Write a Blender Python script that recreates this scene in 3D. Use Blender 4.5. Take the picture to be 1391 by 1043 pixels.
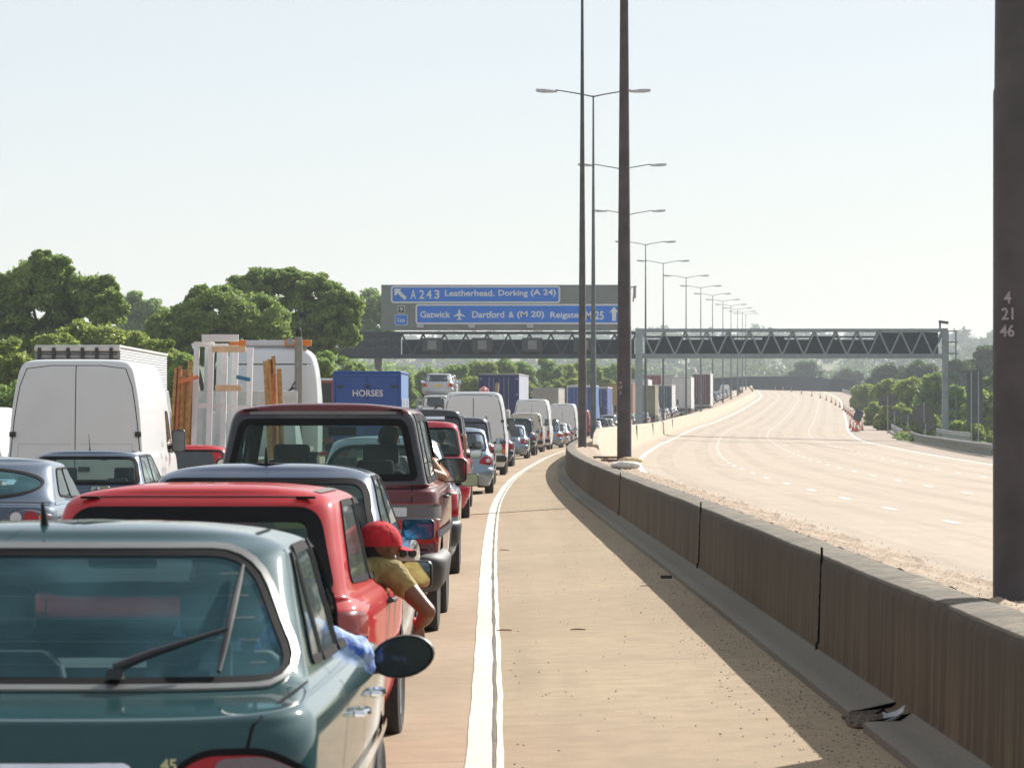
import bpy, math, random
import numpy as np
from mathutils import Vector, Matrix
random.seed(7); RNG = np.random.default_rng(7)
rad = math.radians
SC = bpy.context.scene
COL = SC.collection
for _o in list(bpy.data.objects): bpy.data.objects.remove(_o, do_unlink=True)

# ---------------------------------------------------------------- camera, sky, sun, exposure
FPX = 5000.0                      # focal length in photo pixels (photo 1391 x 1043)
CAM_H = 1.70
cam_d = bpy.data.cameras.new('camera'); cam = bpy.data.objects.new('camera', cam_d); COL.objects.link(cam)
cam_d.sensor_width = 36.0; cam_d.lens = 36.0 * FPX / 1391.0
cam_d.clip_start = 0.3; cam_d.clip_end = 20000
cam.location = (0, 0, CAM_H)
cam.rotation_euler = (rad(90) + math.atan(45.5 / FPX), 0, 0)
cam_d.dof.use_dof = True; cam_d.dof.focus_distance = 42.0; cam_d.dof.aperture_fstop = 13.0
SC.camera = cam
SUN_EL, SUN_AZ = rad(33), rad(36)          # azimuth from the view direction towards the right
world = bpy.data.worlds.new("World"); SC.world = world; world.use_nodes = True
wn = world.node_tree; bg = wn.nodes['Background']
sky = wn.nodes.new('ShaderNodeTexSky'); sky.sky_type = 'NISHITA'; sky.sun_disc = False
sky.sun_elevation = SUN_EL; sky.sun_rotation = SUN_AZ
sky.air_density = 1.0; sky.dust_density = 0.5; sky.ozone_density = 1.0; sky.altitude = 50
_t = wn.nodes.new('ShaderNodeMix'); _t.data_type = 'RGBA'; _t.blend_type = 'MULTIPLY'; _t.inputs[0].default_value = 1; _t.inputs[7].default_value = (.22, .218, .222, 1)
wn.links.new(sky.outputs[0], _t.inputs[6]); _a = wn.nodes.new('ShaderNodeMix'); _a.data_type = 'RGBA'; _a.blend_type = 'ADD'; _a.inputs[0].default_value = 1; _a.inputs[7].default_value = (2.68, 2.78, 2.88, 1)
wn.links.new(_t.outputs[2], _a.inputs[6]); wn.links.new(_a.outputs[2], bg.inputs[0])     # clear sky seen through an even veil of summer haze
bg.inputs[1].default_value = 0.095
sl = bpy.data.lights.new('sun', 'SUN'); sl.energy = 4.3; sl.angle = rad(0.5); sl.color = (1, .955, .89)
sun = bpy.data.objects.new('sun', sl); COL.objects.link(sun)
sd = Vector((math.sin(SUN_AZ) * math.cos(SUN_EL), math.cos(SUN_AZ) * math.cos(SUN_EL), math.sin(SUN_EL)))
sun.rotation_euler = sd.to_track_quat('Z', 'Y').to_euler()
vs = SC.view_settings; vs.view_transform = 'Standard'; vs.look = 'None'; vs.exposure = 1.0; vs.gamma = 1
SC.cycles.max_bounces = 8; SC.cycles.transparent_max_bounces = 24; SC.cycles.volume_bounces = 0
SC.cycles.sample_clamp_indirect = 6
SC.cycles.caustics_reflective = False; SC.cycles.caustics_refractive = False

# ---------------------------------------------------------------- tagging
def tag(o, label=None, cat=None, group=None, kind=None):
    if label: o['label'] = label
    if cat: o['category'] = cat
    if group: o['group'] = group
    if kind: o['kind'] = kind
    return o
def empty(name, loc=(0, 0, 0), rz=0, label=None, cat=None, group=None, parent=None):
    o = bpy.data.objects.new(name, None); COL.objects.link(o); o.location = loc; o.rotation_euler = (0, 0, rz)
    o.empty_display_size = .2
    if parent: o.parent = parent
    return tag(o, label, cat, group)
def copy_tree(o, parent=None):
    c = o.copy(); COL.objects.link(c)
    if parent: c.parent = parent; c.matrix_parent_inverse = o.matrix_parent_inverse
    for ch in list(CH.get(o.name, [])):
        c2 = copy_tree(ch, c); CH.setdefault(c.name, []).append(c2)
    return c
CH = {}

# ---------------------------------------------------------------- materials
_M = {}
def nt(name):
    m = bpy.data.materials.new(name); m.use_nodes = True
    n = m.node_tree.nodes; l = m.node_tree.links
    return m, n, l, n['Principled BSDF']
def mix(n, l, fac, a, b, mode='MIX'):
    x = n.new('ShaderNodeMix'); x.data_type = 'RGBA'; x.blend_type = mode
    for s, val in ((0, fac), (6, a), (7, b)):
        if hasattr(val, 'is_linked') or hasattr(val, 'links'): l.new(val, x.inputs[s])
        elif s == 0: x.inputs[0].default_value = val
        else: x.inputs[s].default_value = (*val[:3], 1)
    return x.outputs[2]
def ramp(n, l, src, stops):
    r = n.new('ShaderNodeValToRGB'); e = r.color_ramp.elements
    while len(e) < len(stops): e.new(.5)
    for k, (p, c) in enumerate(stops):
        e[k].position = p; e[k].color = (*(c if hasattr(c, '__len__') else (c, c, c)), 1)
    l.new(src, r.inputs[0]); return r.outputs[0]
def noise(n, l, scale=5, detail=4, rough=.55, vec=None, dist=0, stretch=None):
    t = n.new('ShaderNodeTexNoise'); t.inputs['Scale'].default_value = scale; t.inputs['Detail'].default_value = detail
    t.inputs['Roughness'].default_value = rough; t.inputs['Distortion'].default_value = dist
    if vec is None:
        tc = n.new('ShaderNodeTexCoord'); vec = tc.outputs['Object']
    if stretch:
        mp = n.new('ShaderNodeMapping'); mp.inputs['Scale'].default_value = stretch; l.new(vec, mp.inputs[0]); vec = mp.outputs[0]
    l.new(vec, t.inputs['Vector']); return t.outputs[0]
def bump(n, l, bs, h, strength=.3, dist=.01):
    b = n.new('ShaderNodeBump'); b.inputs['Strength'].default_value = strength; b.inputs['Distance'].default_value = dist
    l.new(h, b.inputs['Height']); l.new(b.outputs[0], bs.inputs['Normal'])
def plain(name, col, rough=.6, metal=0, var=.12, scale=6, coat=0, bmp=0, spec=.5):
    if name in _M: return _M[name]
    m, n, l, b = nt(name)
    nz = noise(n, l, scale, 5)
    c2 = tuple(min(1, c * (1 - var)) for c in col); c1 = tuple(min(1, c * (1 + var)) for c in col)
    f = ramp(n, l, nz, [(.3, 0), (.7, 1)])
    l.new(mix(n, l, f, c2, c1), b.inputs['Base Color'])
    b.inputs['Roughness'].default_value = rough; b.inputs['Metallic'].default_value = metal
    b.inputs['Coat Weight'].default_value = coat; b.inputs['Specular IOR Level'].default_value = spec
    if bmp: bump(n, l, b, nz, bmp, .01)
    _M[name] = m; return m
def paint(name, col, metal=.0, rough=.35, coat=1.0, dirt=.12):
    """car paint: clear coat over colour, with a thin film of road dirt low down and on top"""
    if name in _M: return _M[name]
    m, n, l, b = nt(name)
    fl = noise(n, l, 900, 2); dn = noise(n, l, 2.3, 6, .6)
    base = mix(n, l, ramp(n, l, fl, [(.35, 0), (.65, 1)]), tuple(c * .88 for c in col), tuple(min(1, c * 1.12) for c in col))
    df = ramp(n, l, dn, [(.42, 0), (.75, dirt)])
    base = mix(n, l, df, base, (.36, .31, .25))
    l.new(base, b.inputs['Base Color']); b.inputs['Metallic'].default_value = metal
    b.inputs['Specular IOR Level'].default_value = .05; rr = ramp(n, l, dn, [(.3, max(rough, .5) if metal < .3 else rough), (.8, min(1, max(rough, .5) + .15))]); l.new(rr, b.inputs['Roughness'])
    b.inputs['Coat Weight'].default_value = coat
    cr = ramp(n, l, dn, [(.3, .03), (.8, .12)]); l.new(cr, b.inputs['Coat Roughness'])
    _M[name] = m; return m
def glass(name, tint=(.66, .78, .74), fr=.12, dust_sheen=.15, dcol=(.20, .27, .26)):  # dust film also carries reflected daylight, painted as a diffuse colour
    if name in _M: return _M[name]
    m = bpy.data.materials.new(name); m.use_nodes = True; n = m.node_tree.nodes; l = m.node_tree.links; n.clear()
    out = n.new('ShaderNodeOutputMaterial'); tr = n.new('ShaderNodeBsdfTransparent'); tr.inputs[0].default_value = (*tint, 1)
    gl = n.new('ShaderNodeBsdfGlossy'); gl.inputs['Roughness'].default_value = .015; gl.inputs[0].default_value = (.92, .96, 1, 1)
    lw = n.new('ShaderNodeLayerWeight'); lw.inputs['Blend'].default_value = fr
    mx = n.new('ShaderNodeMixShader'); l.new(lw.outputs['Fresnel'], mx.inputs[0]); l.new(tr.outputs[0], mx.inputs[1]); l.new(gl.outputs[0], mx.inputs[2])
    df = n.new('ShaderNodeBsdfDiffuse'); df.inputs[0].default_value = (*dcol, 1)
    nz = noise(n, l, 3, 5); f = ramp(n, l, nz, [(.3, dust_sheen * .6), (.8, dust_sheen * 1.5)])
    m2 = n.new('ShaderNodeMixShader'); l.new(f, m2.inputs[0]); l.new(mx.outputs[0], m2.inputs[1]); l.new(df.outputs[0], m2.inputs[2])
    l.new(m2.outputs[0], out.inputs[0]); _M[name] = m; return m
def lens(name, col, rough=.12):
    if name in _M: return _M[name]
    m, n, l, b = nt(name)
    v = n.new('ShaderNodeTexVoronoi'); v.inputs['Scale'].default_value = 120
    tc = n.new('ShaderNodeTexCoord'); l.new(tc.outputs['Object'], v.inputs[0])
    l.new(mix(n, l, ramp(n, l, v.outputs[0], [(.1, 0), (.6, 1)]), tuple(c * .85 for c in col), col), b.inputs['Base Color'])
    b.inputs['Roughness'].default_value = max(rough, .3); b.inputs['Specular IOR Level'].default_value = .1; b.inputs['Coat Weight'].default_value = .6; b.inputs['Coat Roughness'].default_value = .04
    _M[name] = m; return m

M_BLACK = plain('black_plastic', (.018, .018, .02), .5)
M_RUBBER = plain('tyre_rubber', (.028, .027, .027), .85, bmp=.3, scale=40)
M_SEAL = plain('rubber_seal', (.010, .010, .011), .8, spec=.1)
M_DARK = plain('dark_interior', (.03, .032, .036), .85)
M_SEAT = plain('seat_fabric', (.05, .055, .06), .9, scale=60)
M_LINING = plain('roof_lining', (.16, .16, .155), .95)
M_CHROME = plain('chrome', (.82, .83, .85), .1, 1)
M_ALU = plain('alloy', (.5, .51, .53), .3, .9)
M_STEEL = plain('galvanised_steel', (.36, .38, .39), .5, .5, var=.2)
M_GLASS = glass('window_glass')
M_GLASSD = plain('dark_glass', (.02, .028, .032), .04, 0, spec=.9)
M_RED = lens('red_lens', (.34, .008, .010)); M_AMBER = lens('amber_lens', (.75, .2, .02)); M_CLEAR = lens('clear_lens', (.55, .56, .58)); M_SMOKE = lens('smoked_lens', (.16, .13, .14))
M_PLATE = plain('plate_yellow', (.62, .44, .03), .4); M_PLATEG = plain('plate_white', (.6, .6, .58), .4)
M_MIRROR = plain('mirror_glass', (.55, .6, .66), .02, 1)
M_MIRRORB = plain('blue_mirror_glass', (.07, .3, .55), .03, .9)

# ---------------------------------------------------------------- mesh builder
def mesh_obj(name, V, F, mat, parent=None, smooth=None, loc=None):
    me = bpy.data.meshes.new(name)
    V = np.asarray(V, dtype=np.float64).reshape(-1, 3)
    me.from_pydata(V.tolist(), [], F); me.update()
    mats = mat if isinstance(mat, (list, tuple)) else [mat]
    for m in mats: me.materials.append(m)
    if smooth is not None:
        me.polygons.foreach_set('use_smooth', [True] * len(me.polygons))
        if smooth < 179: me.set_sharp_from_angle(angle=rad(smooth))
    o = bpy.data.objects.new(name, me); COL.objects.link(o)
    if parent is not None:
        o.parent = parent; CH.setdefault(parent.name, []).append(o)
    if loc is not None: o.location = loc
    return o
def quads_obj(name, Q, mat, parent=None, smooth=False):
    """Q: (N,4,3) array of quads, fast path"""
    N = len(Q); me = bpy.data.meshes.new(name)
    me.vertices.add(N * 4); me.vertices.foreach_set('co', np.asarray(Q, dtype=np.float32).reshape(-1))
    me.loops.add(N * 4); me.loops.foreach_set('vertex_index', np.arange(N * 4, dtype=np.int32))
    me.polygons.add(N); me.polygons.foreach_set('loop_start', np.arange(0, N * 4, 4, dtype=np.int32)); me.polygons.foreach_set('loop_total', np.full(N, 4, dtype=np.int32))
    me.update(calc_edges=True)
    for m in (mat if isinstance(mat, (list, tuple)) else [mat]): me.materials.append(m)
    o = bpy.data.objects.new(name, me); COL.objects.link(o)
    if parent is not None:
        o.parent = parent; CH.setdefault(parent.name, []).append(o)
    return o
class MB:
    def __init__(s): s.v = []; s.f = []
    def add(s, V, F):
        k = len(s.v); s.v += [tuple(map(float, p)) for p in V]; s.f += [tuple(i + k for i in f) for f in F]; return s
    def box(s, c, d, rot=None):
        x, y, z = (q / 2 for q in d)
        P = [Vector(p) for p in ((-x,-y,-z),(x,-y,-z),(x,y,-z),(-x,y,-z),(-x,-y,z),(x,-y,z),(x,y,z),(-x,y,z))]
        if rot is not None: P = [rot @ p for p in P]
        c = Vector(c)
        return s.add([p + c for p in P], [(0,3,2,1),(4,5,6,7),(0,1,5,4),(1,2,6,5),(2,3,7,6),(3,0,4,7)])
    def bb(s, x0, x1, y0, y1, z0, z1): return s.box(((x0+x1)/2,(y0+y1)/2,(z0+z1)/2),(abs(x1-x0),abs(y1-y0),abs(z1-z0)))
    def bar(s, p0, p1, w, h=None, up=(0, 0, 1)):
        p0 = Vector(p0); p1 = Vector(p1); d = p1 - p0; L = d.length
        if L < 1e-6: return s
        q = d.to_track_quat('Y', 'Z').to_matrix()
        return s.box((p0 + p1) / 2, (w, L, h or w), q)
    def tube(s, P, R, seg=10, cap=True):
        P = [Vector(p) for p in P]; n = len(P)
        if not hasattr(R, '__len__'): R = [R] * n
        V = []; F = []; ref = None
        for i, p in enumerate(P):
            d = (P[min(i+1, n-1)] - P[max(i-1, 0)]).normalized()
            if ref is None: ref = d.orthogonal().normalized()
            ref = (ref - d * ref.dot(d)).normalized(); b = d.cross(ref)
            for k in range(seg):
                a = 2 * math.pi * k / seg; V.append(p + (ref * math.cos(a) + b * math.sin(a)) * R[i])
        for i in range(n - 1):
            for k in range(seg):
                F.append((i*seg+k, i*seg+(k+1)%seg, (i+1)*seg+(k+1)%seg, (i+1)*seg+k))
        if cap: F.append(tuple(range(seg-1, -1, -1))); F.append(tuple((n-1)*seg+k for k in range(seg)))
        return s.add(V, F)
    def lathe(s, prof, origin=(0, 0, 0), axis='X', seg=24, close=False):
        """prof: list of (along axis, radius)"""
        V = []; F = []; n = len(prof); o = Vector(origin)
        for (h, r) in prof:
            for k in range(seg):
                a = 2 * math.pi * k / seg; c, t = math.cos(a) * r, math.sin(a) * r
                V.append(o + (Vector((h, c, t)) if axis == 'X' else Vector((c, h, t)) if axis == 'Y' else Vector((c, t, h))))
        for i in range(n - 1):
            for k in range(seg): F.append((i*seg+k, i*seg+(k+1)%seg, (i+1)*seg+(k+1)%seg, (i+1)*seg+k))
        F.append(tuple(range(seg-1, -1, -1))); F.append(tuple((n-1)*seg+k for k in range(seg)))
        return s.add(V, F)
    def prism(s, poly, d0, d1, plane='XZ'):
        n = len(poly); V = []
        for d in (d0, d1):
            for (a, b) in poly: V.append((a, d, b) if plane == 'XZ' else (d, a, b) if plane == 'YZ' else (a, b, d))
        F = [tuple(range(n)), tuple(range(2*n-1, n-1, -1))] + [(i, i+n, (i+1)%n+n, (i+1)%n) for i in range(n)]
        return s.add(V, F)
    def build(s, name, mat, parent=None, smooth=35, bevel=0, seg=2):
        o = mesh_obj(name, s.v, s.f, mat, parent, smooth)
        if bevel:
            b = o.modifiers.new('bevel', 'BEVEL'); b.width = bevel; b.segments = seg; b.limit_method = 'ANGLE'; b.angle_limit = rad(40)
        return o

# ---------------------------------------------------------------- the line of the road (X across, Y along, metres)
def pch(xs, ys):
    xs = np.array(xs, float); ys = np.array(ys, float)
    h = np.diff(xs); d = np.diff(ys) / h; m = np.zeros_like(ys)
    m[1:-1] = np.where(d[:-1] * d[1:] > 0, 2 * d[:-1] * d[1:] / (d[:-1] + d[1:] + 1e-12), 0) if False else (d[:-1] * h[1:] + d[1:] * h[:-1]) / (h[:-1] + h[1:])
    m[0] = d[0]; m[-1] = d[-1]
    def f(x):
        x = np.asarray(x, float); i = np.clip(np.searchsorted(xs, x) - 1, 0, len(h) - 1); t = (x - xs[i]) / h[i]
        out = t < 0; over = t > 1; tc = np.clip(t, 0, 1)
        y = ys[i]*(2*tc**3-3*tc**2+1) + h[i]*m[i]*(tc**3-2*tc**2+tc) + ys[i+1]*(-2*tc**3+3*tc**2) + h[i]*m[i+1]*(tc**3-tc**2)
        y = np.where(out, ys[0] + m[0] * (x - xs[0]), y); y = np.where(over, ys[-1] + m[-1] * (x - xs[-1]), y)
        return y
    return f
XL = pch([0,15,25,37,56,75,95,118,150,180,216,265,315,364,413,463,512,561,611,660,709,830,900,960],
         [2.22,2.08,1.99,1.88,1.68,1.50,1.46,1.68,2.45,3.5,5.2,8.0,11.0,14.6,18.8,23.1,27.3,31.5,35.8,40,44,51.5,58,68])
WM = pch([0,70,118,184,300,400,960],[.78,.78,1.1,1.9,2.2,2.5,2.5])
XR = lambda D: XL(D) + WM(D)
RZ = pch([0,250,300,315,364,413,463,512,561,611,660,709,760,830,900,960],[0,0,.08,.17,.62,1.05,1.68,2.35,3.1,3.9,4.75,5.6,6.6,7.8,8.0,7.0])
zL = lambda X, D: RZ(D) + .09 - .03 * (XL(D) - X)
zR = lambda X, D: RZ(D) + .13 - .025 * (X - XR(D))
EDGE = pch([0,10,17,42,61,98,129,153,180,216,300,960],[-2.3,-2.25,-2.2,-2.1,-1.95,-1.5,-1.2,-1.15,-1.1,-1.1,-1.1,-1.1])   # lane-3 edge line, from XL
def slope(f, D, e=1.0): return float((f(D + e) - f(D - e)) / (2 * e))
LANE3, LANEW = -3.35, 3.65
def W(px, py, D):
    return ((px - 695.5) * D / FPX, D, CAM_H - (py - 567) * D / FPX)
# ================================================================ SETTING
YS = np.concatenate([np.arange(4, 60, 1.0), np.arange(60, 200, 3.0), np.arange(200, 960, 8.0), [960]])
YF = np.concatenate([np.arange(6, 130, .5), np.arange(130, 300, 2.0), np.arange(300, 960, 6.0)])
def strip(name, ys, fx0, fx1, fz, mat, nx=2, parent=None, dz=0):
    """a sheet between two curves, following the carriageway height"""
    V = []; F = []; n = nx + 1
    for y in ys:
        a, b = float(fx0(y)), float(fx1(y))
        for i in range(n):
            x = a + (b - a) * i / nx; V.append((x, y, float(fz(x, y)) + dz))
    for j in range(len(ys) - 1):
        for i in range(nx): F.append((j*n+i, j*n+i+1, (j+1)*n+i+1, (j+1)*n+i))
    return mesh_obj(name, V, F, mat, parent, 179)

def concrete_road(name, c0, c1, joints=5.0, grooves=True, stain=.35):
    m, n, l, b = nt(name)
    tc = n.new('ShaderNodeTexCoord'); P = tc.outputs['Object']
    big = noise(n, l, .35, 5, .6, P, .4); fine = noise(n, l, 55, 4, .7, P); mid = noise(n, l, 4, 6, .65, P)
    base = mix(n, l, ramp(n, l, big, [(.3, 0), (.7, 1)]), c0, c1)
    base = mix(n, l, ramp(n, l, mid, [(.42, 0), (.62, .45)]), base, tuple(c * .72 for c in c0))
    base = mix(n, l, ramp(n, l, fine, [(.32, .55), (.5, 0), (.70, .4)]), base, tuple(min(1, c * .55) for c in c0))
    # tyre tracks and slab-to-slab differences
    sx = n.new('ShaderNodeSeparateXYZ'); l.new(P, sx.inputs[0])
    br = noise(n, l, 1, 3, .5, P, stretch=(2.2, 90, 1))
    base = mix(n, l, ramp(n, l, br, [(.38, .2), (.56, 0)]), base, tuple(c * .62 for c in c0))
    st = noise(n, l, 1, 5, .6, P, .3, stretch=(1.6, .05, 1))
    base = mix(n, l, ramp(n, l, st, [(.45, 0), (.7, stain)]), base, tuple(c * .66 for c in c0))
    if joints:
        md = n.new('ShaderNodeMath'); md.operation = 'DIVIDE'; l.new(sx.outputs[1], md.inputs[0]); md.inputs[1].default_value = joints
        fl = n.new('ShaderNodeMath'); fl.operation = 'FRACT'; l.new(md.outputs[0], fl.inputs[0])
        base = mix(n, l, ramp(n, l, fl.outputs[0], [(0, .75), (.0028, .7), (.004, .0)]), base, (.07, .055, .04))
        wnn = n.new('ShaderNodeTexWhiteNoise'); wnn.noise_dimensions = '1D'
        f2 = n.new('ShaderNodeMath'); f2.operation = 'FLOOR'; l.new(md.outputs[0], f2.inputs[0]); l.new(f2.outputs[0], wnn.inputs['W'])
        base = mix(n, l, ramp(n, l, wnn.outputs[0], [(0, 0), (1, .22)]), base, tuple(c * .75 for c in c0))
    # speckled aggregate, scattered dark flecks and a few larger oil spots
    for sc_, th, am, cc in ((34, .16, .75, .35), (9, .10, .6, .4), (.9, .09, .35, .62)):
        v = n.new('ShaderNodeTexVoronoi'); v.inputs['Scale'].default_value = sc_; v.inputs['Randomness'].default_value = 1; l.new(P, v.inputs[0]); pick = n.new('ShaderNodeMath'); pick.operation = 'GREATER_THAN'; pick.inputs[1].default_value = .72 if sc_ > 1 else .6
        sp = n.new('ShaderNodeSeparateColor'); l.new(v.outputs['Color'], sp.inputs[0]); l.new(sp.outputs[0], pick.inputs[0]); dd = ramp(n, l, v.outputs['Distance'], [(th * .5, am), (th * (1.1 if sc_ > 1 else 3), 0)])
        mu = n.new('ShaderNodeMath'); mu.operation = 'MULTIPLY'; l.new(dd, mu.inputs[0]); l.new(pick.outputs[0], mu.inputs[1]); base = mix(n, l, mu.outputs[0], base, tuple(k * cc for k in c0))
    l.new(base, b.inputs['Base Color']); b.inputs['Roughness'].default_value = .9; b.inputs['Specular IOR Level'].default_value = .25
    bump(n, l, b, fine, .35, .004); return m
SHO = pch([0, 200, 260, 320, 960], [19.0, 19.1, 19.8, 20.4, 20.4])
M_ROADL = concrete_road('concrete_lanes', (.38, .275, .18), (.46, .34, .225), 9.0)
M_SHOUL = concrete_road('concrete_hard_strip', (.34, .255, .16), (.42, .32, .20), 5.0, stain=.5)
M_ROADR = concrete_road('pale_concrete', (.42, .345, .265), (.49, .405, .31), 0, stain=.25)
M_SHOUR = concrete_road('right_shoulder_surface', (.35, .28, .22), (.42, .34, .27), 0, stain=.5)
def white_mat(name, c, wear):
    m, n, l, b = nt(name)
    a = noise(n, l, 14, 6, .7); f = noise(n, l, 60, 3); k = noise(n, l, 1, 3, .6, stretch=(1.5, 7, 1))
    c1 = mix(n, l, ramp(n, l, a, [(.45, 0), (.75, wear)]), c, (.36, .3, .23))
    c1 = mix(n, l, ramp(n, l, k, [(.62, 0), (.66, .5), (.7, 0)]), c1, (.3, .25, .2))
    l.new(c1, b.inputs['Base Color']); b.inputs['Roughness'].default_value = .8; bump(n, l, b, f, .4, .004); return m
M_WHITE = white_mat('road_paint', (.60, .57, .49), .5); M_WHITEO = white_mat('worn_road_paint', (.68, .62, .53), .8)

# --- terrain
def smst(x, a, b):
    t = np.clip((x - a) / (b - a), 0, 1); return t * t * (3 - 2 * t)
def _wob(X, Y): return 1.4*np.sin(X*.021+1.3)*np.cos(Y*.017) + .8*np.sin(X*.06+Y*.043) + .4*np.sin(X*.13-Y*.09+2)
def terrain(X, D):
    X = np.asarray(X, float); D = np.asarray(D, float)
    Dc = np.minimum(D, 960); xl = XL(Dc); xr = XR(Dc); r = RZ(Dc)
    dl = (xl - 19.5) - X; dr = X - (xr + 20.6)
    inside = (dl < 0) & (dr < 0)
    base = np.where(X < xl, r + .09 - .03 * (xl - X), r + .13 - .025 * (X - xr)) - .25
    far = smst(D, 880, 1150)
    left = r - .6 + smst(dl, 0, 14) * .5 + smst(dl, 10, 60) * 1.0 + smst(dl, 30, 160) * smst(D, 450, 900) * 10 + _wob(X, D) * smst(dl, 8, 60) * .6
    right = r - .75 - smst(dr, 1, 16) * 3.5 + smst(dr, 50, 200) * smst(D, 400, 1000) * 2 + _wob(X, D) * smst(dr, 10, 60) * .4
    h = np.where(inside, base, np.where(dl >= 0, left, right))
    hill = 51 * smst(D, 1250, 3000) + 4 * np.sin(X * .006 + 1) * smst(D, 1000, 1700) + 6 * np.sin(X * .0023) * smst(D, 1400, 2600)
    fz = 4.0 + _wob(X, D) * .8 + hill
    h = h * (1 - far) + fz * far
    return np.where(D > 6000, h - (D - 6000) * .002, h)
ys = np.concatenate([np.arange(-60, 0, 12), np.arange(0, 960, 6), np.geomspace(960, 9000, 70)])
us = np.concatenate([-np.geomspace(900, 8, 40), np.linspace(-7, 0, 4)[:-1]])
V = []; rows = []
for y in ys:
    Dc = min(max(y, 0), 960); a = float(XL(Dc)) - 19.5; b2 = float(XR(Dc)) + 20.6; k = 1 + max(0, y - 960) / 700
    xs = np.concatenate([a + us * k, np.linspace(a, b2, 15), b2 - us[::-1] * k]); zz = terrain(xs, np.full_like(xs, max(y, 0)))
    rows.append(len(xs)); V += [(x, y, z) for x, z in zip(xs, zz)]
n = rows[0]; F = [(j*n+i, j*n+i+1, (j+1)*n+i+1, (j+1)*n+i) for j in range(len(ys)-1) for i in range(n-1)]
m, nn, l, b = nt('verge_grass_ground')
a1 = noise(nn, l, .02, 5); a2 = noise(nn, l, .8, 6, .7); a3 = noise(nn, l, 9, 5, .7)
c = mix(nn, l, ramp(nn, l, a1, [(.4, 0), (.6, 1)]), (.075, .11, .03), (.20, .18, .06))
c = mix(nn, l, ramp(nn, l, a2, [(.35, 0), (.7, .8)]), c, (.06, .09, .025)); c = mix(nn, l, ramp(nn, l, a3, [(.4, 0), (.8, .6)]), c, (.2, .17, .09))
l.new(c, b.inputs['Base Color']); b.inputs['Roughness'].default_value = .95; bump(nn, l, b, a3, .8, .1)
tag(mesh_obj('ground', V, F, m, None, 179), kind='structure')

# --- carriageways
tag(strip('left_road', YS, lambda y: XL(y) - 19.4, lambda y: XL(y) + EDGE(y), zL, M_ROADL, 6), kind='structure')
tag(strip('hard_strip', YF, lambda y: XL(y) + EDGE(y), lambda y: XL(y) - .16, zL, M_SHOUL, 3, dz=.0), kind='structure')
tag(strip('right_road', YS, lambda y: XR(y) + .3, lambda y: XR(y) + 16.35, zR, M_ROADR, 8), kind='structure')
tag(strip('right_shoulder', YS, lambda y: XR(y) + 16.35, lambda y: XR(y) + SHO(y), zR, M_SHOUR, 2), kind='structure')
def wobble(f, amp, k, ph=0): return lambda y: float(f(y)) + amp * (math.sin(y * k + ph) * .5 + math.sin(y * k * 2.7 + 1.3 + ph) * .3 + math.sin(y * k * 6.1 + ph) * .2)
e0 = lambda y: XL(y) + EDGE(y)
tag(strip('edge_marking', YF, wobble(lambda y: e0(y) - .085, .006, 2.1), wobble(lambda y: e0(y) + .045, .007, 1.7, 2), zL, M_WHITE, 1, dz=.004), kind='structure')
tag(strip('edge_marking', YF, wobble(lambda y: e0(y) + .066, .006, 2.3, 1), wobble(lambda y: e0(y) + .10, .006, 1.3, 4), zL, M_WHITEO, 1, dz=.0045), kind='structure')
M_CRACK = plain('joint_sealant', (.10, .085, .07), .8, var=.5, scale=9)
tag(strip('joint_crack', YF, wobble(lambda y: e0(y) + .045, .007, 1.7, 2), wobble(lambda y: e0(y) + .058, .006, 2.3, 1), zL, M_CRACK, 1, dz=.008), kind='structure')
def marks(off, w, ph):
    V = []; F = []
    y = 40 + ph
    while y < 930:
        yy = [y, y + 1.0, y + 2.0]
        k = len(V)
        for q in yy:
            x = float(XR(q)) + off
            for xx in (x - w/2, x + w/2): V.append((xx, q, float(zR(xx, q)) + .006))
        F += [(k, k+1, k+3, k+2), (k+2, k+3, k+5, k+4)]
        y += 9.0
    tag(mesh_obj('lane_marking', V, F, white_mat('bright_road_paint', (.84, .82, .76), .3)), kind='structure')
marks(4.75, .15, .9); marks(8.6, .15, 2.3); marks(12.35, .15, 5); 
V = []; F = []
for off in (-1 * 3.65 - 1.5, -2 * 3.65 - 1.5, -3 * 3.65 - 1.5):
    y = 6
    while y < 900:
        k = len(V)
        for q in (y, y + 2):
            x = float(XL(q)) + off
            for xx in (x - .06, x + .06): V.append((xx, q, float(zL(xx, q)) + .006))
        F.append((k, k+1, k+3, k+2)); y += 9
tag(mesh_obj('lane_marking', V, F, M_WHITE), kind='structure')
YR = np.arange(20, 960, 4.0)
tag(strip('edge_marking', YR, lambda y: XR(y) + 1.25, lambda y: XR(y) + 1.43, zR, white_mat('bright_edge_paint', (.82, .80, .74), .3), 1, dz=.006), kind='structure')
tag(strip('edge_marking', YR, lambda y: XR(y) + 16.2, lambda y: XR(y) + 16.38, zR, white_mat('bright_side_paint', (.82, .80, .74), .3), 1, dz=.008), kind='structure')
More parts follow.
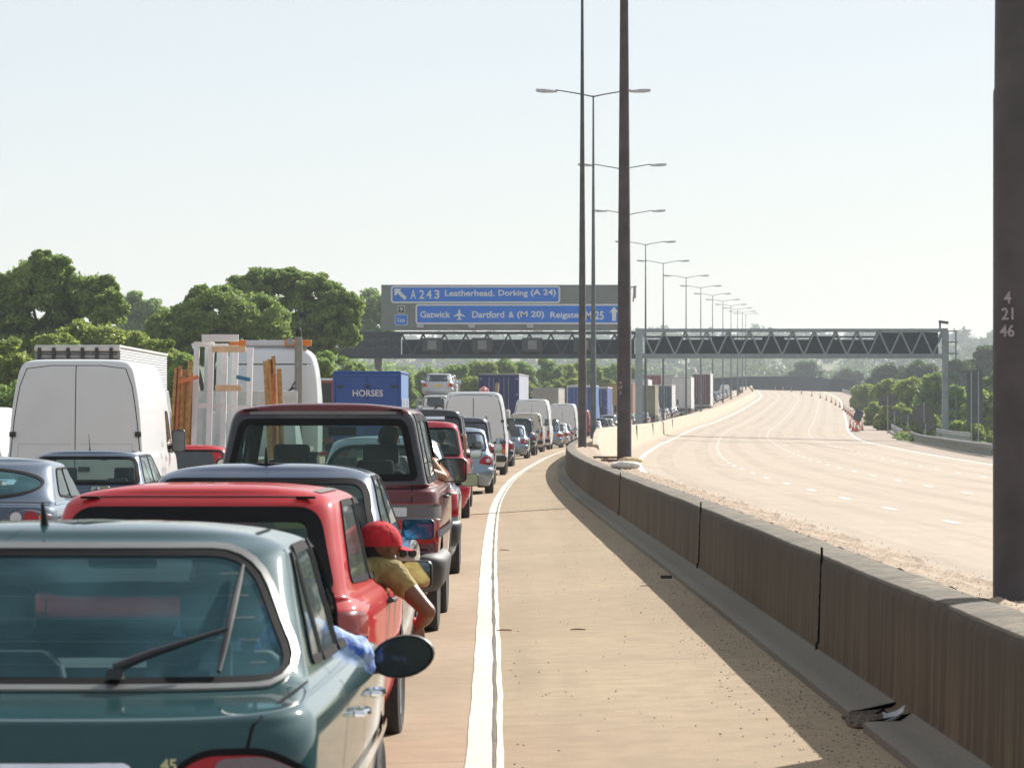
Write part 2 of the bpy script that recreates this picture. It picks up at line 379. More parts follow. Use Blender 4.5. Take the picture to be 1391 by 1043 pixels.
# dark strip across the empty carriageway, bitumen seams, tyre wear
V = []; F = []
for i in range(25):
    x = 8.2 + i * (20.2 / 24); y = 258 + .06 * i + .5 * math.sin(i * 1.7)
    for dy in (0, 1.6): V.append((x, y + dy, float(zR(x, y)) + .009))
for i in range(24): F.append((2*i, 2*i+2, 2*i+3, 2*i+1))
tag(mesh_obj('dark_cross_strip', V, F, M_CRACK), kind='structure')  # strip shares the colour of the joint sealant
M_TRACK = None
M_SEAM = plain('bitumen_seam', (.36, .285, .205), .9, var=.3, scale=2)
def seam(pts, w):
    f = pch([p[0] for p in pts], [p[1] for p in pts]); Y = np.arange(pts[0][0], pts[-1][0], 3.0)
    tag(strip('road_seam', Y, lambda y: XR(y) + f(y) - w, lambda y: XR(y) + f(y) + w, zR, M_SEAM, 1, dz=.011), kind='structure')
seam([(205, 12.6), (240, 11.6), (275, 10.6), (330, 10.6), (400, 12.8), (460, 13.6)], .07)
m_, n_, l_, b_ = nt('tyre_worn_concrete')
_a = noise(n_, l_, 1, 4, .6, stretch=(1.2, .06, 1)); _f = noise(n_, l_, 30, 4, .7)
_c = mix(n_, l_, ramp(n_, l_, _f, [(.3, .4), (.6, 0)]), (.40, .33, .255), (.28, .23, .18)); l_.new(_c, b_.inputs['Base Color']); b_.inputs['Roughness'].default_value = .85
_tr = n_.new('ShaderNodeBsdfTransparent'); _mx = n_.new('ShaderNodeMixShader'); l_.new(ramp(n_, l_, _a, [(.35, .0), (.7, .16)]), _mx.inputs[0]); l_.new(_tr.outputs[0], _mx.inputs[1]); l_.new(b_.outputs[0], _mx.inputs[2]); l_.new(_mx.outputs[0], n_['Material Output'].inputs['Surface'])
for _o in (2.3, 3.9, 5.8, 7.4, 9.6, 11.2, 13.4, 15.0):
    tag(strip('tyre_track', YR, wobble(lambda y: XR(y) + _o - .32, .05, .05, _o), wobble(lambda y: XR(y) + _o + .32, .05, .06, _o), zR, m_, 1, dz=.0035), kind='structure')
# white diagonal on the right shoulder
V = []
for (x, y) in ((17.3, 150), (17.55, 150), (19.2, 177), (18.9, 177)): V.append((float(XR(y)) + x, y, float(zR(XR(y) + x, y)) + .006))
tag(mesh_obj('shoulder_marking', V, [(0, 1, 2, 3)], M_WHITEO), kind='structure')
# gritty dark kerb line at the right edge of the empty carriageway
M_GRIT = plain('grit', (.17, .14, .10), .95, var=.5, scale=12, bmp=.6)
tag(strip('gutter_dirt', YR, wobble(lambda y: XR(y) + SHO(y) - .4, .12, .3), lambda y: XR(y) + SHO(y) + .35, zR, M_GRIT, 1, dz=.02), kind='structure')

# --- median: left retaining wall with coved foot, gravel infill, right wall
def wall_mat():
    m, n, l, b = nt('stained_concrete_wall')
    tc = n.new('ShaderNodeTexCoord'); P = tc.outputs['Object']
    sx = n.new('ShaderNodeSeparateXYZ'); l.new(P, sx.inputs[0])
    s1 = noise(n, l, 1, 4, .6, P, stretch=(3, 7, .35)); s2 = noise(n, l, 1, 6, .75, P, .6, stretch=(3, 17, .45)); fine = noise(n, l, 38, 5, .7, P); blot = noise(n, l, 1.1, 6, .6, P)
    base = mix(n, l, ramp(n, l, blot, [(.35, 0), (.7, 1)]), (.155, .11, .06), (.235, .17, .095))
    base = mix(n, l, ramp(n, l, s1, [(.40, .85), (.58, 0)]), base, (.075, .053, .033))
    base = mix(n, l, ramp(n, l, s2, [(.44, .7), (.54, 0)]), base, (.09, .064, .038))
    # algae and soot run down from the coping
    mm = n.new('ShaderNodeMath'); mm.operation = 'ADD'; l.new(sx.outputs[2], mm.inputs[0])
    m2 = n.new('ShaderNodeMath'); m2.operation = 'MULTIPLY'; l.new(s1, m2.inputs[0]); m2.inputs[1].default_value = .5; l.new(m2.outputs[0], mm.inputs[1])
    base = mix(n, l, ramp(n, l, mm.outputs[0], [(.5, 0), (.98, .68)]), base, (.06, .052, .04))
    base = mix(n, l, ramp(n, l, fine, [(.3, .5), (.5, 0), (.75, .3)]), base, (.09, .08, .065))
    l.new(base, b.inputs['Base Color']); b.inputs['Roughness'].default_value = .93; b.inputs['Specular IOR Level'].default_value = .2
    bump(n, l, b, fine, .5, .006); return m
M_WALL = wall_mat()
def coping_mat():
    m, n, l, b = nt('mossy_coping')
    a = noise(n, l, 9, 6, .7); f = noise(n, l, 60, 4, .7); c2 = noise(n, l, 1.4, 5, .6)
    c = mix(n, l, ramp(n, l, a, [(.35, 0), (.62, 1)]), (.085, .072, .05), (.30, .25, .185))
    c = mix(n, l, ramp(n, l, c2, [(.4, .6), (.6, 0)]), c, (.075, .066, .045)); c = mix(n, l, ramp(n, l, f, [(.35, .5), (.6, 0)]), c, (.05, .045, .035))
    l.new(c, b.inputs['Base Color']); b.inputs['Roughness'].default_value = .95; bump(n, l, b, f, .6, .01); return m
M_COPE = coping_mat()
WT = lambda D: RZ(D) + np.interp(D, [0, 90, 300, 400], [.78, .79, .80, .80])        # height of the median top
NR_ = random.Random(3)
_jit = {}
def jit(k, a):
    if k not in _jit: _jit[k] = NR_.uniform(-a, a)
    return _jit[k]
def sweep(name, ys, prof, mat, parent=None, closed=False, smooth=40, caps=False):
    """prof(y) -> list of (x, z); swept along y"""
    V = []; F = []; n = None
    for y in ys:
        p = prof(float(y)); n = len(p); V += [(a, y, b) for a, b in p]
    for j in range(len(ys) - 1):
        for i in range(n if closed else n - 1): F.append((j*n+i, (j+1)*n+i, (j+1)*n+(i+1) % n, j*n+(i+1) % n))
    if caps: F.append(tuple(range(n))); F.append(tuple(range(len(V)-1, len(V)-n-1, -1)))
    return mesh_obj(name, V, F, mat, parent, smooth)
def face_prof(y):
    x = float(XL(y)); g = float(zL(x, y)); t = float(WT(y)); e = .003 * math.sin(y * 1.1) + .0015 * math.sin(y * 9.7)
    return [(x + .06, g - .1), (x - .045, g + .05), (x - .005, g + .058), (x + .022, g + .075), (x + .032, g + .11), (x + .045, t - .06 + e), (x + .06, t - .02 + e), (x + .085, t + e)]
def cope_prof(y):
    x = float(XL(y)); t = float(WT(y)); e = .003 * math.sin(y * 1.1) + .0015 * math.sin(y * 9.7)
    return [(x + .085, t + e), (x + .15, t + .008), (x + .30, t + .012 + .01 * math.sin(y * 1.9)), (x + .37, t - .01)]
wall = empty('median_wall', (0, 0, 0), 0, 'low stained concrete wall curving along the near side of the central reservation', 'wall')
YW = np.concatenate([np.arange(5, 130, .35), np.arange(130, 300, 1.5), np.arange(300, 950, 8)])
sweep('wall_face', YW, face_prof, M_WALL, wall, smooth=50)
sweep('coping', YW, cope_prof, M_COPE, wall, smooth=60)
# foot ledge in two runs with a broken-out piece between them
M_LEDGE = plain('foot_concrete', (.21, .19, .155), .95, var=.18, scale=45, spec=.1)
def ledge_prof(y):
    x = float(XL(y)); g = float(zL(x, y)); e = 0
    return [(x - .235 + e, g - .05), (x - .23 + e, g + .035), (x - .215 + e, g + .045), (x - .12, g + .048), (x - .045, g + .05), (x + .02, g + .09)]
sweep('foot_ledge', np.arange(5, 19.15, .2), ledge_prof, M_LEDGE, wall, smooth=40, caps=True)
sweep('foot_ledge', np.concatenate([np.arange(19.75, 130, .3), np.arange(130, 300, 3)]), ledge_prof, M_LEDGE, wall, smooth=40, caps=True)
# vertical construction joints
mb = MB()
for y in (24.3, 37.5, 58):
    for i in range(9):
        z0 = .07 + i * .078; xw = float(XL(y)) + .02 + .003 * i + (0 if i > 0 else -.012)
        mb.box((xw + .004, y + .006 * math.sin(i * 2.1 + y), float(zL(xw, y)) - .02 + z0 + .04), (.016, .008 + .006 * (i % 2), .085))
mb.build('wall_joint', M_SEAL, wall)
M_GRAV = plain('gravel_bed', (.36, .27, .19), .95, var=.4, scale=30, bmp=1.0)
def infill_prof(y):
    x0 = float(XL(y)) + .36; x1 = float(XR(y)) - .05; t = float(WT(y)); r = []
    for i in range(7):
        u = i / 6; r.append((x0 + (x1 - x0) * u + (0.05 * math.sin(y * 2.3 + 1) + .03 * math.sin(y * 7) if i == 6 else 0), t - .01 + .018 * math.sin(y * 1.7 + i * 2) * (0 < i < 6) + .012 * math.sin(y * 5.1 + i) - (.07 if i == 6 else 0)))
    return r
tag(sweep('median_gravel_bed', YW, infill_prof, M_GRAV, smooth=60), kind='structure')
M_PALE = plain('pale_wall_concrete', (.40, .32, .235), .92, var=.25, scale=1.6, bmp=.3)
def rwall_prof(y):
    x = float(XR(y)); g = float(zR(x, y)); t = float(WT(y)) - .09
    return [(x - .16, t - .25), (x - .14, t - .02), (x - .10, t), (x + .08, t - .005), (x + .10, t - .03), (x + .13, g + .05), (x + .32, g + .03), (x + .36, g - .1)]
rw = empty('far_median_wall', (0, 0, 0), 0, 'pale concrete wall along the empty carriageway side of the reservation', 'wall')
sweep('wall_face', YW[YW < 124], rwall_prof, M_PALE, rw)
def tall_prof(y):
    x = float(XR(y)); g = float(zR(x, y)); hgt = float(np.interp(y, [118, 124, 132, 184, 400, 700, 950], [.75, 1.05, 1.22, 1.20, 1.1, 1.0, .9]))
    return [(x - .28, g - .3), (x - .22, g + hgt - .04), (x - .19, g + hgt), (x - .04, g + hgt), (x, g + hgt - .04), (x + .10, g + .14), (x + .14, g + .09), (x + .42, g + .07), (x + .45, g - .08)]
sweep('wall_face', np.concatenate([np.arange(118, 300, 2), np.arange(300, 951, 8)]), tall_prof, M_PALE, rw, caps=True)
mb = MB()
for y in (176, 215, 262, 330):
    p = tall_prof(y); mb.box((p[4][0] + .03, y, (p[4][1] + p[5][1]) / 2), (.12, .22, 1.0))
mb.build('wall_joint', M_CRACK, rw)
# loose stones on the reservation and grit along the foot of the wall
def stones(name, N, fn, smin, smax, mat, label):
    Vv = []; Ff = []
    for _ in range(N):
        x, y, z, sc_ = fn(); s = random.uniform(smin, smax) * sc_; k = len(Vv)
        q = Matrix.Rotation(random.uniform(0, 6.3), 3, 'Z') @ Matrix.Rotation(random.uniform(-.5, .5), 3, 'X')
        for p in ((-1,-.7,-.4),(1,-.6,-.4),(.8,.8,-.4),(-.8,.7,-.4),(-.6,-.4,.5),(.6,-.5,.45),(.5,.5,.6),(-.5,.45,.4)):
            v = q @ Vector((p[0]*random.uniform(.7,1.2), p[1]*random.uniform(.7,1.2), p[2])) * s; Vv.append((x+v.x, y+v.y, z+v.z+s*.3))
        Ff += [tuple(i + k for i in f) for f in ((0,3,2,1),(4,5,6,7),(0,1,5,4),(1,2,6,5),(2,3,7,6),(3,0,4,7))]
    return tag(mesh_obj(name, Vv, Ff, mat), label, 'gravel', kind='stuff')
M_STONE = plain('stones', (.40, .31, .22), .9, var=.6, scale=14); M_STONED = plain('dark_stones', (.15, .12, .09), .9, var=.6, scale=14)
def f1():
    y = 12 + 75 * random.random() ** 1.6; a = float(XL(y)) + .3; b_ = float(XR(y)) - .02
    return random.uniform(a, b_), y, float(WT(y)) + .004 , 1 + y / 160
stones('gravel', 1500, f1, .002, .005, M_STONE, 'pale loose gravel on top of the central reservation')
def f2():
    y = 14 + 70 * random.random() ** 1.9; x = float(XL(y)) - .24 - abs(random.gauss(0, .24)) ** 1.0
    return x, y, float(zL(x, y)), 1
stones('road_grit', 2600, f2, .0015, .0065, M_STONED, 'dark grit and small debris scattered along the foot of the wall')
def f3():
    y = random.uniform(19.15, 19.75); x = float(XL(y)) - random.uniform(-.02, .26); return x, y, float(zL(x, y)) + .01, 1
stones('rubble', 420, f3, .008, .026, M_STONED, 'dark rubble in the broken gap of the wall foot')
def f4():
    y = 14 + 60 * random.random() ** 1.6; x = random.uniform(float(XL(y) + EDGE(y)) + .15, float(XL(y)) - .3); return x, y, float(zL(x, y)), 1
stones('stone_chips', 420, f4, .002, .007, M_STONED, 'sparse stone chips on the pale concrete hard strip')
# noise barrier beyond the crest
mb = MB(); pts = []
for x, y, h in ((30, 760, 2.6), (44, 800, 2.9), (58, 850, 3.2), (72, 900, 3.6), (80, 925, 3.7), (86, 925, 3.4), (90.0, 925, .6)): pts.append((x, y, h))
nb = empty('noise_barrier', (0, 0, 0), 0, 'long dark timber noise barrier crossing behind the crest of the empty carriageway', 'fence')
for i in range(len(pts) - 1):
    (x0, y0, h0), (x1, y1, h1) = pts[i], pts[i+1]; N = max(1, int(math.dist((x0, y0), (x1, y1)) / 3))
    for k in range(N):
        a, c_ = k / N, (k + 1) / N; xa, ya, ha = (x0+(x1-x0)*a, y0+(y1-y0)*a, h0+(h1-h0)*a); xb, yb, hb = (x0+(x1-x0)*c_, y0+(y1-y0)*c_, h0+(h1-h0)*c_)
        ga, gb = float(RZ(ya)) - 1.2, float(RZ(yb)) - 1.2
        mb.add([(xa, ya, ga - 1), (xb, yb, gb - 1), (xb, yb, gb + 1.2 + hb), (xa, ya, ga + 1.2 + ha), (xa, ya + .15, ga - 1), (xb, yb + .15, gb - 1), (xb, yb + .15, gb + 1.2 + hb), (xa, ya + .15, ga + 1.2 + ha)],
               [(0,1,2,3),(7,6,5,4),(3,2,6,7),(0,4,5,1),(0,3,7,4),(1,5,6,2)])
mb.build('fence_panel', plain('dark_boards', (.012, .014, .015), 1, var=.3, scale=.6, spec=0), nb)

# --- haze
def haze():
    mb = MB(); mb.bb(-1500, 1500, -80, 3600, -8, 84)
    o = mb.build('haze', None); o.data.materials.clear()
    m = bpy.data.materials.new('haze'); m.use_nodes = True; n = m.node_tree.nodes; l = m.node_tree.links; n.clear()
    out = n.new('ShaderNodeOutputMaterial'); v = n.new('ShaderNodeVolumePrincipled')
    v.inputs['Color'].default_value = (.88, .94, 1, 1); v.inputs['Density'].default_value = HAZE; v.inputs['Anisotropy'].default_value = .1
    l.new(v.outputs[0], out.inputs['Volume']); o.data.materials.append(m)
    tag(o, 'thin pale summer haze over the motorway', 'haze', kind='stuff')
HAZE = .00020
haze()
# ================================================================ LAMP POSTS, GANTRY, SIGNS, RAILS, PLANTS
def text_mesh(txt, mat, parent, loc, width=None, height=.3, bold=.008, name='lettering', rx=90, condensed=None, align='CENTER', extrude=.004, rz=0):
    cu = bpy.data.curves.new('t', 'FONT'); cu.body = txt; cu.size = 1; cu.align_x = align; cu.align_y = 'CENTER'; cu.offset = bold; cu.extrude = 0
    cu.resolution_u = 4
    t = bpy.data.objects.new('t', cu); COL.objects.link(t); bpy.context.view_layer.update()
    me = bpy.data.meshes.new_from_object(t.evaluated_get(bpy.context.evaluated_depsgraph_get()))
    bpy.data.objects.remove(t, do_unlink=True)
    V = np.array([v.co[:] for v in me.vertices]); w = V[:, 0].max() - V[:, 0].min(); h = V[:, 1].max() - V[:, 1].min()
    if align == 'CENTER': V[:, 0] -= (V[:, 0].max() + V[:, 0].min()) / 2
    V[:, 1] -= (V[:, 1].max() + V[:, 1].min()) / 2
    V[:, 0] *= (width / w if width else height / h); V[:, 1] *= height / h
    me.vertices.foreach_set('co', V.astype(np.float32).reshape(-1)); me.name = name
    me.materials.clear(); me.materials.append(mat)
    o = bpy.data.objects.new(name, me); COL.objects.link(o); o.parent = parent; CH.setdefault(parent.name, []).append(o)
    o.location = loc; o.rotation_euler = (rad(rx), 0, rad(rz)); return o
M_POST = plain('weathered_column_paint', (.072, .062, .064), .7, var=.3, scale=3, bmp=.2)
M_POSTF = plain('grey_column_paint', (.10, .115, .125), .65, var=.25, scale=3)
M_LAMP = plain('lamp_grey', (.42, .42, .44), .5); M_LAMPG = plain('lamp_glass', (.55, .55, .55), .2)
def lamp_post(x, y, z, label, r0=.135, near=False):
    p = empty('lamp_post', (x, y, z), 0, label, 'lamp post', 'lamp posts in line along the central reservation')
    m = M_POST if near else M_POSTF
    mb = MB(); H = 15.55
    prof = [(-.3, r0), (.0, r0), (2.6, r0 * .97), (2.62, r0 * .93), (H * .5, r0 * .62), (H * .75, r0 * .42), (H, r0 * .27)]
    mb.lathe(prof, axis='Z', seg=20); mb.build('column', m, p, 30)
    for s in (-1, 1):
        a = MB(); a.tube([(0, 0, H - .05), (s * .5, 0, H + .06), (s * 1.7, 0, H + .26)], [.035, .03, .028], 8); a.build('arm', m, p)
        hd = MB()
        sec = [(1.62, .05, .06, H + .20), (1.72, .10, .10, H + .19), (2.2, .16, .15, H + .22), (2.56, .15, .13, H + .235), (2.6, .10, .09, H + .25)]
        V = []; F = []
        for (dx, hw, hh, zc) in sec:
            for (u, w) in ((-1, -.5), (1, -.5), (.8, .4), (.35, .62), (-.35, .62), (-.8, .4)): V.append((s * dx, u * hw, zc + w * hh))
        for i in range(len(sec) - 1):
            for k in range(6): F.append((i*6+k, i*6+(k+1) % 6, (i+1)*6+(k+1) % 6, (i+1)*6+k))
        F += [tuple(range(5, -1, -1)), tuple(range(24, 30))]
        hd.add(V, F); h = hd.build('lamp_head', M_LAMP, p, 30)
        g = MB(); g.box((s * 2.1, 0, H + .145), (.55, .22, .03)); g.build('lens', M_LAMPG, h, bevel=.01)
    return p
PX = [(1388, 18.9), (848, 68.2), (791, 117.5), (806, 166.8), (845.5, 216), (855, 265), (877, 315), (901, 364), (932, 413), (952, 463), (968, 512), (982, 561), (993, 611), (1002, 660), (1008.5, 709), (1013, 758)]
LBL = ['broad dark lamp column nearest the camera at the right edge, numbered 4 21 46', 'thick brown lamp column with small numbers and pale bags at its foot', 'slender dark column standing just left of the thick brown column on the wall',
       'slender column carrying the lowest-reaching full pair of large lamp heads above the sign', 'lamp column hidden by the thick brown column, its two lamp heads sticking out either side', 'lamp column behind the thick brown column with small heads below the second pair']
words = ['first', 'second', 'third', 'fourth', 'fifth', 'sixth', 'seventh', 'eighth', 'ninth', 'tenth', 'eleventh']
for i, (px, D) in enumerate(PX):
    x = (px - 695.5) * D / FPX
    lb = LBL[i] if i < 6 else 'distant grey twin-arm lamp post, %s beyond the median leg of the gantry' % words[i - 6]
    p = lamp_post(x, D, float(WT(D)) - .01, lb, .150 if i == 0 else .135, i < 3)
    if i == 0:
        for t, zz, hh in (('4', 4.09 - .83, .055), ('21', 4.005 - .83, .062), ('46', 3.925 - .83, .062)): pass
        M_NUM = plain('faded_white_digits', (.36, .33, .34), .8, var=.3, scale=80)
        for t, py in (('4', 405), ('21', 427), ('46', 450)):
            zz = CAM_H - (py - 567) * D / FPX - (float(WT(D)) - .01)
            text_mesh(t, M_NUM, p, (-.089 if t != '46' else -.091, -.150 * .80, zz), height=.062, bold=.02, name='digits', rz=-34)
    if i == 1:
        for t, py in (('4', 520), ('19', 526.5), ('5', 533.5)):
            zz = CAM_H - (py - 567) * D / FPX - (float(WT(D)) - .01)
            text_mesh(t, M_NUM, p, (-.075, -.125, zz), height=.068, bold=.02, name='digits', rz=-28)
# pale bags and slabs at the foot of the second column
def bag(x, y, z, s, label, col, rz=0):
    mb = MB(); V = []; F = []
    nu, nv = 14, 9
    for j in range(nv):
        ph = -math.pi/2 + math.pi * j / (nv - 1)
        for i in range(nu):
            th = 2 * math.pi * i / nu; c = math.cos(ph)
            rx = .30 * s * (abs(math.cos(th)) ** .6) * (1 if math.cos(th) > 0 else -1) * abs(c) ** .5; ry = .17 * s * (abs(math.sin(th)) ** .6) * (1 if math.sin(th) > 0 else -1) * abs(c) ** .5
            V.append((rx * (1 + .06 * math.sin(5*th+ph*3)), ry * (1 + .08 * math.sin(4*th)), .075 * s * math.sin(ph) * (1 + .25 * math.sin(th * 3 + 1)) + .07 * s))
    for j in range(nv - 1):
        for i in range(nu): F.append((j*nu+i, j*nu+(i+1) % nu, (j+1)*nu+(i+1) % nu, (j+1)*nu+i))
    mb.add(V, F); o = mb.build('sandbag', plain('sacking_' + col[0], col[1], .9, var=.2, scale=20, bmp=.5), None, 60)
    o.location = (x, y, z); o.rotation_euler = (0, 0, rz); tag(o, label, 'sandbag')
D = 66.6; z = float(WT(D)); bag((850 - 695.5) * D / FPX, D, z, .9, 'pale grey bag lying in front of the thick brown column foot', ('grey', (.62, .58, .52)), .2)
bag((856 - 695.5) * 67.3 / FPX, 67.3, z + .09, .75, 'yellowish bag on top of the pale bag at the column foot', ('tan', (.62, .47, .26)), -.3)
for (px, D, lb) in ((823, 84, 'flat dark slab lying on the gravel left of the thick brown column'), (835, 78, 'thin brown slab on the gravel nearer the thick brown column')):
    mb = MB(); mb.box((0, 0, .03), (.38, .7, .05), Matrix.Rotation(.3, 3, 'Z')); o = mb.build('concrete_slab', plain('slab_brown', (.16, .11, .07), .9, var=.3), None, bevel=.01)
    o.location = ((px - 695.5) * D / FPX, D, float(WT(D))); tag(o, lb, 'slab')
# litter by the broken ledge
mb = MB(); x, y = float(XL(19.0)) - .09, 19.0; z = float(zL(x, y)) + .052
V = [(0, 0, 0), (.05, .01, .0), (.08, .0, .03), (.10, .02, .055), (.02, .05, .035), (.07, .06, .05), (.11, .05, .08), (.04, -.03, .02), (.09, -.03, .05), (.10, .0, .07), (-.01, .02, .045)]
mb.add(V, [(0, 1, 4), (1, 5, 4), (1, 2, 5), (2, 6, 5), (2, 3, 6), (0, 7, 1), (7, 8, 1), (1, 8, 2), (8, 9, 3), (2, 8, 3), (0, 4, 10)])
o = mb.build('litter', plain('crumpled_paper', (.5, .5, .52), .8), None); o.location = (x - .03, y, z)
so = o.modifiers.new('t', 'SOLIDIFY'); so.thickness = .003; tag(o, 'crumpled white litter on the wall ledge beside the broken gap', 'litter')
for k, (px, py, lb) in enumerate(((785, 850, 'small brown twig lying on the pale hard strip'), (905, 792, 'dark scrap of rubber on the foot ledge of the wall'), (878, 795, 'short pale stick in the wall shadow'), (685, 848, 'thin rust-coloured stick beside the white edge line'), (685, 742, 'orange stick beside the white line, further from the camera'))):
    D = 1.62 * FPX / (py - 567); x = (px - 695.5) * D / FPX; g = float(zL(x, D)) + (.05 if k == 1 else .0)
    mb = MB(); q = random.uniform(-.2, .2)
    if k == 1: mb.box((0, 0, .02), (.11, .06, .03))
    else: mb.tube([(-.06, 0, .01), (-.01, .01 + q * .1, .014), (.06, q * .2, .01)], [.004, .006, .004], 6)
    o = mb.build('stick' if k != 1 else 'rubber_scrap', plain('stick_%d' % k, ((.2, .12, .06), (.02, .02, .022), (.4, .36, .3), (.35, .12, .04), (.4, .16, .05))[k], .8)); o.location = (x, D, g); tag(o, lb, 'stick' if k != 1 else 'scrap')

# ---------------- gantry
GD = 310.0; S = GD / FPX
gx = lambda px: (px - 695.5) * S
gz = lambda py: CAM_H - (py - 567) * S
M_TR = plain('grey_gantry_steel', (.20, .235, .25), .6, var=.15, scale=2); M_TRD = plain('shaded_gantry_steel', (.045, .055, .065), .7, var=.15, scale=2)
M_MESH = plain('dark_gantry_cladding', (.02, .027, .034), .8, var=.2, scale=3)
def truss(parent, x0, x1, z0, z1, y0, y1, n, mat, w=.22):
    mb = MB()
    for y in (y0, y1):
        mb.bb(x0, x1, y - w/2, y + w/2, z0 - w/2, z0 + w/2 + .12); mb.bb(x0, x1, y - w/2 + .003, y + w/2 - .003, z1 - w/2, z1 + w/2)
    mb.build('chord', mat, parent)
    for y, nm in ((y0, 'bracing'), (y1, 'bracing')):
        d = MB(); st = (x1 - x0) / n
        for i in range(n):
            a = x0 + i * st
            d.bar((a, y, z1 - .1), (a + st/2, y, z0 + .15), .13); d.bar((a + st/2, y, z0 + .15), (a + st, y, z1 - .1), .13)
        d.build(nm, mat, parent)
    d = MB()
    for i in range(n + 1):
        a = x0 + (x1 - x0) * i / n; d.bar((a, y0, z1), (a, y1, z1), .1); d.bar((a, y0, z0), (a, y1, z0), .1)
    d.build('cross_member', mat, parent)
g = empty('gantry', (gx(868), GD, 0), 0, 'dark steel truss gantry over the queue carrying the blue direction signs', 'gantry', 'gantries over the motorway')
X0 = gx(868)
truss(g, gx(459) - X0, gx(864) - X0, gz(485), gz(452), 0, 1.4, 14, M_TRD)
mb = MB(); mb.bb(gx(463) - X0, gx(467) - X0, .5, .9, -1.2, gz(486)); mb.bb(gx(470) - X0, gx(474) - X0, .5, .9, -1.2, gz(486)); mb.build('leg', M_TR, g)
mb = MB(); mb.bb(gx(546) - X0, gx(862) - X0, .55, .62, gz(484.5), gz(461)); mb.build('walkway', M_MESH, g)
mb = MB(); mb.bb(gx(459.5) - X0, gx(545) - X0, -.45, -.16, gz(486), gz(451)); ms = mb.build('message_sign', plain('matrix_sign_black', (.03, .037, .044), .7, var=.25, scale=4), g, bevel=.05)
mb = MB(); rr = random.Random(5)
for row, (py, xa, xb) in enumerate(((462, 472, 542), (472, 476, 540))):
    px = xa
    while px < xb:
        for k in range(3):
            if rr.random() < .45: mb.box((gx(px) - X0, -.47, gz(py + rr.uniform(-2.2, 2.2))), (.06, .02, .06))
        px += 2.3
mb.build('lamp_dots', plain('dim_matrix_lamps', (.16, .15, .14), .5), ms)
for px in (587, 655, 723, 793):
    mb = MB(); mb.bb(gx(px - 14) - X0, gx(px + 14) - X0, -.5, -.1, gz(478), gz(459)); b1 = mb.build('lane_signal', plain('signal_housing', (.04, .046, .05), .6), g, bevel=.04)
    mb = MB(); mb.bb(gx(px - 6) - X0, gx(px + 6) - X0, -.53, -.503, gz(474.5), gz(462.5)); mb.build('screen', plain('signal_screen', (.17, .18, .18), .5), b1)
# sign panel
mb = MB(); mb.bb(gx(518) - X0, gx(857) - X0, -.25, -.10, gz(449), gz(387)); pn = mb.build('sign_backboard', plain('sign_grey', (.165, .19, .185), .6, var=.1, scale=1), g)
tag(pn, 'grey board holding the two long blue direction signs')
M_SB = plain('sign_blue', (.0, .15, .64), .45, var=.06, scale=1.5); M_SW = plain('sign_white', (.62, .65, .66), .5, var=.05); M_SBK = plain('sign_black', (.02, .02, .022), .5)
def rrect(x0, x1, z0, z1, r, seg=5):
    P = []
    for (cx, cz, a0) in ((x1 - r, z1 - r, 0), (x0 + r, z1 - r, 90), (x0 + r, z0 + r, 180), (x1 - r, z0 + r, 270)):
        for k in range(seg + 1): a = rad(a0 + 90 * k / seg); P.append((cx + r * math.cos(a), cz + r * math.sin(a)))
    return P
def sign(parent, x0, x1, z0, z1, y, label, face=None, border=.14, r=.25, name='direction_sign'):
    mb = MB(); mb.prism(rrect(x0, x1, z0, z1, r), y, y - .05); o = mb.build(name, M_SW, parent); tag(o, label)
    mb = MB(); mb.prism(rrect(x0 + border, x1 - border, z0 + border, z1 - border, max(.03, r - border)), y - .052, y - .06); mb.build('sign_face', face or M_SB, o); return o
s1 = sign(pn, gx(531) - X0, gx(761) - X0, gz(412), gz(388.5), -.26, 'blue sign reading A243 Leatherhead. Dorking (A24)')
s2 = sign(pn, gx(564.5) - X0, gx(843) - X0, gz(440.5), gz(413.2), -.26, 'blue sign reading Gatwick, Dartford & (M20), Reigate, M25')
def T(txt, a, b_, py, h, par, bold=.012):
    text_mesh(txt, M_SW, par, ((gx(a) + gx(b_)) / 2 - X0, -.325, gz(py)), width=(b_ - a) * S, height=h * S, bold=bold)
for ch, a in (('A', 558), ('2', 569.5), ('4', 579.5), ('3', 590)): T(ch, a, a + 7, 400, 12, s1, .015)
T('Leatherhead.', 604.5, 671.5, 398.3, 8.5, s1, .02); T('Dorking', 677, 717, 399.2, 10.3, s1, .02); T('(A 24)', 721, 755, 398.3, 10.5, s1, .02)
T('Gatwick', 571, 612, 427.3, 8.8, s2, .02); T('Dartford', 641.5, 685, 427.3, 9, s2, .02); T('&', 691, 698, 427.5, 8, s2, .02); T('(M 20)', 702.5, 739, 428, 10.5, s2, .02); T('Reigate', 747.5, 786, 429, 10.5, s2, .02); T('M 25', 795, 820, 428.6, 11.5, s2, .02)
def flat(poly, par, y=-.325):
    mb = MB(); mb.prism([(gx(a) - X0, gz(b_)) for a, b_ in poly], y, y - .012); mb.build('symbol', M_SW, par)
flat([(536, 392.5), (545.5, 392.5), (543.2, 395), (552.5, 404.3), (549.5, 407.8), (540.3, 398.5), (538, 401.5), (536, 401.5)][::-1], s1)
flat([(834, 417), (840.5, 425), (837, 424), (836.5, 436), (831.5, 436), (831, 424), (827.5, 425)][::-1], s2)
flat([(624, 420.3), (625.2, 421.6), (625.4, 425.6), (631.3, 429.3), (631.3, 430.6), (625.3, 428.9), (625, 432.2), (627.3, 434), (627.3, 434.9), (624, 434.3), (620.7, 434.9), (620.7, 434), (623, 432.2), (622.7, 428.9), (616.7, 430.6), (616.7, 429.3), (622.6, 425.6), (622.8, 421.6)][::-1], s2)
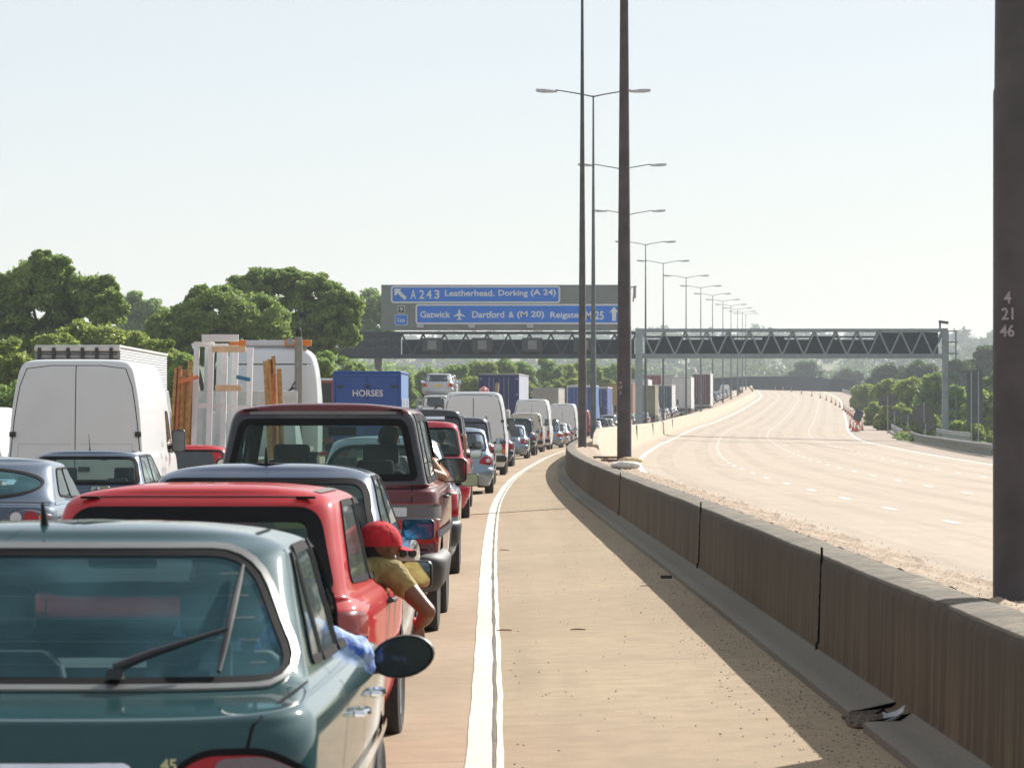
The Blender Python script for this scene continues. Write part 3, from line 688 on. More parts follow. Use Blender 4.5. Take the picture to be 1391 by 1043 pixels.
s3 = sign(pn, gx(540.5) - X0, gx(550) - X0, gz(426), gz(415.3), -.26, 'small black sign reading 9', M_SBK, .05, .06, 'junction_sign'); T('9', 543.4, 547.2, 420.6, 6, s3, .015)
s4 = sign(pn, gx(536.3) - X0, gx(553.8) - X0, gz(442.2), gz(427.2), -.26, 'small blue sign reading 1m', None, .05, .1, 'distance_sign'); T('1m', 540.5, 549.8, 435, 5.8, s4, .012)
for px in (571, 640.5, 720):
    mb = MB(); mb.bb(gx(px - 4.5) - X0, gx(px + 4.5) - X0, -.75, -.33, gz(445.5), gz(440.5)); mb.build('sign_light', M_LAMP, g, bevel=.02)
mb = MB(); a = gx(860) - X0; mb.bar((a, -.2, gz(410)), (a + .1, -.2, gz(391)), .12); mb.bar((a - .3, -.2, gz(391)), (a + .3, -.2, gz(389)), .12); mb.box((a + .12, -.3, gz(398)), (.22, .5, .9)); mb.build('camera_bracket', plain('bracket_grey', (.25, .25, .25), .5), g)
g2 = empty('gantry', (gx(868), GD, 0), 0, 'pale grey steel truss gantry spanning the empty carriageway on tall legs', 'gantry', 'gantries over the motorway')
truss(g2, .3, gx(1282) - X0, gz(484.5), gz(448.5), 0, 1.4, 14, M_TR, .26)
mb = MB(); mb.bb(-.30, .30, -.2, .35, -.2, gz(446)); mb.bb(-.36, .36, -.26, .41, -.5, .75); mb.build('leg', plain('leg_blue_grey', (.26, .31, .33), .6, var=.12, scale=2), g2)
mb = MB(); mb.bb(gx(1280) - X0, gx(1287.5) - X0, -.2, .3, -4.5, gz(446)); mb.build('leg', M_TR, g2)
mb = MB(); mb.bb(.6, gx(1276) - X0, .75, .85, gz(482), gz(461)); mb.bb(gx(1192) - X0, gx(1276) - X0, .95, 1.1, gz(481), gz(451)); mb.build('walkway', M_MESH, g2)
for px in (912, 983, 1052, 1120):
    mb = MB(); mb.bb(gx(px - 15) - X0, gx(px + 15) - X0, .95, 1.25, gz(480), gz(456)); mb.build('lane_signal', M_MESH, g2, bevel=.03)
mb = MB(); mb.bb(.6, gx(1190) - X0, 1.1, 1.2, gz(458.5), gz(456)); mb.build('handrail', M_TRD, g2)
mb = MB(); a = gx(1277) - X0; mb.bar((a, 0, gz(447)), (a, 0, gz(436)), .14); mb.bar((a - .1, 0, gz(436.8)), (a + .7, 0, gz(438.6)), .3, .22); mb.build('camera', M_TRD, g2)
# ladder mast behind the right-hand leg
lad = empty('ladder_mast', (gx(1297), GD + 2, 0), 0, 'green ladder mast standing beside the right leg of the gantry', 'mast')
for s in (-.33, .33):
    mb = MB(); mb.bb(s - .05, s + .05, -.05, .05, -4.6, gz(449)); mb.build('rail', plain('green_mast_paint', (.06, .15, .14), .6), lad)
mb = MB()
for k in range(10): zz = gz(449) - k * .95; mb.bb(-.62, .55, -.03, .03, zz - .05, zz + .05)
mb.build('rung', plain('green_mast_paint', (.06, .15, .14), .6), lad)

# ---------------- sign backs on the right verge
M_BACK = plain('sign_back_grey', (.075, .09, .10), .7, var=.2, scale=2); M_BACKB = plain('sign_back_brown', (.10, .09, .085), .7, var=.2, scale=2)
def signback(px0, px1, py0, py1, D, label, mat, tri=False, posts=1, foot=600, ribs=0, rot=0):
    s = D / FPX; cx = (px0 + px1) / 2; x = (cx - 695.5) * s; zt = CAM_H - (py0 - 567) * s; zb = CAM_H - (py1 - 567) * s; w = (px1 - px0) * s
    gnd = float(terrain(x, D)) - .1; o = empty('road_sign', (x, D, gnd), rot, label, 'road sign')
    mb = MB(); zt -= gnd; zb -= gnd
    if tri: mb.prism([(-w/2, zb), (w/2, zb), (w/2 * .92, zb + (zt-zb) * .42), (w * .06, zt), (-w * .06, zt), (-w/2 * .92, zb + (zt-zb) * .42)][::-1], -.015, .015)
    else: mb.prism(rrect(-w/2, w/2, zb, zt, min(.12, w * .12)), .015, -.015)
    b1 = mb.build('sign_plate', mat, o)
    mb = MB()
    for k in range(max(ribs, 2)):
        zz = zb + (zt - zb) * (k + .5) / max(ribs, 2); mb.bb(-w * .46, w * .46, -.05, -.018, zz - .03, zz + .03)
    mb.build('rib', M_BACK, b1)
    for k in range(posts):
        xx = 0 if posts == 1 else (-w * .22 if k == 0 else w * .22)
        mb = MB(); mb.tube([(xx, -.09, 0), (xx, -.09, zt - .1)], .045, 10); mb.build('post', M_STEEL, o)
    return o
signback(1313, 1335, 503, 575, 286, 'tall grey sign seen from behind, on twin posts right of the gantry leg', M_BACK, posts=2, ribs=5)
signback(1193, 1218, 536, 551, 352, 'grey slanting sign back furthest along the verge', M_BACKB, rot=.25)
signback(1208, 1222, 557, 566, 345, 'small grey sign back low in the bushes by the rail end', M_BACKB)
signback(1225, 1242, 562, 573, 335, 'small dark sign back between the rail end and the triangular sign', M_BACKB)
signback(1240, 1270, 545, 573, 322, 'dark triangular sign seen from behind', M_BACKB, tri=True)
signback(1245, 1269, 574, 583, 321, 'dark plate standing just below the triangular sign', M_BACKB)
# ---------------- safety rails
def rail(D0, D1, off, label, bars=False, step=3.2, h=.78):
    o = empty('safety_rail', (0, 0, 0), 0, label, 'safety rail'); n = max(2, int((D1 - D0) / step)); mb = MB(); pm = MB(); V = []; F = []
    prof = [(-.02, -.16), (-.06, -.13), (-.06, -.07), (-.02, -.03), (-.02, .03), (-.06, .07), (-.06, .13), (-.02, .16), (.0, .16), (.0, -.16)]
    for j in range(n + 1):
        y = D0 + (D1 - D0) * j / n; x = float(XR(y)) + off(y); g = float(zR(x, y)) - .05; k = len(V)
        if y > 860: g -= 0
        V += [(x + a, y, g + h - .17 + b_) for a, b_ in prof]
        if j < n: F += [(k+i, k+(i+1) % 10, k+10+(i+1) % 10, k+10+i) for i in range(10)]
        pm.bb(x, x + .1, y - .06, y + .06, g - .6, g + h - .12)
    F += [tuple(range(10)), tuple(range(len(V) - 1, len(V) - 11, -1))]
    mb.add(V, F); mb.build('beam', M_STEEL, o); pm.build('post', M_STEEL, o)
    if bars:
        p2 = MB(); y = D0
        while y < D1: x = float(XR(y)) + off(y) - .12; g = float(zR(x, y)) - .02; p2.bb(x - .035, x + .035, y - .03, y + .03, g, g + .62); y += 1.5
        p2.build('paling', plain('pale_palings', (.3, .3, .27), .7), o)
        p3 = MB()
        for j in range(n):
            ya, yb = D0 + (D1-D0)*j/n, D0 + (D1-D0)*(j+1)/n
            p3.bar((float(XR(ya)) + off(ya) + .4, ya, float(zR(XR(ya)+off(ya), ya)) + .52), (float(XR(yb)) + off(yb) + .4, yb, float(zR(XR(yb)+off(yb), yb)) + .52), .07)
        p3.build('top_rail', M_STEEL, o)
    return o
rail(331, 900, lambda y: 20.75, 'long silver safety rail along the far verge ending in a sloping tip')
rail(196, 322, pch([190, 230, 322], [19.35, 19.75, 21.1]), 'near safety rail with rows of pale palings below the triangular sign', True)
rail(270, 318, lambda y: 23.2, 'second dark rail standing behind the palings near the gantry leg', step=2.4, h=1.1)
# ---------------- cones, works signs
M_CONE = plain('cone_orange', (.55, .09, .025), .6, var=.2); M_CW = plain('cone_white', (.5, .48, .44), .6)
def cone(x, y, z, label):
    o = empty('traffic_cone', (x, y, z), 0, label, 'traffic cone', 'cones closing the far shoulder')
    mb = MB(); mb.lathe([(.05, .17), (.30, .125), (.58, .075), (.95, .035)], axis='Z', seg=10); mb.build('cone', M_CONE, o, 40)
    mb = MB(); mb.lathe([(.42, .107), (.66, .072)], axis='Z', seg=10); mb.build('sleeve', M_CW, o, 40)
    mb = MB(); mb.bb(-.24, .24, -.24, .24, 0, .06); mb.build('base', M_RUBBER, o, bevel=.01); return o
coff = pch([420, 520, 600, 700, 820, 890], [17.6, 16.8, 15.6, 13.0, 7.5, 3.0])
c0 = None; ncone = 0; D = 425.0
while D < 880:
    x = float(XR(D)) + float(coff(D)); z = float(zR(x, D)) + .01
    if c0 is None: c = c0 = cone(x, D, z, 'orange and white cone in the row closing off the far shoulder')
    else: c = copy_tree(c0); c.location = (x, D, z)
    ncone += 1; D += 19 if D < 540 else 30
wk = empty('works_sign', ((1166 - 695.5) * 370 / FPX, 370, float(zR((1166 - 695.5) * 370 / FPX, 370))), .5, 'tilted black-backed works sign on an orange frame among cones on the far shoulder', 'works sign')
mb = MB(); mb.box((0, 0, 1.55), (1.0, .05, 1.15), Matrix.Rotation(.45, 3, 'Y')); mb.build('sign_plate', plain('works_black', (.04, .045, .06), .6), wk, bevel=.02)
mb = MB(); mb.bar((-.35, .1, 0), (-.05, .1, 1.1), .09); mb.bar((.35, .1, 0), (.05, .1, 1.1), .09); mb.build('frame', M_CONE, wk)
mb = MB(); mb.bb(-.25, .25, -.2, .2, 0, .25); mb.build('weight', M_CW, wk, bevel=.05)
for (px, D, lb) in ((1159, 364, 'cone standing just left of the tilted works sign'), (1164, 361, 'nearest cone below the tilted works sign'), (1171, 372, 'cone standing right of the tilted works sign'), (1155, 392, 'cone between the works sign and the long row')):
    x = (px - 695.5) * D / FPX; c = copy_tree(c0); c.location = (x, D, float(zR(x, D)) + .01); c['label'] = lb
mb = MB(); mb.bb(-.5, .5, -.1, .1, .25, .6); mb.bb(-.45, -.35, -.25, .25, 0, .3); mb.bb(.35, .45, -.25, .25, 0, .3); o = mb.build('works_barrier', M_CONE, None, bevel=.02)
x = (1231 - 695.5) * 328 / FPX; o.location = (x, 328, float(terrain(x, 328)) + .35); tag(o, 'small red and orange works barrier beside the end of the silver rail', 'barrier')

# ---------------- vegetation
def leaf_mat(name, c0, c1, c2=None, sc=1.1):
    m = bpy.data.materials.new(name); m.use_nodes = True; n = m.node_tree.nodes; l = m.node_tree.links; b = n['Principled BSDF']; out = n['Material Output']
    a = noise(n, l, sc, 4); f = noise(n, l, 7, 3, .7)
    c = mix(n, l, ramp(n, l, a, [(.35, 0), (.65, 1)]), c0, c1); c = mix(n, l, ramp(n, l, f, [(.3, .35), (.6, 0)]), c, tuple(k * .6 for k in c0))
    if c2: c = mix(n, l, ramp(n, l, f, [(.55, 0), (.8, .7)]), c, c2)
    l.new(c, b.inputs['Base Color']); b.inputs['Roughness'].default_value = .55; b.inputs['Specular IOR Level'].default_value = .35
    t = n.new('ShaderNodeBsdfTranslucent'); l.new(c, t.inputs[0]); mx = n.new('ShaderNodeMixShader'); mx.inputs[0].default_value = .52
    l.new(b.outputs[0], mx.inputs[1]); l.new(t.outputs[0], mx.inputs[2]); l.new(mx.outputs[0], out.inputs[0]); return m
L_OAK = leaf_mat('oak_leaves', (.20, .29, .065), (.29, .39, .10), (.40, .48, .17))
L_MID = leaf_mat('mid_leaves', (.20, .31, .075), (.28, .39, .11), (.38, .47, .16))
L_LIME = leaf_mat('lime_leaves', (.24, .32, .06), (.35, .40, .10), (.46, .50, .18), 1.2)
L_DARK = leaf_mat('dark_leaves', (.075, .12, .035), (.11, .155, .05))
M_BARK = plain('bark', (.07, .055, .04), .95, var=.3)
def crown_quads(rg, lobes, leaf, per, sub=14, subr=.34, hollow=.12):
    out = []
    for (cx, cy, cz, rx, ry, rz) in lobes:
        v = rg.normal(size=(sub * 3, 3)); v /= np.linalg.norm(v, axis=1)[:, None]; v = v[v[:, 2] > -.55][:sub]
        R = np.array([rx, ry, rz]); rad_ = rg.uniform(1 - hollow * 2.2, 1.04, len(v))[:, None]
        cen = v * rad_ * R * .82 + np.array([cx, cy, cz]); sr = subr * rg.uniform(.65, 1.25, len(v)) * min(rx, rz)
        for c, s in zip(cen, sr):
            n = max(10, int(per * (s / (subr * min(rx, rz))) ** 2)); d = rg.normal(size=(n, 3)); d /= np.linalg.norm(d, axis=1)[:, None]
            p = c + d * s * (.25 + 1.05 * rg.random(n) ** .55 + .22 * np.abs(rg.normal(size=n)) * (rg.random(n) < .35))[:, None] * np.array([1.15, 1.15, .78]); nm = d + rg.normal(size=(n, 3)) * 1.1; nm[:, 2] += .35; nm /= np.linalg.norm(nm, axis=1)[:, None]
            t = np.cross(nm, rg.normal(size=(n, 3))); t /= np.linalg.norm(t, axis=1)[:, None]; b = np.cross(nm, t); L = (leaf * rg.uniform(.55, 1.35, n))[:, None]
            t = t * L; b = b * L * .62
            out.append(np.stack([p - t - b * .3, p + t * .1 - b, p + t + b * .2, p - t * .1 + b], 1))
    return np.concatenate(out)
def tree(x, y, z, lobes, leaf, per, mat, label, cat='tree', name='tree', group=None, trunk=True, seed=1, sub=14, hollow=.12, bh=None, subr=.34):
    rg = np.random.default_rng(seed); o = empty(name, (x, y, z), 0, label, cat, group)
    quads_obj('crown', crown_quads(rg, lobes, leaf, per, sub, subr, hollow), mat, o)
    mb = MB(); top = max(l[2] for l in lobes); r0 = max(.08, top * .035)
    mb.tube([(0, 0, -.5), (.05, 0, top * .25), (-.05, .1, top * .5), (0, 0, top * .8)], [r0 * 1.3, r0, r0 * .8, r0 * .4], 9)
    for l in lobes[:7]:
        mb.tube([(0, 0, top * .22), (l[0] * .4, l[1] * .4, top * .22 + (l[2] - top * .22) * .55), (l[0], l[1], l[2] + l[5] * .2)], [r0 * .6, r0 * .35, r0 * .12], 6)
    mb.build('trunk', M_BARK, o); return o
def px_tree(lobpx, D, leaf, per, mat, label, seed=1, name='tree', group=None, cat='tree', depth=.9, sub=14, hollow=.12, subr=.34):
    """lobes given where they stand on the far verge: (centre px, py, half-width px, half-height px, depth offset m)"""
    s = D / FPX; x0 = sum(l[0] for l in lobpx) / len(lobpx); X = (x0 - 695.5) * s; g = float(terrain(X, D)) - .1
    lob = [((l[0] - x0) * s, l[4], CAM_H - (l[1] - 567) * s - g, l[2] * s, l[2] * s * depth, l[3] * s) for l in lobpx]
    return tree(X, D, g, lob, leaf, per, mat, label, cat, name, group, seed=seed, sub=sub, hollow=hollow, subr=subr)
px_tree([(40, 400, 52, 48, 0), (110, 410, 45, 42, .5), (70, 372, 34, 30, 0), (150, 425, 28, 34, -1), (5, 425, 42, 46, 0), (90, 455, 60, 40, 1), (25, 465, 55, 45, 1), (140, 392, 22, 20, 0), (55, 352, 20, 14, 0), (-25, 390, 34, 36, 0)], 200, .105, 270, L_OAK, 'tall dark oak with an uneven crown at the left edge of the picture', 3, 'oak_tree', sub=52, hollow=.24, subr=.2)
px_tree([(300, 432, 58, 44, -1), (248, 446, 48, 42, 0), (350, 440, 48, 42, 0), (220, 462, 28, 34, 0), (300, 470, 80, 40, 1), (290, 405, 40, 20, 0)], 212, .105, 270, L_OAK, 'broad round-topped oak in front of the tallest domed tree', 5, 'oak_tree', sub=52, subr=.2)
px_tree([(350, 392, 52, 30, 0), (415, 392, 48, 29, .5), (455, 418, 36, 34, 0), (400, 428, 60, 40, 1), (325, 402, 36, 26, 0), (462, 455, 30, 38, 0), (420, 470, 60, 40, 1), (475, 440, 18, 34, 0), (385, 375, 40, 13, 0)], 240, .115, 270, L_OAK, 'tallest domed oak behind the white truck cab, reaching the gantry', 8, 'oak_tree', sub=52, hollow=.24, subr=.2)
px_tree([(178, 415, 22, 24, 0), (205, 425, 18, 22, 0), (192, 440, 26, 28, 1)], 430, .3, 150, L_MID, 'pale hazy tree seen in the gap between the two oaks', 11, 'distant_tree')
px_tree([(503, 415, 20, 26, 0), (525, 428, 18, 26, 0), (512, 450, 28, 30, 1)], 470, .3, 170, L_MID, 'pale hazy tree partly behind the left end of the sign board', 12, 'distant_tree')
rs = random.Random(21)
def bush(px, py, w, h, D, mat, label, seed, leaf=.13, per=190, group=None, cat='bush', name='bush'):
    lob = [(px, py + h * .55, w * .55, h * .55, 0)] + [(px + rs.uniform(-.6, .6) * w, py + h * rs.uniform(.4, .9), w * rs.uniform(.28, .5), h * rs.uniform(.3, .5), rs.uniform(-1, 1)) for _ in range(5)] + [(px + q * w * .5, py + h * 1.2, w * .5, h * .6, 0) for q in (-.8, 0, .8)] + [(px + q * w * .55, py + h * 1.9, w * .45, h * .6, 0) for q in (-.7, .7)]
    return px_tree(lob, D, leaf, per, mat, label, seed, name, group, cat)
GB = 'yellow-green bushes on the left verge'
for k, (px, py, w, h, D, mt, lb) in enumerate((
    (12, 458, 42, 55, 165, L_LIME, 'light green bush below the oak at the left edge'), (70, 452, 42, 50, 172, L_LIME, 'light green bush above the white van roof, left of the lorry'),
    (130, 436, 50, 55, 180, L_LIME, 'highest yellow-green bush rising behind the mesh-sided lorry'), (190, 450, 40, 50, 176, L_LIME, 'yellow-green bush behind the right half of the mesh-sided lorry'),
    (225, 462, 30, 50, 170, L_LIME, 'small yellow-green bush between the lorry and the glazing frames'), (20, 520, 50, 60, 150, L_MID, 'green bush low beside the white van at the left edge'),
    (248, 480, 22, 45, 160, L_MID, 'green bush just left of the glazing frames'), (440, 478, 30, 40, 200, L_MID, 'green bush between the white truck cab and the gantry leg'),
    (480, 492, 26, 30, 240, L_MID, 'green bush under the left end of the gantry'))):
    bush(px, py, w, h, D, mt, lb, 40 + k, group=GB, name='bush')
GH = 'bushes and small trees in the belt behind the queue'
hz = [(470, 500, 28, 30, 330), (512, 502, 24, 26, 400), (548, 507, 22, 22, 380), (580, 500, 26, 28, 420), (615, 494, 28, 32, 430), (650, 489, 26, 34, 440), (682, 486, 26, 36, 450), (712, 488, 24, 34, 470), (742, 486, 26, 36, 480), (770, 492, 24, 32, 500), (800, 488, 24, 34, 520), (830, 492, 24, 32, 540), (858, 498, 22, 28, 560), (700, 512, 40, 20, 420), (640, 512, 36, 22, 400), (760, 514, 40, 18, 460), (820, 512, 30, 18, 520)]
wd = ['first', 'second', 'third', 'fourth', 'fifth', 'sixth', 'seventh', 'eighth', 'ninth', 'tenth', 'eleventh', 'twelfth', 'thirteenth']
for k, (px, py, w, h, D) in enumerate(hz):
    mt = (L_MID, L_LIME, L_OAK, L_MID)[k % 4] if k < 13 else L_LIME
    lb = ('%s green tree from the left gantry leg in the belt behind the queue' % wd[k]) if k < 13 else ['low pale scrub behind the dark blue lorry', 'low pale scrub behind the car transporter', 'low pale scrub above the beige trailer', 'low pale scrub beside the brown lorry'][k - 13]
    bush(px, py, w, h, D, mt, lb, 60 + k, leaf=.22, per=130, group=GH, name='small_tree' if k < 13 else 'bush', cat='tree' if k < 13 else 'bush')
GR = 'bushes and trees on the right verge'
rz = [(1180, 522, 24, 22, 560, L_LIME, 'pale bush just right of the noise barrier end'), (1205, 516, 26, 26, 470, L_LIME, 'bright bush above the slanting sign back'), (1238, 512, 28, 32, 430, L_LIME, 'bright bush above the triangular sign'),
      (1268, 505, 26, 38, 400, L_MID, 'green bush left of the gantry leg'), (1300, 520, 24, 40, 350, L_MID, 'green bush behind the ladder mast'), (1330, 530, 26, 44, 330, L_LIME, 'bright bush behind the tall sign posts'), (1352, 500, 26, 50, 380, L_MID, 'green bush at the right behind the broad dark column'),
      (1215, 548, 28, 28, 380, L_LIME, 'low bright scrub around the small sign backs'), (1262, 562, 30, 26, 335, L_LIME, 'low bright scrub behind the triangular sign'), (1310, 572, 34, 26, 310, L_LIME, 'low scrub behind the palings'), (1190, 545, 18, 22, 420, L_LIME, 'narrow bright scrub along the sloping rail'),
      (1207, 494, 34, 30, 760, L_DARK, 'dark tree beyond the bright bush, left of the gantry leg'), (1250, 490, 34, 34, 700, L_DARK, 'dark round tree directly behind the gantry leg bush'), (1300, 488, 30, 38, 620, L_DARK, 'dark tree behind the ladder mast'), (1340, 468, 34, 50, 640, L_DARK, 'tall dark tree at the right beside the broad column'),
      (1150, 500, 26, 24, 1000, L_DARK, 'hazy tree behind the right end of the noise barrier'), (1095, 489, 28, 26, 1050, L_DARK, 'round dark tree standing above the noise barrier')]
for k, (px, py, w, h, D, mt, lb) in enumerate(rz):
    bush(px, py, w, h, D, mt, lb, 90 + k, leaf=.2 if D < 500 else .4, per=150, group=GR, name='bush' if k < 11 else 'tree', cat='bush' if k < 11 else 'tree')
# plants at the foot of the near rail
mb = []; rg = np.random.default_rng(4)
lob = []
for k in range(14):
    y = rs.uniform(300, 335); x = float(XR(y)) + 20.6 + rs.uniform(-.3, .5); lob.append((x, y, float(zR(x, y)) + .1, .8, .8, .45))
tag(quads_obj('weeds', crown_quads(rg, lob, .09, 60, 8), L_MID), 'green weeds growing at the foot of the near rail', 'weeds', kind='stuff')
# distant woods on the hills: a mass nobody could count
rg = np.random.default_rng(9); lob = []
for k in range(1500):
    D = 1060 + 2000 * rg.random() ** 1.15; px = rg.uniform(-60, 1450); x = (px - 695.5) * D / FPX; h = rg.uniform(3.2, 5.8) * (1.4 if rg.random() < .15 else 1)
    z = float(terrain(x, D)); lob.append((x, D, z + h * .7, h * rg.uniform(.8, 1.3), h, h))
Q = []
for l in lob:
    Q.append(crown_quads(rg, [l], .75 + (l[1] - 1000) / 2400, 34, 6, .42))
tag(quads_obj('distant_woodland', np.concatenate(Q), L_DARK), 'hazy wooded hills far beyond the motorway', 'woodland', kind='stuff')
lob = []
for k in range(420):
    D = 600 + 420 * rg.random(); 
    if k % 2: px = rg.uniform(380, 900)
    else: px = rg.uniform(1180, 1450)
    x = (px - 695.5) * D / FPX; Dc = min(D, 960)
    if k % 2 and x > float(XL(Dc)) - 26: continue
    if not k % 2 and x < float(XR(Dc)) + 24: continue
    h = rg.uniform(1.6, 3.2); lob.append((x, D, float(terrain(x, D)) + h * .6, h * 1.3, h, h))
Q = [crown_quads(rg, [l], .42, 40, 6, .42) for l in lob]
tag(quads_obj('far_scrub', np.concatenate(Q), L_MID), 'scrub covering the far verges below the hills', 'scrub', kind='stuff')
# ================================================================ VEHICLES
# A vehicle shell is a stack of plan outlines ("rings") from sill to roof.  Local frame: x right, y forward from the tail, z up.
def pchip_cols(R):
    n = len(R); d = np.diff(R, axis=0); m = np.zeros_like(R)
    if n > 2:
        a, b = d[:-1], d[1:]; ok = (a * b) > 0; m[1:-1] = np.where(ok, 2 * a * b / np.where(ok, a + b, 1), 0)
    m[0] = d[0]; m[-1] = d[-1]
    return m
class Shell:
    # ring: (yr, yf, hw, zr, zs, zf, lr, lf)
    def __init__(s, rings, nr=2.9, nf=2.6, barrel=.04, nv=14):
        s.R = np.array(rings, float); s.m = pchip_cols(s.R); s.nr, s.nf, s.b = nr, nf, barrel; s.K = len(rings) - 1
    def ring(s, v):
        v = np.clip(np.asarray(v, float), 0, s.K); i = np.minimum(v.astype(int), s.K - 1); t = (v - i)[..., None]
        p0, p1, m0, m1 = s.R[i], s.R[i+1], s.m[i], s.m[i+1]
        return p0*(2*t**3-3*t**2+1) + m0*(t**3-2*t**2+t) + p1*(-2*t**3+3*t**2) + m1*(t**3-t**2)
    def P(s, a, v):
        a = np.asarray(a, float); v = np.asarray(v, float); a, v = np.broadcast_arrays(a, v)
        r = s.ring(v); yr, yf, hw, zr, zs, zf, lr, lf = (r[..., k] for k in range(8))
        A = np.abs(a); t1 = np.clip(A, 0, 1) * np.pi/2; t3 = np.clip(3 - A, 0, 1) * np.pi/2
        xr = np.sin(t1) ** (2/s.nr); xf = np.sin(t3) ** (2/s.nf); q = np.clip(A - 1, 0, 1)
        y = np.where(A < 1, yr + lr * (1 - np.cos(t1) ** (2/s.nr)), np.where(A > 2, yf - lf * (1 - np.abs(np.cos(t3)) ** (2/s.nf)), (yr + lr) * (1 - q) + (yf - lf) * q))
        fx = np.where(A < 1, xr, np.where(A > 2, xf, 1.0))
        ym = (s.R[0][0] + s.R[0][1]) / 2; hl = (s.R[0][1] - s.R[0][0]) / 2
        x = hw * fx * (1 - s.b * np.clip((y - ym) / hl, -1.2, 1.2) ** 2)
        z = np.where(A < 1, zr + (zs - zr) * xr ** 5, np.where(A > 2, zf + (zs - zf) * np.clip(xf, 0, 1) ** 3 * 1.0, zs))
        # along the side the waterline runs from the rear value to the front one only in the caps
        return np.stack([np.sign(a + 1e-12) * x, y, z], -1)
    def N(s, a, v, e=.02):
        s1 = s.P(np.clip(a + e, -2.999, 2.999), v) - s.P(np.clip(a - e, -2.999, 2.999), v); s2 = s.P(a, np.clip(v + e, 0, s.K)) - s.P(a, np.clip(v - e, 0, s.K))
        n = np.cross(s1, s2); L = np.linalg.norm(n, axis=-1, keepdims=True); return n / np.maximum(L, 1e-9)
    def off(s, a, v, d): return s.P(a, v) + s.N(a, v) * np.asarray(d)[..., None]
    def _vt(s, col, v0, v1):
        v = np.linspace(v0, v1, 400); z = s.ring(v)[:, col]; return v, np.maximum.accumulate(z)
    def rear(s, x, z, v0, v1):
        v, zz = s._vt(3, v0, v1); V = np.interp(z, zz, v); r = s.ring(V); ratio = np.clip(np.abs(x) / (r[..., 2] * (1 - s.b)), 0, .9995)
        return np.sign(x) * np.arcsin(ratio ** (s.nr/2)) * 2/np.pi, V
    def side(s, y, z, sg, v0, v1):
        v, zz = s._vt(4, v0, v1); V = np.interp(z, zz, v); r = s.ring(V); yr, yf, lr, lf = r[..., 0], r[..., 1], r[..., 6], r[..., 7]
        q = (y - yr - lr) / (yf - lf - yr - lr); c = np.clip(1 - (y - yr)/lr, 0, 1); cf = np.clip(1 - (yf - y)/lf, 0, 1)
        A = np.where(q < 0, np.arccos(np.clip(c ** (s.nr/2), 0, 1)) * 2/np.pi, np.where(q > 1, 3 - np.arccos(np.clip(cf ** (s.nf/2), 0, 1)) * 2/np.pi, 1 + q))
        return sg * np.clip(A, .5, 2.5), V
    def front(s, x, z, v0, v1):
        v, zz = s._vt(5, v0, v1); V = np.interp(z, zz, v); r = s.ring(V); ratio = np.clip(np.abs(x) / (r[..., 2] * (1 - s.b)), 0, .9995)
        return np.sign(x) * (3 - np.arcsin(ratio ** (s.nf/2)) * 2/np.pi), V
    def samples(s, du, dv):
        vm = s.K * .45; a = np.linspace(0, 3, 900); p = s.P(a, np.full(900, vm)); L = np.concatenate([[0], np.cumsum(np.linalg.norm(np.diff(p, axis=0), axis=1))])
        n = int(L[-1] / du); A = np.interp(np.linspace(0, L[-1], n), L, a); A = np.concatenate([-A[::-1][:-1], A])[:-1]
        v = np.linspace(0, s.K, 1200); p = np.concatenate([s.P(np.full(1200, 0.), v), s.P(np.full(1200, 1.5), v)], 1); L = np.concatenate([[0], np.cumsum(np.linalg.norm(np.diff(p, axis=0), axis=1))])
        n = int(L[-1] / dv); Vv = np.interp(np.linspace(0, L[-1], n), L, v); Vv = np.unique(np.concatenate([Vv, np.arange(s.K + 1)])); return A, Vv
def inpoly(P, poly):
    x, y = P[..., 0], P[..., 1]; c = np.zeros(x.shape, bool); n = len(poly)
    for i in range(n):
        x0, y0 = poly[i]; x1, y1 = poly[(i+1) % n]
        if y0 == y1: continue
        m = ((y0 > y) != (y1 > y)) & (x < (x1 - x0) * (y - y0) / (y1 - y0) + x0); c ^= m
    return c
def rpoly(pts, r, seg=5, step=.07):
    n = len(pts); out = []; r = r if hasattr(r, '__len__') else [r] * n
    for i in range(n):
        p = np.array(pts[i], float); a = np.array(pts[i-1], float) - p; b = np.array(pts[(i+1) % n], float) - p
        la, lb = np.linalg.norm(a), np.linalg.norm(b); ri = min(r[i], la * .48, lb * .48)
        p0 = p + a / la * ri; p1 = p + b / lb * ri
        for k in range(seg + 1):
            t = k / seg; out.append((1-t)**2 * p0 + 2*t*(1-t) * p + t*t * p1)
    out = np.array(out); res = []
    for i in range(len(out)):
        a, b = out[i], out[(i+1) % len(out)]; L = np.linalg.norm(b - a); k = max(1, int(math.ceil(L / step)))
        if L < 1e-5: continue
        for j in range(k): res.append(a + (b - a) * j / k)
    return np.array(res)
def offpoly(P, d):
    n = np.roll(P, -1, 0) - np.roll(P, 1, 0); n = np.stack([n[:, 1], -n[:, 0]], 1); n /= np.maximum(np.linalg.norm(n, axis=1, keepdims=True), 1e-9)
    x, y = P[:, 0], P[:, 1]; area = np.sum(x * np.roll(y, -1) - y * np.roll(x, -1))
    return P + n * (d if area > 0 else -d)
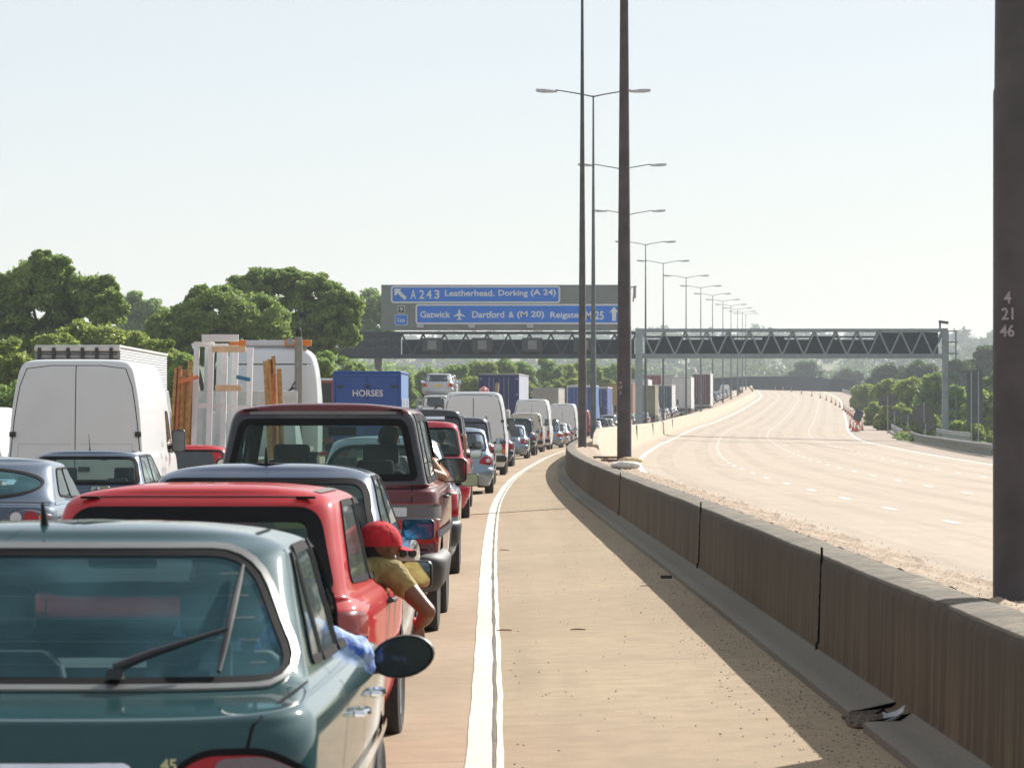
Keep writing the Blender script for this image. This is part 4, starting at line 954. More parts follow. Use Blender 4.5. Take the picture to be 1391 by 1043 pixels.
class Car:
    def __init__(s, root, sh, body_mat, lod=0):
        s.o, s.sh, s.m, s.lod = root, sh, body_mat, lod; s.holes = []; s.du = (.035, .08, .14)[lod]; s.step = (.05, .12, .25)[lod]
    def inv(s, mode, P, v0=None, v1=None):
        sh = s.sh; v0 = 0 if v0 is None else v0; v1 = sh.K if v1 is None else v1
        if mode == 'rear': return sh.rear(P[..., 0], P[..., 1], v0, v1)
        if mode == 'front': return sh.front(P[..., 0], P[..., 1], v0, v1)
        return sh.side(P[..., 0], P[..., 1], 1 if mode == 'right' else -1, v0, v1)
    def patch(s, name, mode, poly, off, mat, parent=None, v0=None, v1=None, rings=5, smooth=60, thick=0):
        if s.lod: rings = 3
        c = poly.mean(0); n = len(poly); V = []; sc = [1 - k / rings for k in range(rings)]
        for k in sc:
            a, v = s.inv(mode, c + (poly - c) * k, v0, v1); V.append(s.sh.off(a, v, np.full(n, off + (0.0 if thick == 0 else thick * (1 - k**6)))))
        a, v = s.inv(mode, c[None], v0, v1); V.append(s.sh.off(a, v, np.full(1, off + thick)))
        F = []
        for j in range(rings - 1):
            for i in range(n): F.append((j*n+i, j*n+(i+1) % n, (j+1)*n+(i+1) % n, (j+1)*n+i))
        for i in range(n): F.append(((rings-1)*n+i, (rings-1)*n+(i+1) % n, rings*n))
        Vv = np.concatenate(V)
        if thick:   # a skirt closes the edge onto the body
            a, v = s.inv(mode, poly, v0, v1); k0 = len(Vv); Vv = np.concatenate([Vv, s.sh.off(a, v, np.full(n, -.004))])
            F += [(i, k0 + i, k0 + (i+1) % n, (i+1) % n) for i in range(n)]
        # consistent outward faces
        f = F[0]; nrm = np.cross(Vv[f[1]] - Vv[f[0]], Vv[f[2]] - Vv[f[0]]); a, v = s.inv(mode, c[None], v0, v1)
        if np.dot(nrm, s.sh.N(a, v)[0]) < 0: F = [tuple(reversed(f)) for f in F]
        return mesh_obj(name, Vv, F, mat, parent or s.o, smooth)
    def frame(s, name, mode, poly, do, di, off, mat, parent=None, v0=None, v1=None):
        A = offpoly(poly, do); B = offpoly(poly, -di); n = len(poly)
        a, v = s.inv(mode, A, v0, v1); a2, v2 = s.inv(mode, B, v0, v1)
        V = np.concatenate([s.sh.off(a, v, np.full(n, off * .2)), s.sh.off(a, v, np.full(n, off)), s.sh.off(a2, v2, np.full(n, off)), s.sh.off(a2, v2, np.full(n, -.004))]); F = []
        for j in range(3):
            for i in range(n): F.append((j*n+i, j*n+(i+1) % n, (j+1)*n+(i+1) % n, (j+1)*n+i))
        return mesh_obj(name, V, F, mat, parent or s.o, 50)
    def window(s, name, mode, poly, v0=None, v1=None, gm=None, do=.012, di=.010, frit=0, label=None):
        gm = gm or (M_GLASS if s.lod == 0 else M_GLASSD)
        if s.lod == 0:
            a, v = s.inv(mode, offpoly(poly, -.004), v0, v1); s.holes.append((np.stack([a, v], 1)))
        g = s.patch(name, mode, poly, .003 if s.lod == 0 else .006, gm, None, v0, v1)
        s.frame('seal', mode, poly, do, di + frit, .007, M_SEAL, g, v0, v1)
        if label: g['label'] = label
        return g
    def line(s, pts, mode, w=.006, name='panel_gap', mat=None, off=.0015, v0=None, v1=None, closed=False, parent=None):
        P = np.array(pts, float); out = []
        for i in range(len(P) - (0 if closed else 1)):
            a, b = P[i], P[(i+1) % len(P)]; k = max(1, int(np.linalg.norm(b - a) / s.step))
            for j in range(k): out.append(a + (b - a) * j / k)
        if not closed: out.append(P[-1])
        P = np.array(out); t = np.gradient(P, axis=0); t /= np.maximum(np.linalg.norm(t, axis=1, keepdims=True), 1e-9); nn_ = np.stack([-t[:, 1], t[:, 0]], 1) * w / 2
        a1, v1_ = s.inv(mode, P + nn_, v0, v1); a2, v2_ = s.inv(mode, P - nn_, v0, v1); n = len(P)
        V = np.concatenate([s.sh.off(a1, v1_, np.full(n, off)), s.sh.off(a2, v2_, np.full(n, off))]); F = [(i, i+1, n+i+1, n+i) for i in range(n - 1)]
        if closed: F.append((n-1, 0, n, 2*n-1))
        if not hasattr(s, 'gapV'): s.gapV = []; s.gapF = []
        if mat is None and parent is None:
            k = sum(len(q) for q in s.gapV); s.gapV.append(V); s.gapF += [tuple(i + k for i in f) for f in F]; return
        return mesh_obj(name, V, F, mat or M_SEAL, parent or s.o, 60)
    def band(s, name, v0, v1, a0, a1, off, mat, nv=6, da=.05, parent=None):
        A = np.arange(a0, a1 + 1e-6, da); Vv = np.linspace(v0, v1, nv + 1); V = []; F = []; n = len(A)
        prof = [-.003] + [off * (1 - abs(2 * k / nv - 1) ** 6) + .002 for k in range(nv + 1)] + [-.003]; vv = [Vv[0]] + list(Vv) + [Vv[-1]]
        for v, d in zip(vv, prof): V.append(s.sh.off(A, np.full(n, v), np.full(n, d)))
        for j in range(len(vv) - 1):
            for i in range(n - 1): F.append((j*n+i, j*n+i+1, (j+1)*n+i+1, (j+1)*n+i))
        m = len(vv); F.append(tuple(j*n for j in range(m))[::-1]); F.append(tuple(j*n+n-1 for j in range(m)))
        return mesh_obj(name, np.concatenate(V), F, mat, parent or s.o, 50)
    def body(s, arches=(), ra=.34, name='body', upper=None):
        sh = s.sh; A, Vv = sh.samples(s.du, s.du * (.75 if s.lod == 0 else .9)); na, nv = len(A), len(Vv)
        G = sh.P(A[None, :], Vv[:, None] * np.ones((1, na)))         # nv,na,3
        keep = np.ones((nv - 1, na), bool); An = np.concatenate([A, [3.0]])
        ac = (An[:-1] + An[1:]) / 2; vc = (Vv[:-1] + Vv[1:]) / 2; C = np.stack(np.broadcast_arrays(ac[None, :], vc[:, None]), -1)
        for h in s.holes:
            if np.abs(h[:, 0]).max() > 2.55 or (h[:, 0].max() > 2 and h[:, 0].min() < -2):
                h = h.copy(); h[h[:, 0] < 0, 0] += 6; Cu = C.copy(); Cu[..., 0] = np.where(Cu[..., 0] < 0, Cu[..., 0] + 6, Cu[..., 0]); keep &= ~inpoly(Cu, h)
            else: keep &= ~inpoly(C, h)
        Gn = np.concatenate([G, G[:, :1]], 1)
        cen = (Gn[:-1, :-1] + Gn[1:, :-1] + Gn[1:, 1:] + Gn[:-1, 1:]) / 4
        cut = np.zeros_like(keep)
        for (wy, wz) in arches:
            d = np.hypot(cen[..., 1] - wy, cen[..., 2] - wz); cut |= (d < ra) & (np.abs(cen[..., 0]) > .55 * sh.R[2][2]) & (cen[..., 2] < wz + ra * 1.2)
        keep &= ~cut
        idx = np.arange(nv * na).reshape(nv, na); nxt = np.roll(idx, -1, 1)
        F = np.stack([idx[:-1], nxt[:-1], nxt[1:], idx[1:]], -1)[keep]
        V = G.reshape(-1, 3).copy()
        if arches:
            used = np.zeros(len(V), bool); used[F.reshape(-1)] = True
            for (wy, wz) in arches:
                dy, dz = V[:, 1] - wy, V[:, 2] - wz; d = np.hypot(dy, dz); m = used & (d < ra) & (np.abs(V[:, 0]) > .5 * sh.R[2][2]) & (d > 1e-4) & (V[:, 2] < wz + ra * 1.2)
                V[m, 1] = wy + dy[m] / d[m] * ra; V[m, 2] = wz + dz[m] / d[m] * ra
        Fl = [tuple(f) for f in F.tolist()]
        Fl.append(tuple(range(na - 1, -1, -1)))
        b = mesh_obj(name, V, Fl, [s.m, upper[2]] if upper else s.m, s.o, 42)
        if upper:
            vv = np.broadcast_to(vc[:, None], keep.shape)[keep]; mi = np.zeros(len(Fl), np.int32); mi[:len(vv)] = (vv > upper[0]) & (vv < upper[1]); b.data.polygons.foreach_set('material_index', mi)
        for (wy, wz) in arches:   # inner wheel housings
            mb = MB()
            for sg in (-1, 1):
                W0 = sh.R[2][2] * .985; n = 14; Vt = []; 
                for k in range(n + 1):
                    t = rad(-25 + 230 * k / n)
                    for xx in (W0 - .03, W0 - .34): Vt.append((sg * xx, wy + math.cos(t) * (ra + .004), wz + math.sin(t) * (ra + .004)))
                Ft = [(2*k, 2*k+1, 2*k+3, 2*k+2) for k in range(n)] + [tuple(2*k+1 for k in range(n + 1))]
                mb = MB(); mb.add(Vt, Ft); mb.build('wheel_housing', M_BLACK, s.o)
        if getattr(s, 'gapV', None): mesh_obj('panel_gap', np.concatenate(s.gapV), s.gapF, M_SEAL, s.o, 60)
        return b
    def wheels(s, ys, x, r=.30, w=.19, rim=None):
        for wy in ys:
            for sg in (-1, 1):
                c = (sg * (x - w/2), wy, r); a = -w/2; b = w/2; seg = 28 if s.lod == 0 else 14
                mb = MB(); mb.lathe([(a+.02, r*.64), (a, r*.8), (a+.01, r*.95), (a+.035, r), (b-.035, r), (b-.01, r*.95), (b, r*.8), (b-.02, r*.64)], c, 'X', seg)
                t = mb.build('wheel', M_RUBBER, s.o, 35)
                mb = MB(); k = sg; f = b - .02 if sg > 0 else a + .02; g2 = b - .055 if sg > 0 else a + .055
                mb.lathe([(f + k*.001, r*.66), (f + k*.006, r*.62), (g2, r*.56), (g2 + k*.012, r*.12), (g2 + k*.02, r*.05)] if sg > 0 else [(g2 + k*.02, r*.05), (g2 + k*.012, r*.12), (g2, r*.56), (f + k*.006, r*.62), (f + k*.001, r*.66)], c, 'X', seg); mb.build('rim', rim or M_ALU, t, 35)
    def interior(s, belt, y0, y1, hw, roof, seats=True, mirror=True, floor=.42, seat_y=None, shelf=True, seat_h=None, hr_w=.13, mat=None):
        sh = s.sh; mb = MB(); mb.bb(-hw, hw, y0 + .15, y1, floor, floor + .03)
        if shelf: mb.bb(-hw, hw, y0 + .02, y0 + .55, belt - .09, belt - .06)
        mb.bb(-hw, hw, y1 - .55, y1 - .05, belt - .22, belt - .05); mb.bb(-hw - .02, -hw, y0 + .15, y1, floor, belt - .03); mb.bb(hw, hw + .02, y0 + .15, y1, floor, belt - .03); mb.bb(-hw, hw, y0 + .1, y0 + .15, floor, belt - .06)
        mb.build('cabin', mat or M_DARK, s.o)
        if roof:
            v0, v1, d = roof; A, Vv = sh.samples(.09, .05); Vv = Vv[(Vv >= v0) & (Vv <= v1)]
            if len(Vv) > 1:
                G = sh.P(A[None, :] * np.ones((len(Vv), 1)), Vv[:, None] * np.ones((1, len(A)))); na = len(A)
                G[..., 0] *= .955; G[..., 2] -= d; ym = G[..., 1].mean(); G[..., 1] = ym + (G[..., 1] - ym) * .96; F = [(j*na+i, j*na+(i+1) % na, (j+1)*na+(i+1) % na, (j+1)*na+i) for j in range(len(Vv) - 1) for i in range(na)]
                mesh_obj('roof_lining', G.reshape(-1, 3), F, M_LINING, s.o, 60)
        sy = seat_y if seat_y else (y0 + y1) / 2 + .15; sh_ = seat_h or belt + .14
        for (yy, xs, top) in ((sy, (-.37, .37), sh_), (sy - .85, (-.36, .36), sh_ - .12)):
            for xx in xs:
                mb = MB(); mb.add([(xx + a * w, yy + b + (.0 if h < .5 else -.12), floor + (top - floor - .22) * h) for h, w in ((.25, .26), (.6, .25), (.9, .22), (1, .17)) for a, b in ((-1, -.05), (1, -.05), (1, .06), (-1, .06))],
                      [(4*j+i, 4*j+(i+1) % 4, 4*j+4+(i+1) % 4, 4*j+4+i) for j in range(3) for i in range(4)] + [(12, 13, 14, 15)])
                st = mb.build('seat', M_SEAT, s.o, bevel=.02)
                mb = MB(); mb.box((xx, yy - .14, top - .09), (hr_w * 2, .09, .17)); mb.build('headrest', M_SEAT, st, bevel=.03)
        mb = MB(); mb.tube([(.37 + .18 * math.cos(t), y1 - .72 + .05 * math.sin(t), belt - .12 + .18 * math.sin(t)) for t in [2 * math.pi * k / 14 for k in range(15)]], .014, 6); mb.build('steering_wheel', M_BLACK, s.o)
    def mirror(s, x, y, z, w=.20, h=.13, oval=False, gm=None, sides=(1, -1), depth=.1, mat=None):
        for sg in sides:
            P = rrect(-w/2, w/2, -h/2, h/2, min(w, h) * (.49 if oval else .22), 6)
            if oval: P = [(w/2 * math.cos(t), h/2 * math.sin(t) + .012 * math.cos(t)) for t in [2*math.pi*k/24 for k in range(24)]]
            V = []; F = []; n = len(P)
            for (yy, sc, zz) in ((0, .93, 0), (-.012, 1.0, 0), (.0, 1.04, 0), (.04, 1.02, 0), (.08, .82, -.0), (depth, .45, -.01)):
                for a, b in P: V.append((a * sc, yy, b * sc + zz))
            for j in range(5):
                for i in range(n): F.append((j*n+i, j*n+(i+1) % n, (j+1)*n+(i+1) % n, (j+1)*n+i))
            F.append(tuple(5*n + i for i in range(n)))
            V = [(sg * (x + w/2 + .03) + a, y + b, z + c) for a, b, c in V]
            o = mesh_obj('door_mirror', V, F, mat or M_BLACK, s.o, 50)
            G = [(sg * (x + w/2 + .03) + a * .92, y - .002, z + b * .92) for a, b in P]; mesh_obj('mirror_glass', G, [tuple(range(n))[::-1]], gm or M_MIRROR, o)
            mb = MB(); mb.tube([(sg * (x - .02), y + .08, z - h * .3), (sg * (x + .06), y + .05, z - h * .25)], [.035, .025], 8); mb.build('mirror_stalk', mat or M_BLACK, o)
    def plate(s, x, z, y, text=None, w=.52, h=.11, mat=None):
        y = float(s.sh.P(*s.inv('rear', np.array([[.03, z]]), 0, 7))[0][1]) - .012
        mb = MB(); mb.bb(x - w/2, x + w/2, y - .012, y + .02, z - h/2, z + h/2); p = mb.build('number_plate', mat or M_PLATE, s.o, bevel=.004)
        if text: text_mesh(text, M_SEAL, p, (x + text_off(text, w), y - .0135, z), height=h * .72, bold=.02, name='plate_lettering')
def text_off(t, w): return 0
def mono_rings(L, Wd, H, belt, rake_r, rake_f, bon, hood, nose=.12, tail=.0, tumble=.13, deck=0, deck_z=None, sill=.2, bump=.5, lrg=.28, roofhw=None):
    """rings for an ordinary car: rake_r/rake_f horizontal run of rear glass / windscreen, bon = bonnet length, hood = bonnet front height, deck = boot lid length"""
    hw = Wd / 2; rf = roofhw or hw - tumble - .1; dz = deck_z or belt
    cow = L - bon                                   # windscreen foot
    gy = .14 + deck                                 # rear glass foot
    return [(.16, L-.14, hw*.90, sill, sill, sill, .35, .4),
            (.04, L-.02, hw*.965, sill+.12, sill+.12, sill+.12, .36, .42),
            (.0, L, hw*.985, bump, bump, bump, .36, .45),
            (.03, L-.02, hw*.995, bump+.12, bump+.12, bump+.08, .34, .5),
            (.07, L-.05, hw, (bump+.12+belt)/2 + .03, (bump+.12+belt)/2+.03, hood-.10, .32, .55),
            (.10, L-.16, hw*.985, dz-.05, belt-.05, hood-.03, .32, .65),
            (.15 if deck < .1 else .13, L-.32, hw*.95, dz-.012, belt-.012, hood, .30, .8),
            (gy+.02 if deck < .1 else gy, cow, hw*.905, belt+.004, belt+.012, belt-.0, lrg, .30),
            (gy+rake_r*.42, cow-rake_f*.42, hw*.905-(hw*.905-rf)*.42, belt+(H-belt)*.42, belt+(H-belt)*.42, belt+(H-belt)*.42, lrg, .28),
            (gy+rake_r*.86, cow-rake_f*.87, hw*.905-(hw*.905-rf)*.86, belt+(H-belt)*.84, belt+(H-belt)*.83, belt+(H-belt)*.84, lrg*.9, .26),
            (gy+rake_r*1.0, cow-rake_f*1.05, rf*.95, H-.045, H-.052, H-.045, lrg*.8, .25),
            (gy+rake_r*1.1, cow-rake_f*1.25, rf*.80, H-.018, H-.028, H-.02, .2, .22),
            (gy+rake_r*1.4, cow-rake_f*1.6, rf*.42, H-.002, H-.004, H-.004, .15, .15),
            (gy+rake_r*1.9, cow-rake_f*2.1, rf*.02, H, H, H, .02, .02)]
VB = 7      # index of the belt ring in mono_rings

def std_car(name, x, y, z, yaw, label, kind, pm, lod=1, L=4.2, Wd=1.70, H=1.42, belt=.90, lights='corner', bumper=None, group=None, cat='car', mirrors=True, rack=False, aerial=False, gm=None, rim=None, plate=True, interior=True, sunroof=False):
    o = empty(name, (x, y, z), yaw, label, cat, group)
    if kind == 'hatch': R = mono_rings(L, Wd, H, belt, .42, .75, 1.10, .72)
    elif kind == 'saloon': R = mono_rings(L, Wd, H, belt, .62, .8, 1.25, .70, deck=.48, deck_z=belt+.03)
    elif kind == 'round': R = mono_rings(L, Wd, H, belt, .55, .85, .95, .70, tumble=.18, lrg=.45)
    elif kind == 'suv': R = mono_rings(L, Wd, H, belt, .20, .55, 1.10, .95, tumble=.10, sill=.32, bump=.58)
    elif kind == 'estate': R = mono_rings(L, Wd, H, belt, .28, .75, 1.2, .72, tumble=.11)
    elif kind == 'mpv': R = mono_rings(L, Wd, H, belt, .22, .95, .85, .85, tumble=.12, sill=.25)
    hw = Wd/2; c = Car(o, Shell(R, 3.0 if kind != 'round' else 2.4), pm, lod); gy = R[VB][0]; rr = R[9]; cow = R[VB][1]
    z0, z1 = belt + .05, belt + (H - belt) * .80
    w0, w1 = hw*.905 - .10, rr[2] - .05
    if kind == 'round': P = rpoly([(-w0, z0), (w0, z0), (w1, z1), (-w1, z1)], .2, step=c.step)
    else: P = rpoly([(-w0, z0), (w0, z0), (w1, z1), (-w1, z1)], [.05, .05, .09, .09], step=c.step)
    c.window('rear_window', 'rear', P, VB, 11, gm, frit=.012)
    ya, yb = R[9][0] + R[9][6] * .55, R[9][1] - .32
    pa, pb = R[VB][0] + R[VB][6] + .08, cow - .38; mid = (pa + pb) / 2 - .05
    for md in ('right', 'left'):
        c.window('side_window', md, rpoly([(pa, z0), (mid - .03, z0), (mid - .03, z1 + .01), (ya + .12, z1 + .01)], .04, step=c.step), VB, 11, gm, do=.012, di=.012)
        c.window('side_window', md, rpoly([(mid + .03, z0), (pb, z0), (yb, z1 + .01), (mid + .03, z1 + .01)], .04, step=c.step), VB, 11, gm, do=.012, di=.012)
        if lod == 0: c.line([(mid, .32), (mid, belt)], md, .007, v0=0, v1=VB); c.line([(pb + .12, .34), (pb + .1, belt - .05)], md, .007, v0=0, v1=6)
        h = MB()
    c.window('windscreen', 'front', rpoly([(-w0, z0 - .02), (w0, z0 - .02), (w1, z1), (-w1, z1)], .06, step=c.step), VB, 11, gm, do=.01, di=.02)
    # tail lamps
    zl = belt - .17
    if lights == 'corner':
        for sg in (-1, 1):
            P = rpoly([(sg*(hw-.34), zl-.11), (sg*(hw-.035), zl-.11), (sg*(hw-.035), zl+.10), (sg*(hw-.30), zl+.10)], .04, step=c.step); t = c.patch('tail_light', 'rear', P, .004, M_RED, thick=.012, v0=0, v1=6)
            P = rpoly([(sg*(hw-.33), zl-.09), (sg*(hw-.24), zl-.09), (sg*(hw-.23), zl+.08), (sg*(hw-.30), zl+.08)], .02, step=c.step); c.patch('indicator', 'rear', P, .018, M_AMBER if lod else M_CLEAR, t, 0, 6)
    elif lights == 'tall':
        for sg in (-1, 1):
            a, b = R[9][0], belt + (H-belt)*.55
            P = rpoly([(sg*(hw-.16), belt-.30), (sg*(hw-.03), belt-.30), (sg*(hw-.05), belt+.0), (sg*(hw-.15), belt+.0)], .03, step=c.step); t = c.patch('tail_light', 'rear', P, .004, M_RED, thick=.015, v0=0, v1=VB)
    elif lights == 'round':
        for sg in (-1, 1):
            P = rpoly([(sg*(hw-.36), zl-.05), (sg*(hw-.04), zl-.10), (sg*(hw-.05), zl+.10), (sg*(hw-.22), zl+.13)], .08, step=c.step); t = c.patch('tail_light', 'rear', P, .004, M_RED, thick=.012, v0=0, v1=6)
            a = [(sg*(hw-.14) + .045*math.cos(q), zl + .01 + .045*math.sin(q)) for q in [2*math.pi*k/12 for k in range(12)]]; c.patch('reflector', 'rear', np.array(a), .019, M_CLEAR, t, 0, 6)
    c.band('bumper', 1.1, 2.9, -1.12, 1.12, .03, bumper or pm, 5 if lod else 8, .08 if lod else .04)
    if plate: c.plate(0, R[3][3] + .1, R[4][0] - .008)
    rw = .31 if kind not in ('suv',) else .36; c.wheels((.86 if kind != 'saloon' else 1.0, L - .85), hw - .01, rw, .2, rim)
    c.body([(.86 if kind != 'saloon' else 1.0, rw), (L - .85, rw)], rw + .05)
    if lod == 0 and interior: c.interior(belt, gy - .02, cow - .1, hw - .13, (9.0, 12.6, .03), seat_h=belt + .24)
    if mirrors: c.mirror(hw - .04, cow - .42, belt + .06, .2, .14, gm=M_MIRROR)
    if rack:
        for sg in (-1, 1):
            m = MB(); m.tube([(sg*(rr[2]-.04), gy + .5, H-.04), (sg*(rr[2]-.06), gy+.6, H+.03), (sg*(rr[2]-.06), cow-1.1, H+.03), (sg*(rr[2]-.04), cow-1.0, H-.04)], .014, 6); m.build('roof_rail', M_BLACK, o)
    if aerial: m = MB(); m.tube([(0, gy + .75, H-.01), (0, gy + .73, H+.03), (0, gy + .60, H+.20)], [.014, .006, .0025], 6); m.build('aerial', M_BLACK, o)
    if sunroof: m = MB(); m.box((0, gy + .95, H+.035), (.82, .5, .03), Matrix.Rotation(.1, 3, 'X')); m.build('sunroof', M_GLASSD, o, bevel=.01)
    c.R = R
    return o, c

# ---------------------------------------------------------------- panel vans
def van(x, y, z, yaw, label, pm, lod=1, L=5.6, Wd=1.97, H=2.55, group=None, box=.45, lz=.66, mirror=True, rear_win=False, gm=None, name='panel_van'):
    o = empty(name, (x, y, z), yaw, label, 'van', group); hw = Wd/2
    R = [(.10, L-.1, hw*.92, .28, .28, .28, .10, .4), (.03, L, hw*.97, .42, .42, .40, .12, .5), (.0, L, hw*.99, .60, .60, .62, .12, .55),
         (.03, L-.05, hw, .95, .95, .90, .11, .6), (.04, L-.25, hw*.995, 1.25, 1.25, 1.02, .11, .7), (.05, L-.75, hw*.975, 1.32 + (H-2.3)*.1, 1.32+ (H-2.3)*.1, 1.14, .11, .5),
         (.09, L-1.15, hw*.93, H-.75, H-.75, H-.85, .11, .35), (.13, L-1.45, hw*.875, H-.38, H-.38, H-.45, .12, .30), (.18, L-1.65, hw*.81, H-.12, H-.12, H-.18, .13, .30), (.22, L-1.8, hw*.74, H-.035, H-.045, H-.07, .14, .3), (.3, L-1.95, hw*.60, H-.008, H-.012, H-.03, .15, .3), (.6, L-2.6, hw*.02, H, H, H, .02, .02)]
    c = Car(o, Shell(R, 4.0, 2.8, .012), pm, lod); st = c.step
    c.window('windscreen', 'front', rpoly([(-hw*.8, 1.32), (hw*.8, 1.32), (hw*.72, H-.6), (-hw*.72, H-.6)], .06, step=st), 5, 9, gm or M_GLASSD)
    for md in ('right', 'left'): c.window('side_window', md, rpoly([(L-2.1, 1.35), (L-1.3, 1.32), (L-1.75, 1.95), (L-2.1, 1.95)], .05, step=st), 4, 9, gm or M_GLASSD)
    # rear doors: centre split, outer shut lines, swage lines, hinges, handle
    zt = H - .14
    w = lambda zz: float(np.interp(zz, [.6, 1.3, H-.75, H-.38, H-.12], [hw*.95, hw*.93, hw*.865, hw*.80, hw*.70]))
    c.line([(0, .62), (0, zt + .05)], 'rear', .012 if lod == 0 else .02)
    for sg in (-1, 1):
        c.line([(sg * w(zz), zz) for zz in np.linspace(.6, zt, 9)], 'rear', .012 if lod == 0 else .02)
        if lod == 0:
            gp = plain('swage_shade', (.40, .41, .42), .5)
            c.line([(sg * .06, H-1.22), (sg * (w(H-1.22) - .10), H-1.22), (sg * (w(1.0) - .09), .80)], 'rear', .008, 'swage', gp, parent=o)
    c.line([(-w(zt), zt), (-w(zt)*.5, zt + .045), (w(zt)*.5, zt + .045), (w(zt), zt)], 'rear', .010 if lod == 0 else .016)
    if rear_win:
        for sg in (-1, 1): c.window('rear_window', 'rear', rpoly([(sg*.08, 1.35), (sg*(hw*.80), 1.35), (sg*(hw*.74), H-.45), (sg*.08, H-.45)], .06, step=st), 4, 9, M_GLASSD)
    for sg in (-1, 1):
        for zz in (1.0, 1.62):
            p = c.sh.P(*c.inv('rear', np.array([[sg * (w(zz) + .0), zz]]))); m = MB(); m.box(tuple(p[0] + np.array([0, -.02, 0])), (.09, .05, .075)); m.build('hinge', M_BLACK, o, bevel=.01)
        z0 = lz; P = rpoly([(sg*(hw*.97-.12), z0), (sg*(hw*.97), z0), (sg*(hw*.965), z0 + .40), (sg*(hw*.965-.11), z0 + .40)], .03, step=st)
        t = c.patch('tail_light', 'rear', P, .006, M_RED, thick=.02)
        P = rpoly([(sg*(hw*.97-.105), z0 + .02), (sg*(hw*.97-.01), z0 + .02), (sg*(hw*.97-.01), z0 + .13), (sg*(hw*.97-.105), z0 + .13)], .02, step=st); c.patch('indicator', 'rear', P, .03, M_AMBER, t)
    m = MB(); p = c.sh.P(*c.inv('rear', np.array([[.10, 1.12]])))[0]; m.box(tuple(p + np.array([.03, -.02, 0])), (.16, .04, .07)); m.build('door_handle', M_BLACK, o, bevel=.012)
    for md in ('right', 'left'):
        c.line([(L-2.15, .5), (L-2.15, 2.0)], md, .012 if lod == 0 else .02)
        c.line([(.35, H-.55), (L-2.2, H-.55)], md, .012, 'body_seam', plain('seam_white', (.5, .5, .5), .5), parent=o) if lod == 0 else None
    c.band('bumper', 1.0, 2.05, -1.05, 1.05, .04, M_BLACK, 5, .06)
    c.plate(0, .72, -.01) if lod == 0 else None
    c.wheels((1.15, L - .95), hw - .02, .34, .2, M_BLACK); c.body([(1.15, .34), (L-.95, .34)], .40)
    if mirror: c.mirror(hw - .02, L - 1.75, 1.50, .20, .34, sides=(1, -1), gm=plain('dull_mirror', (.12, .13, .14), .2))
    return o, c

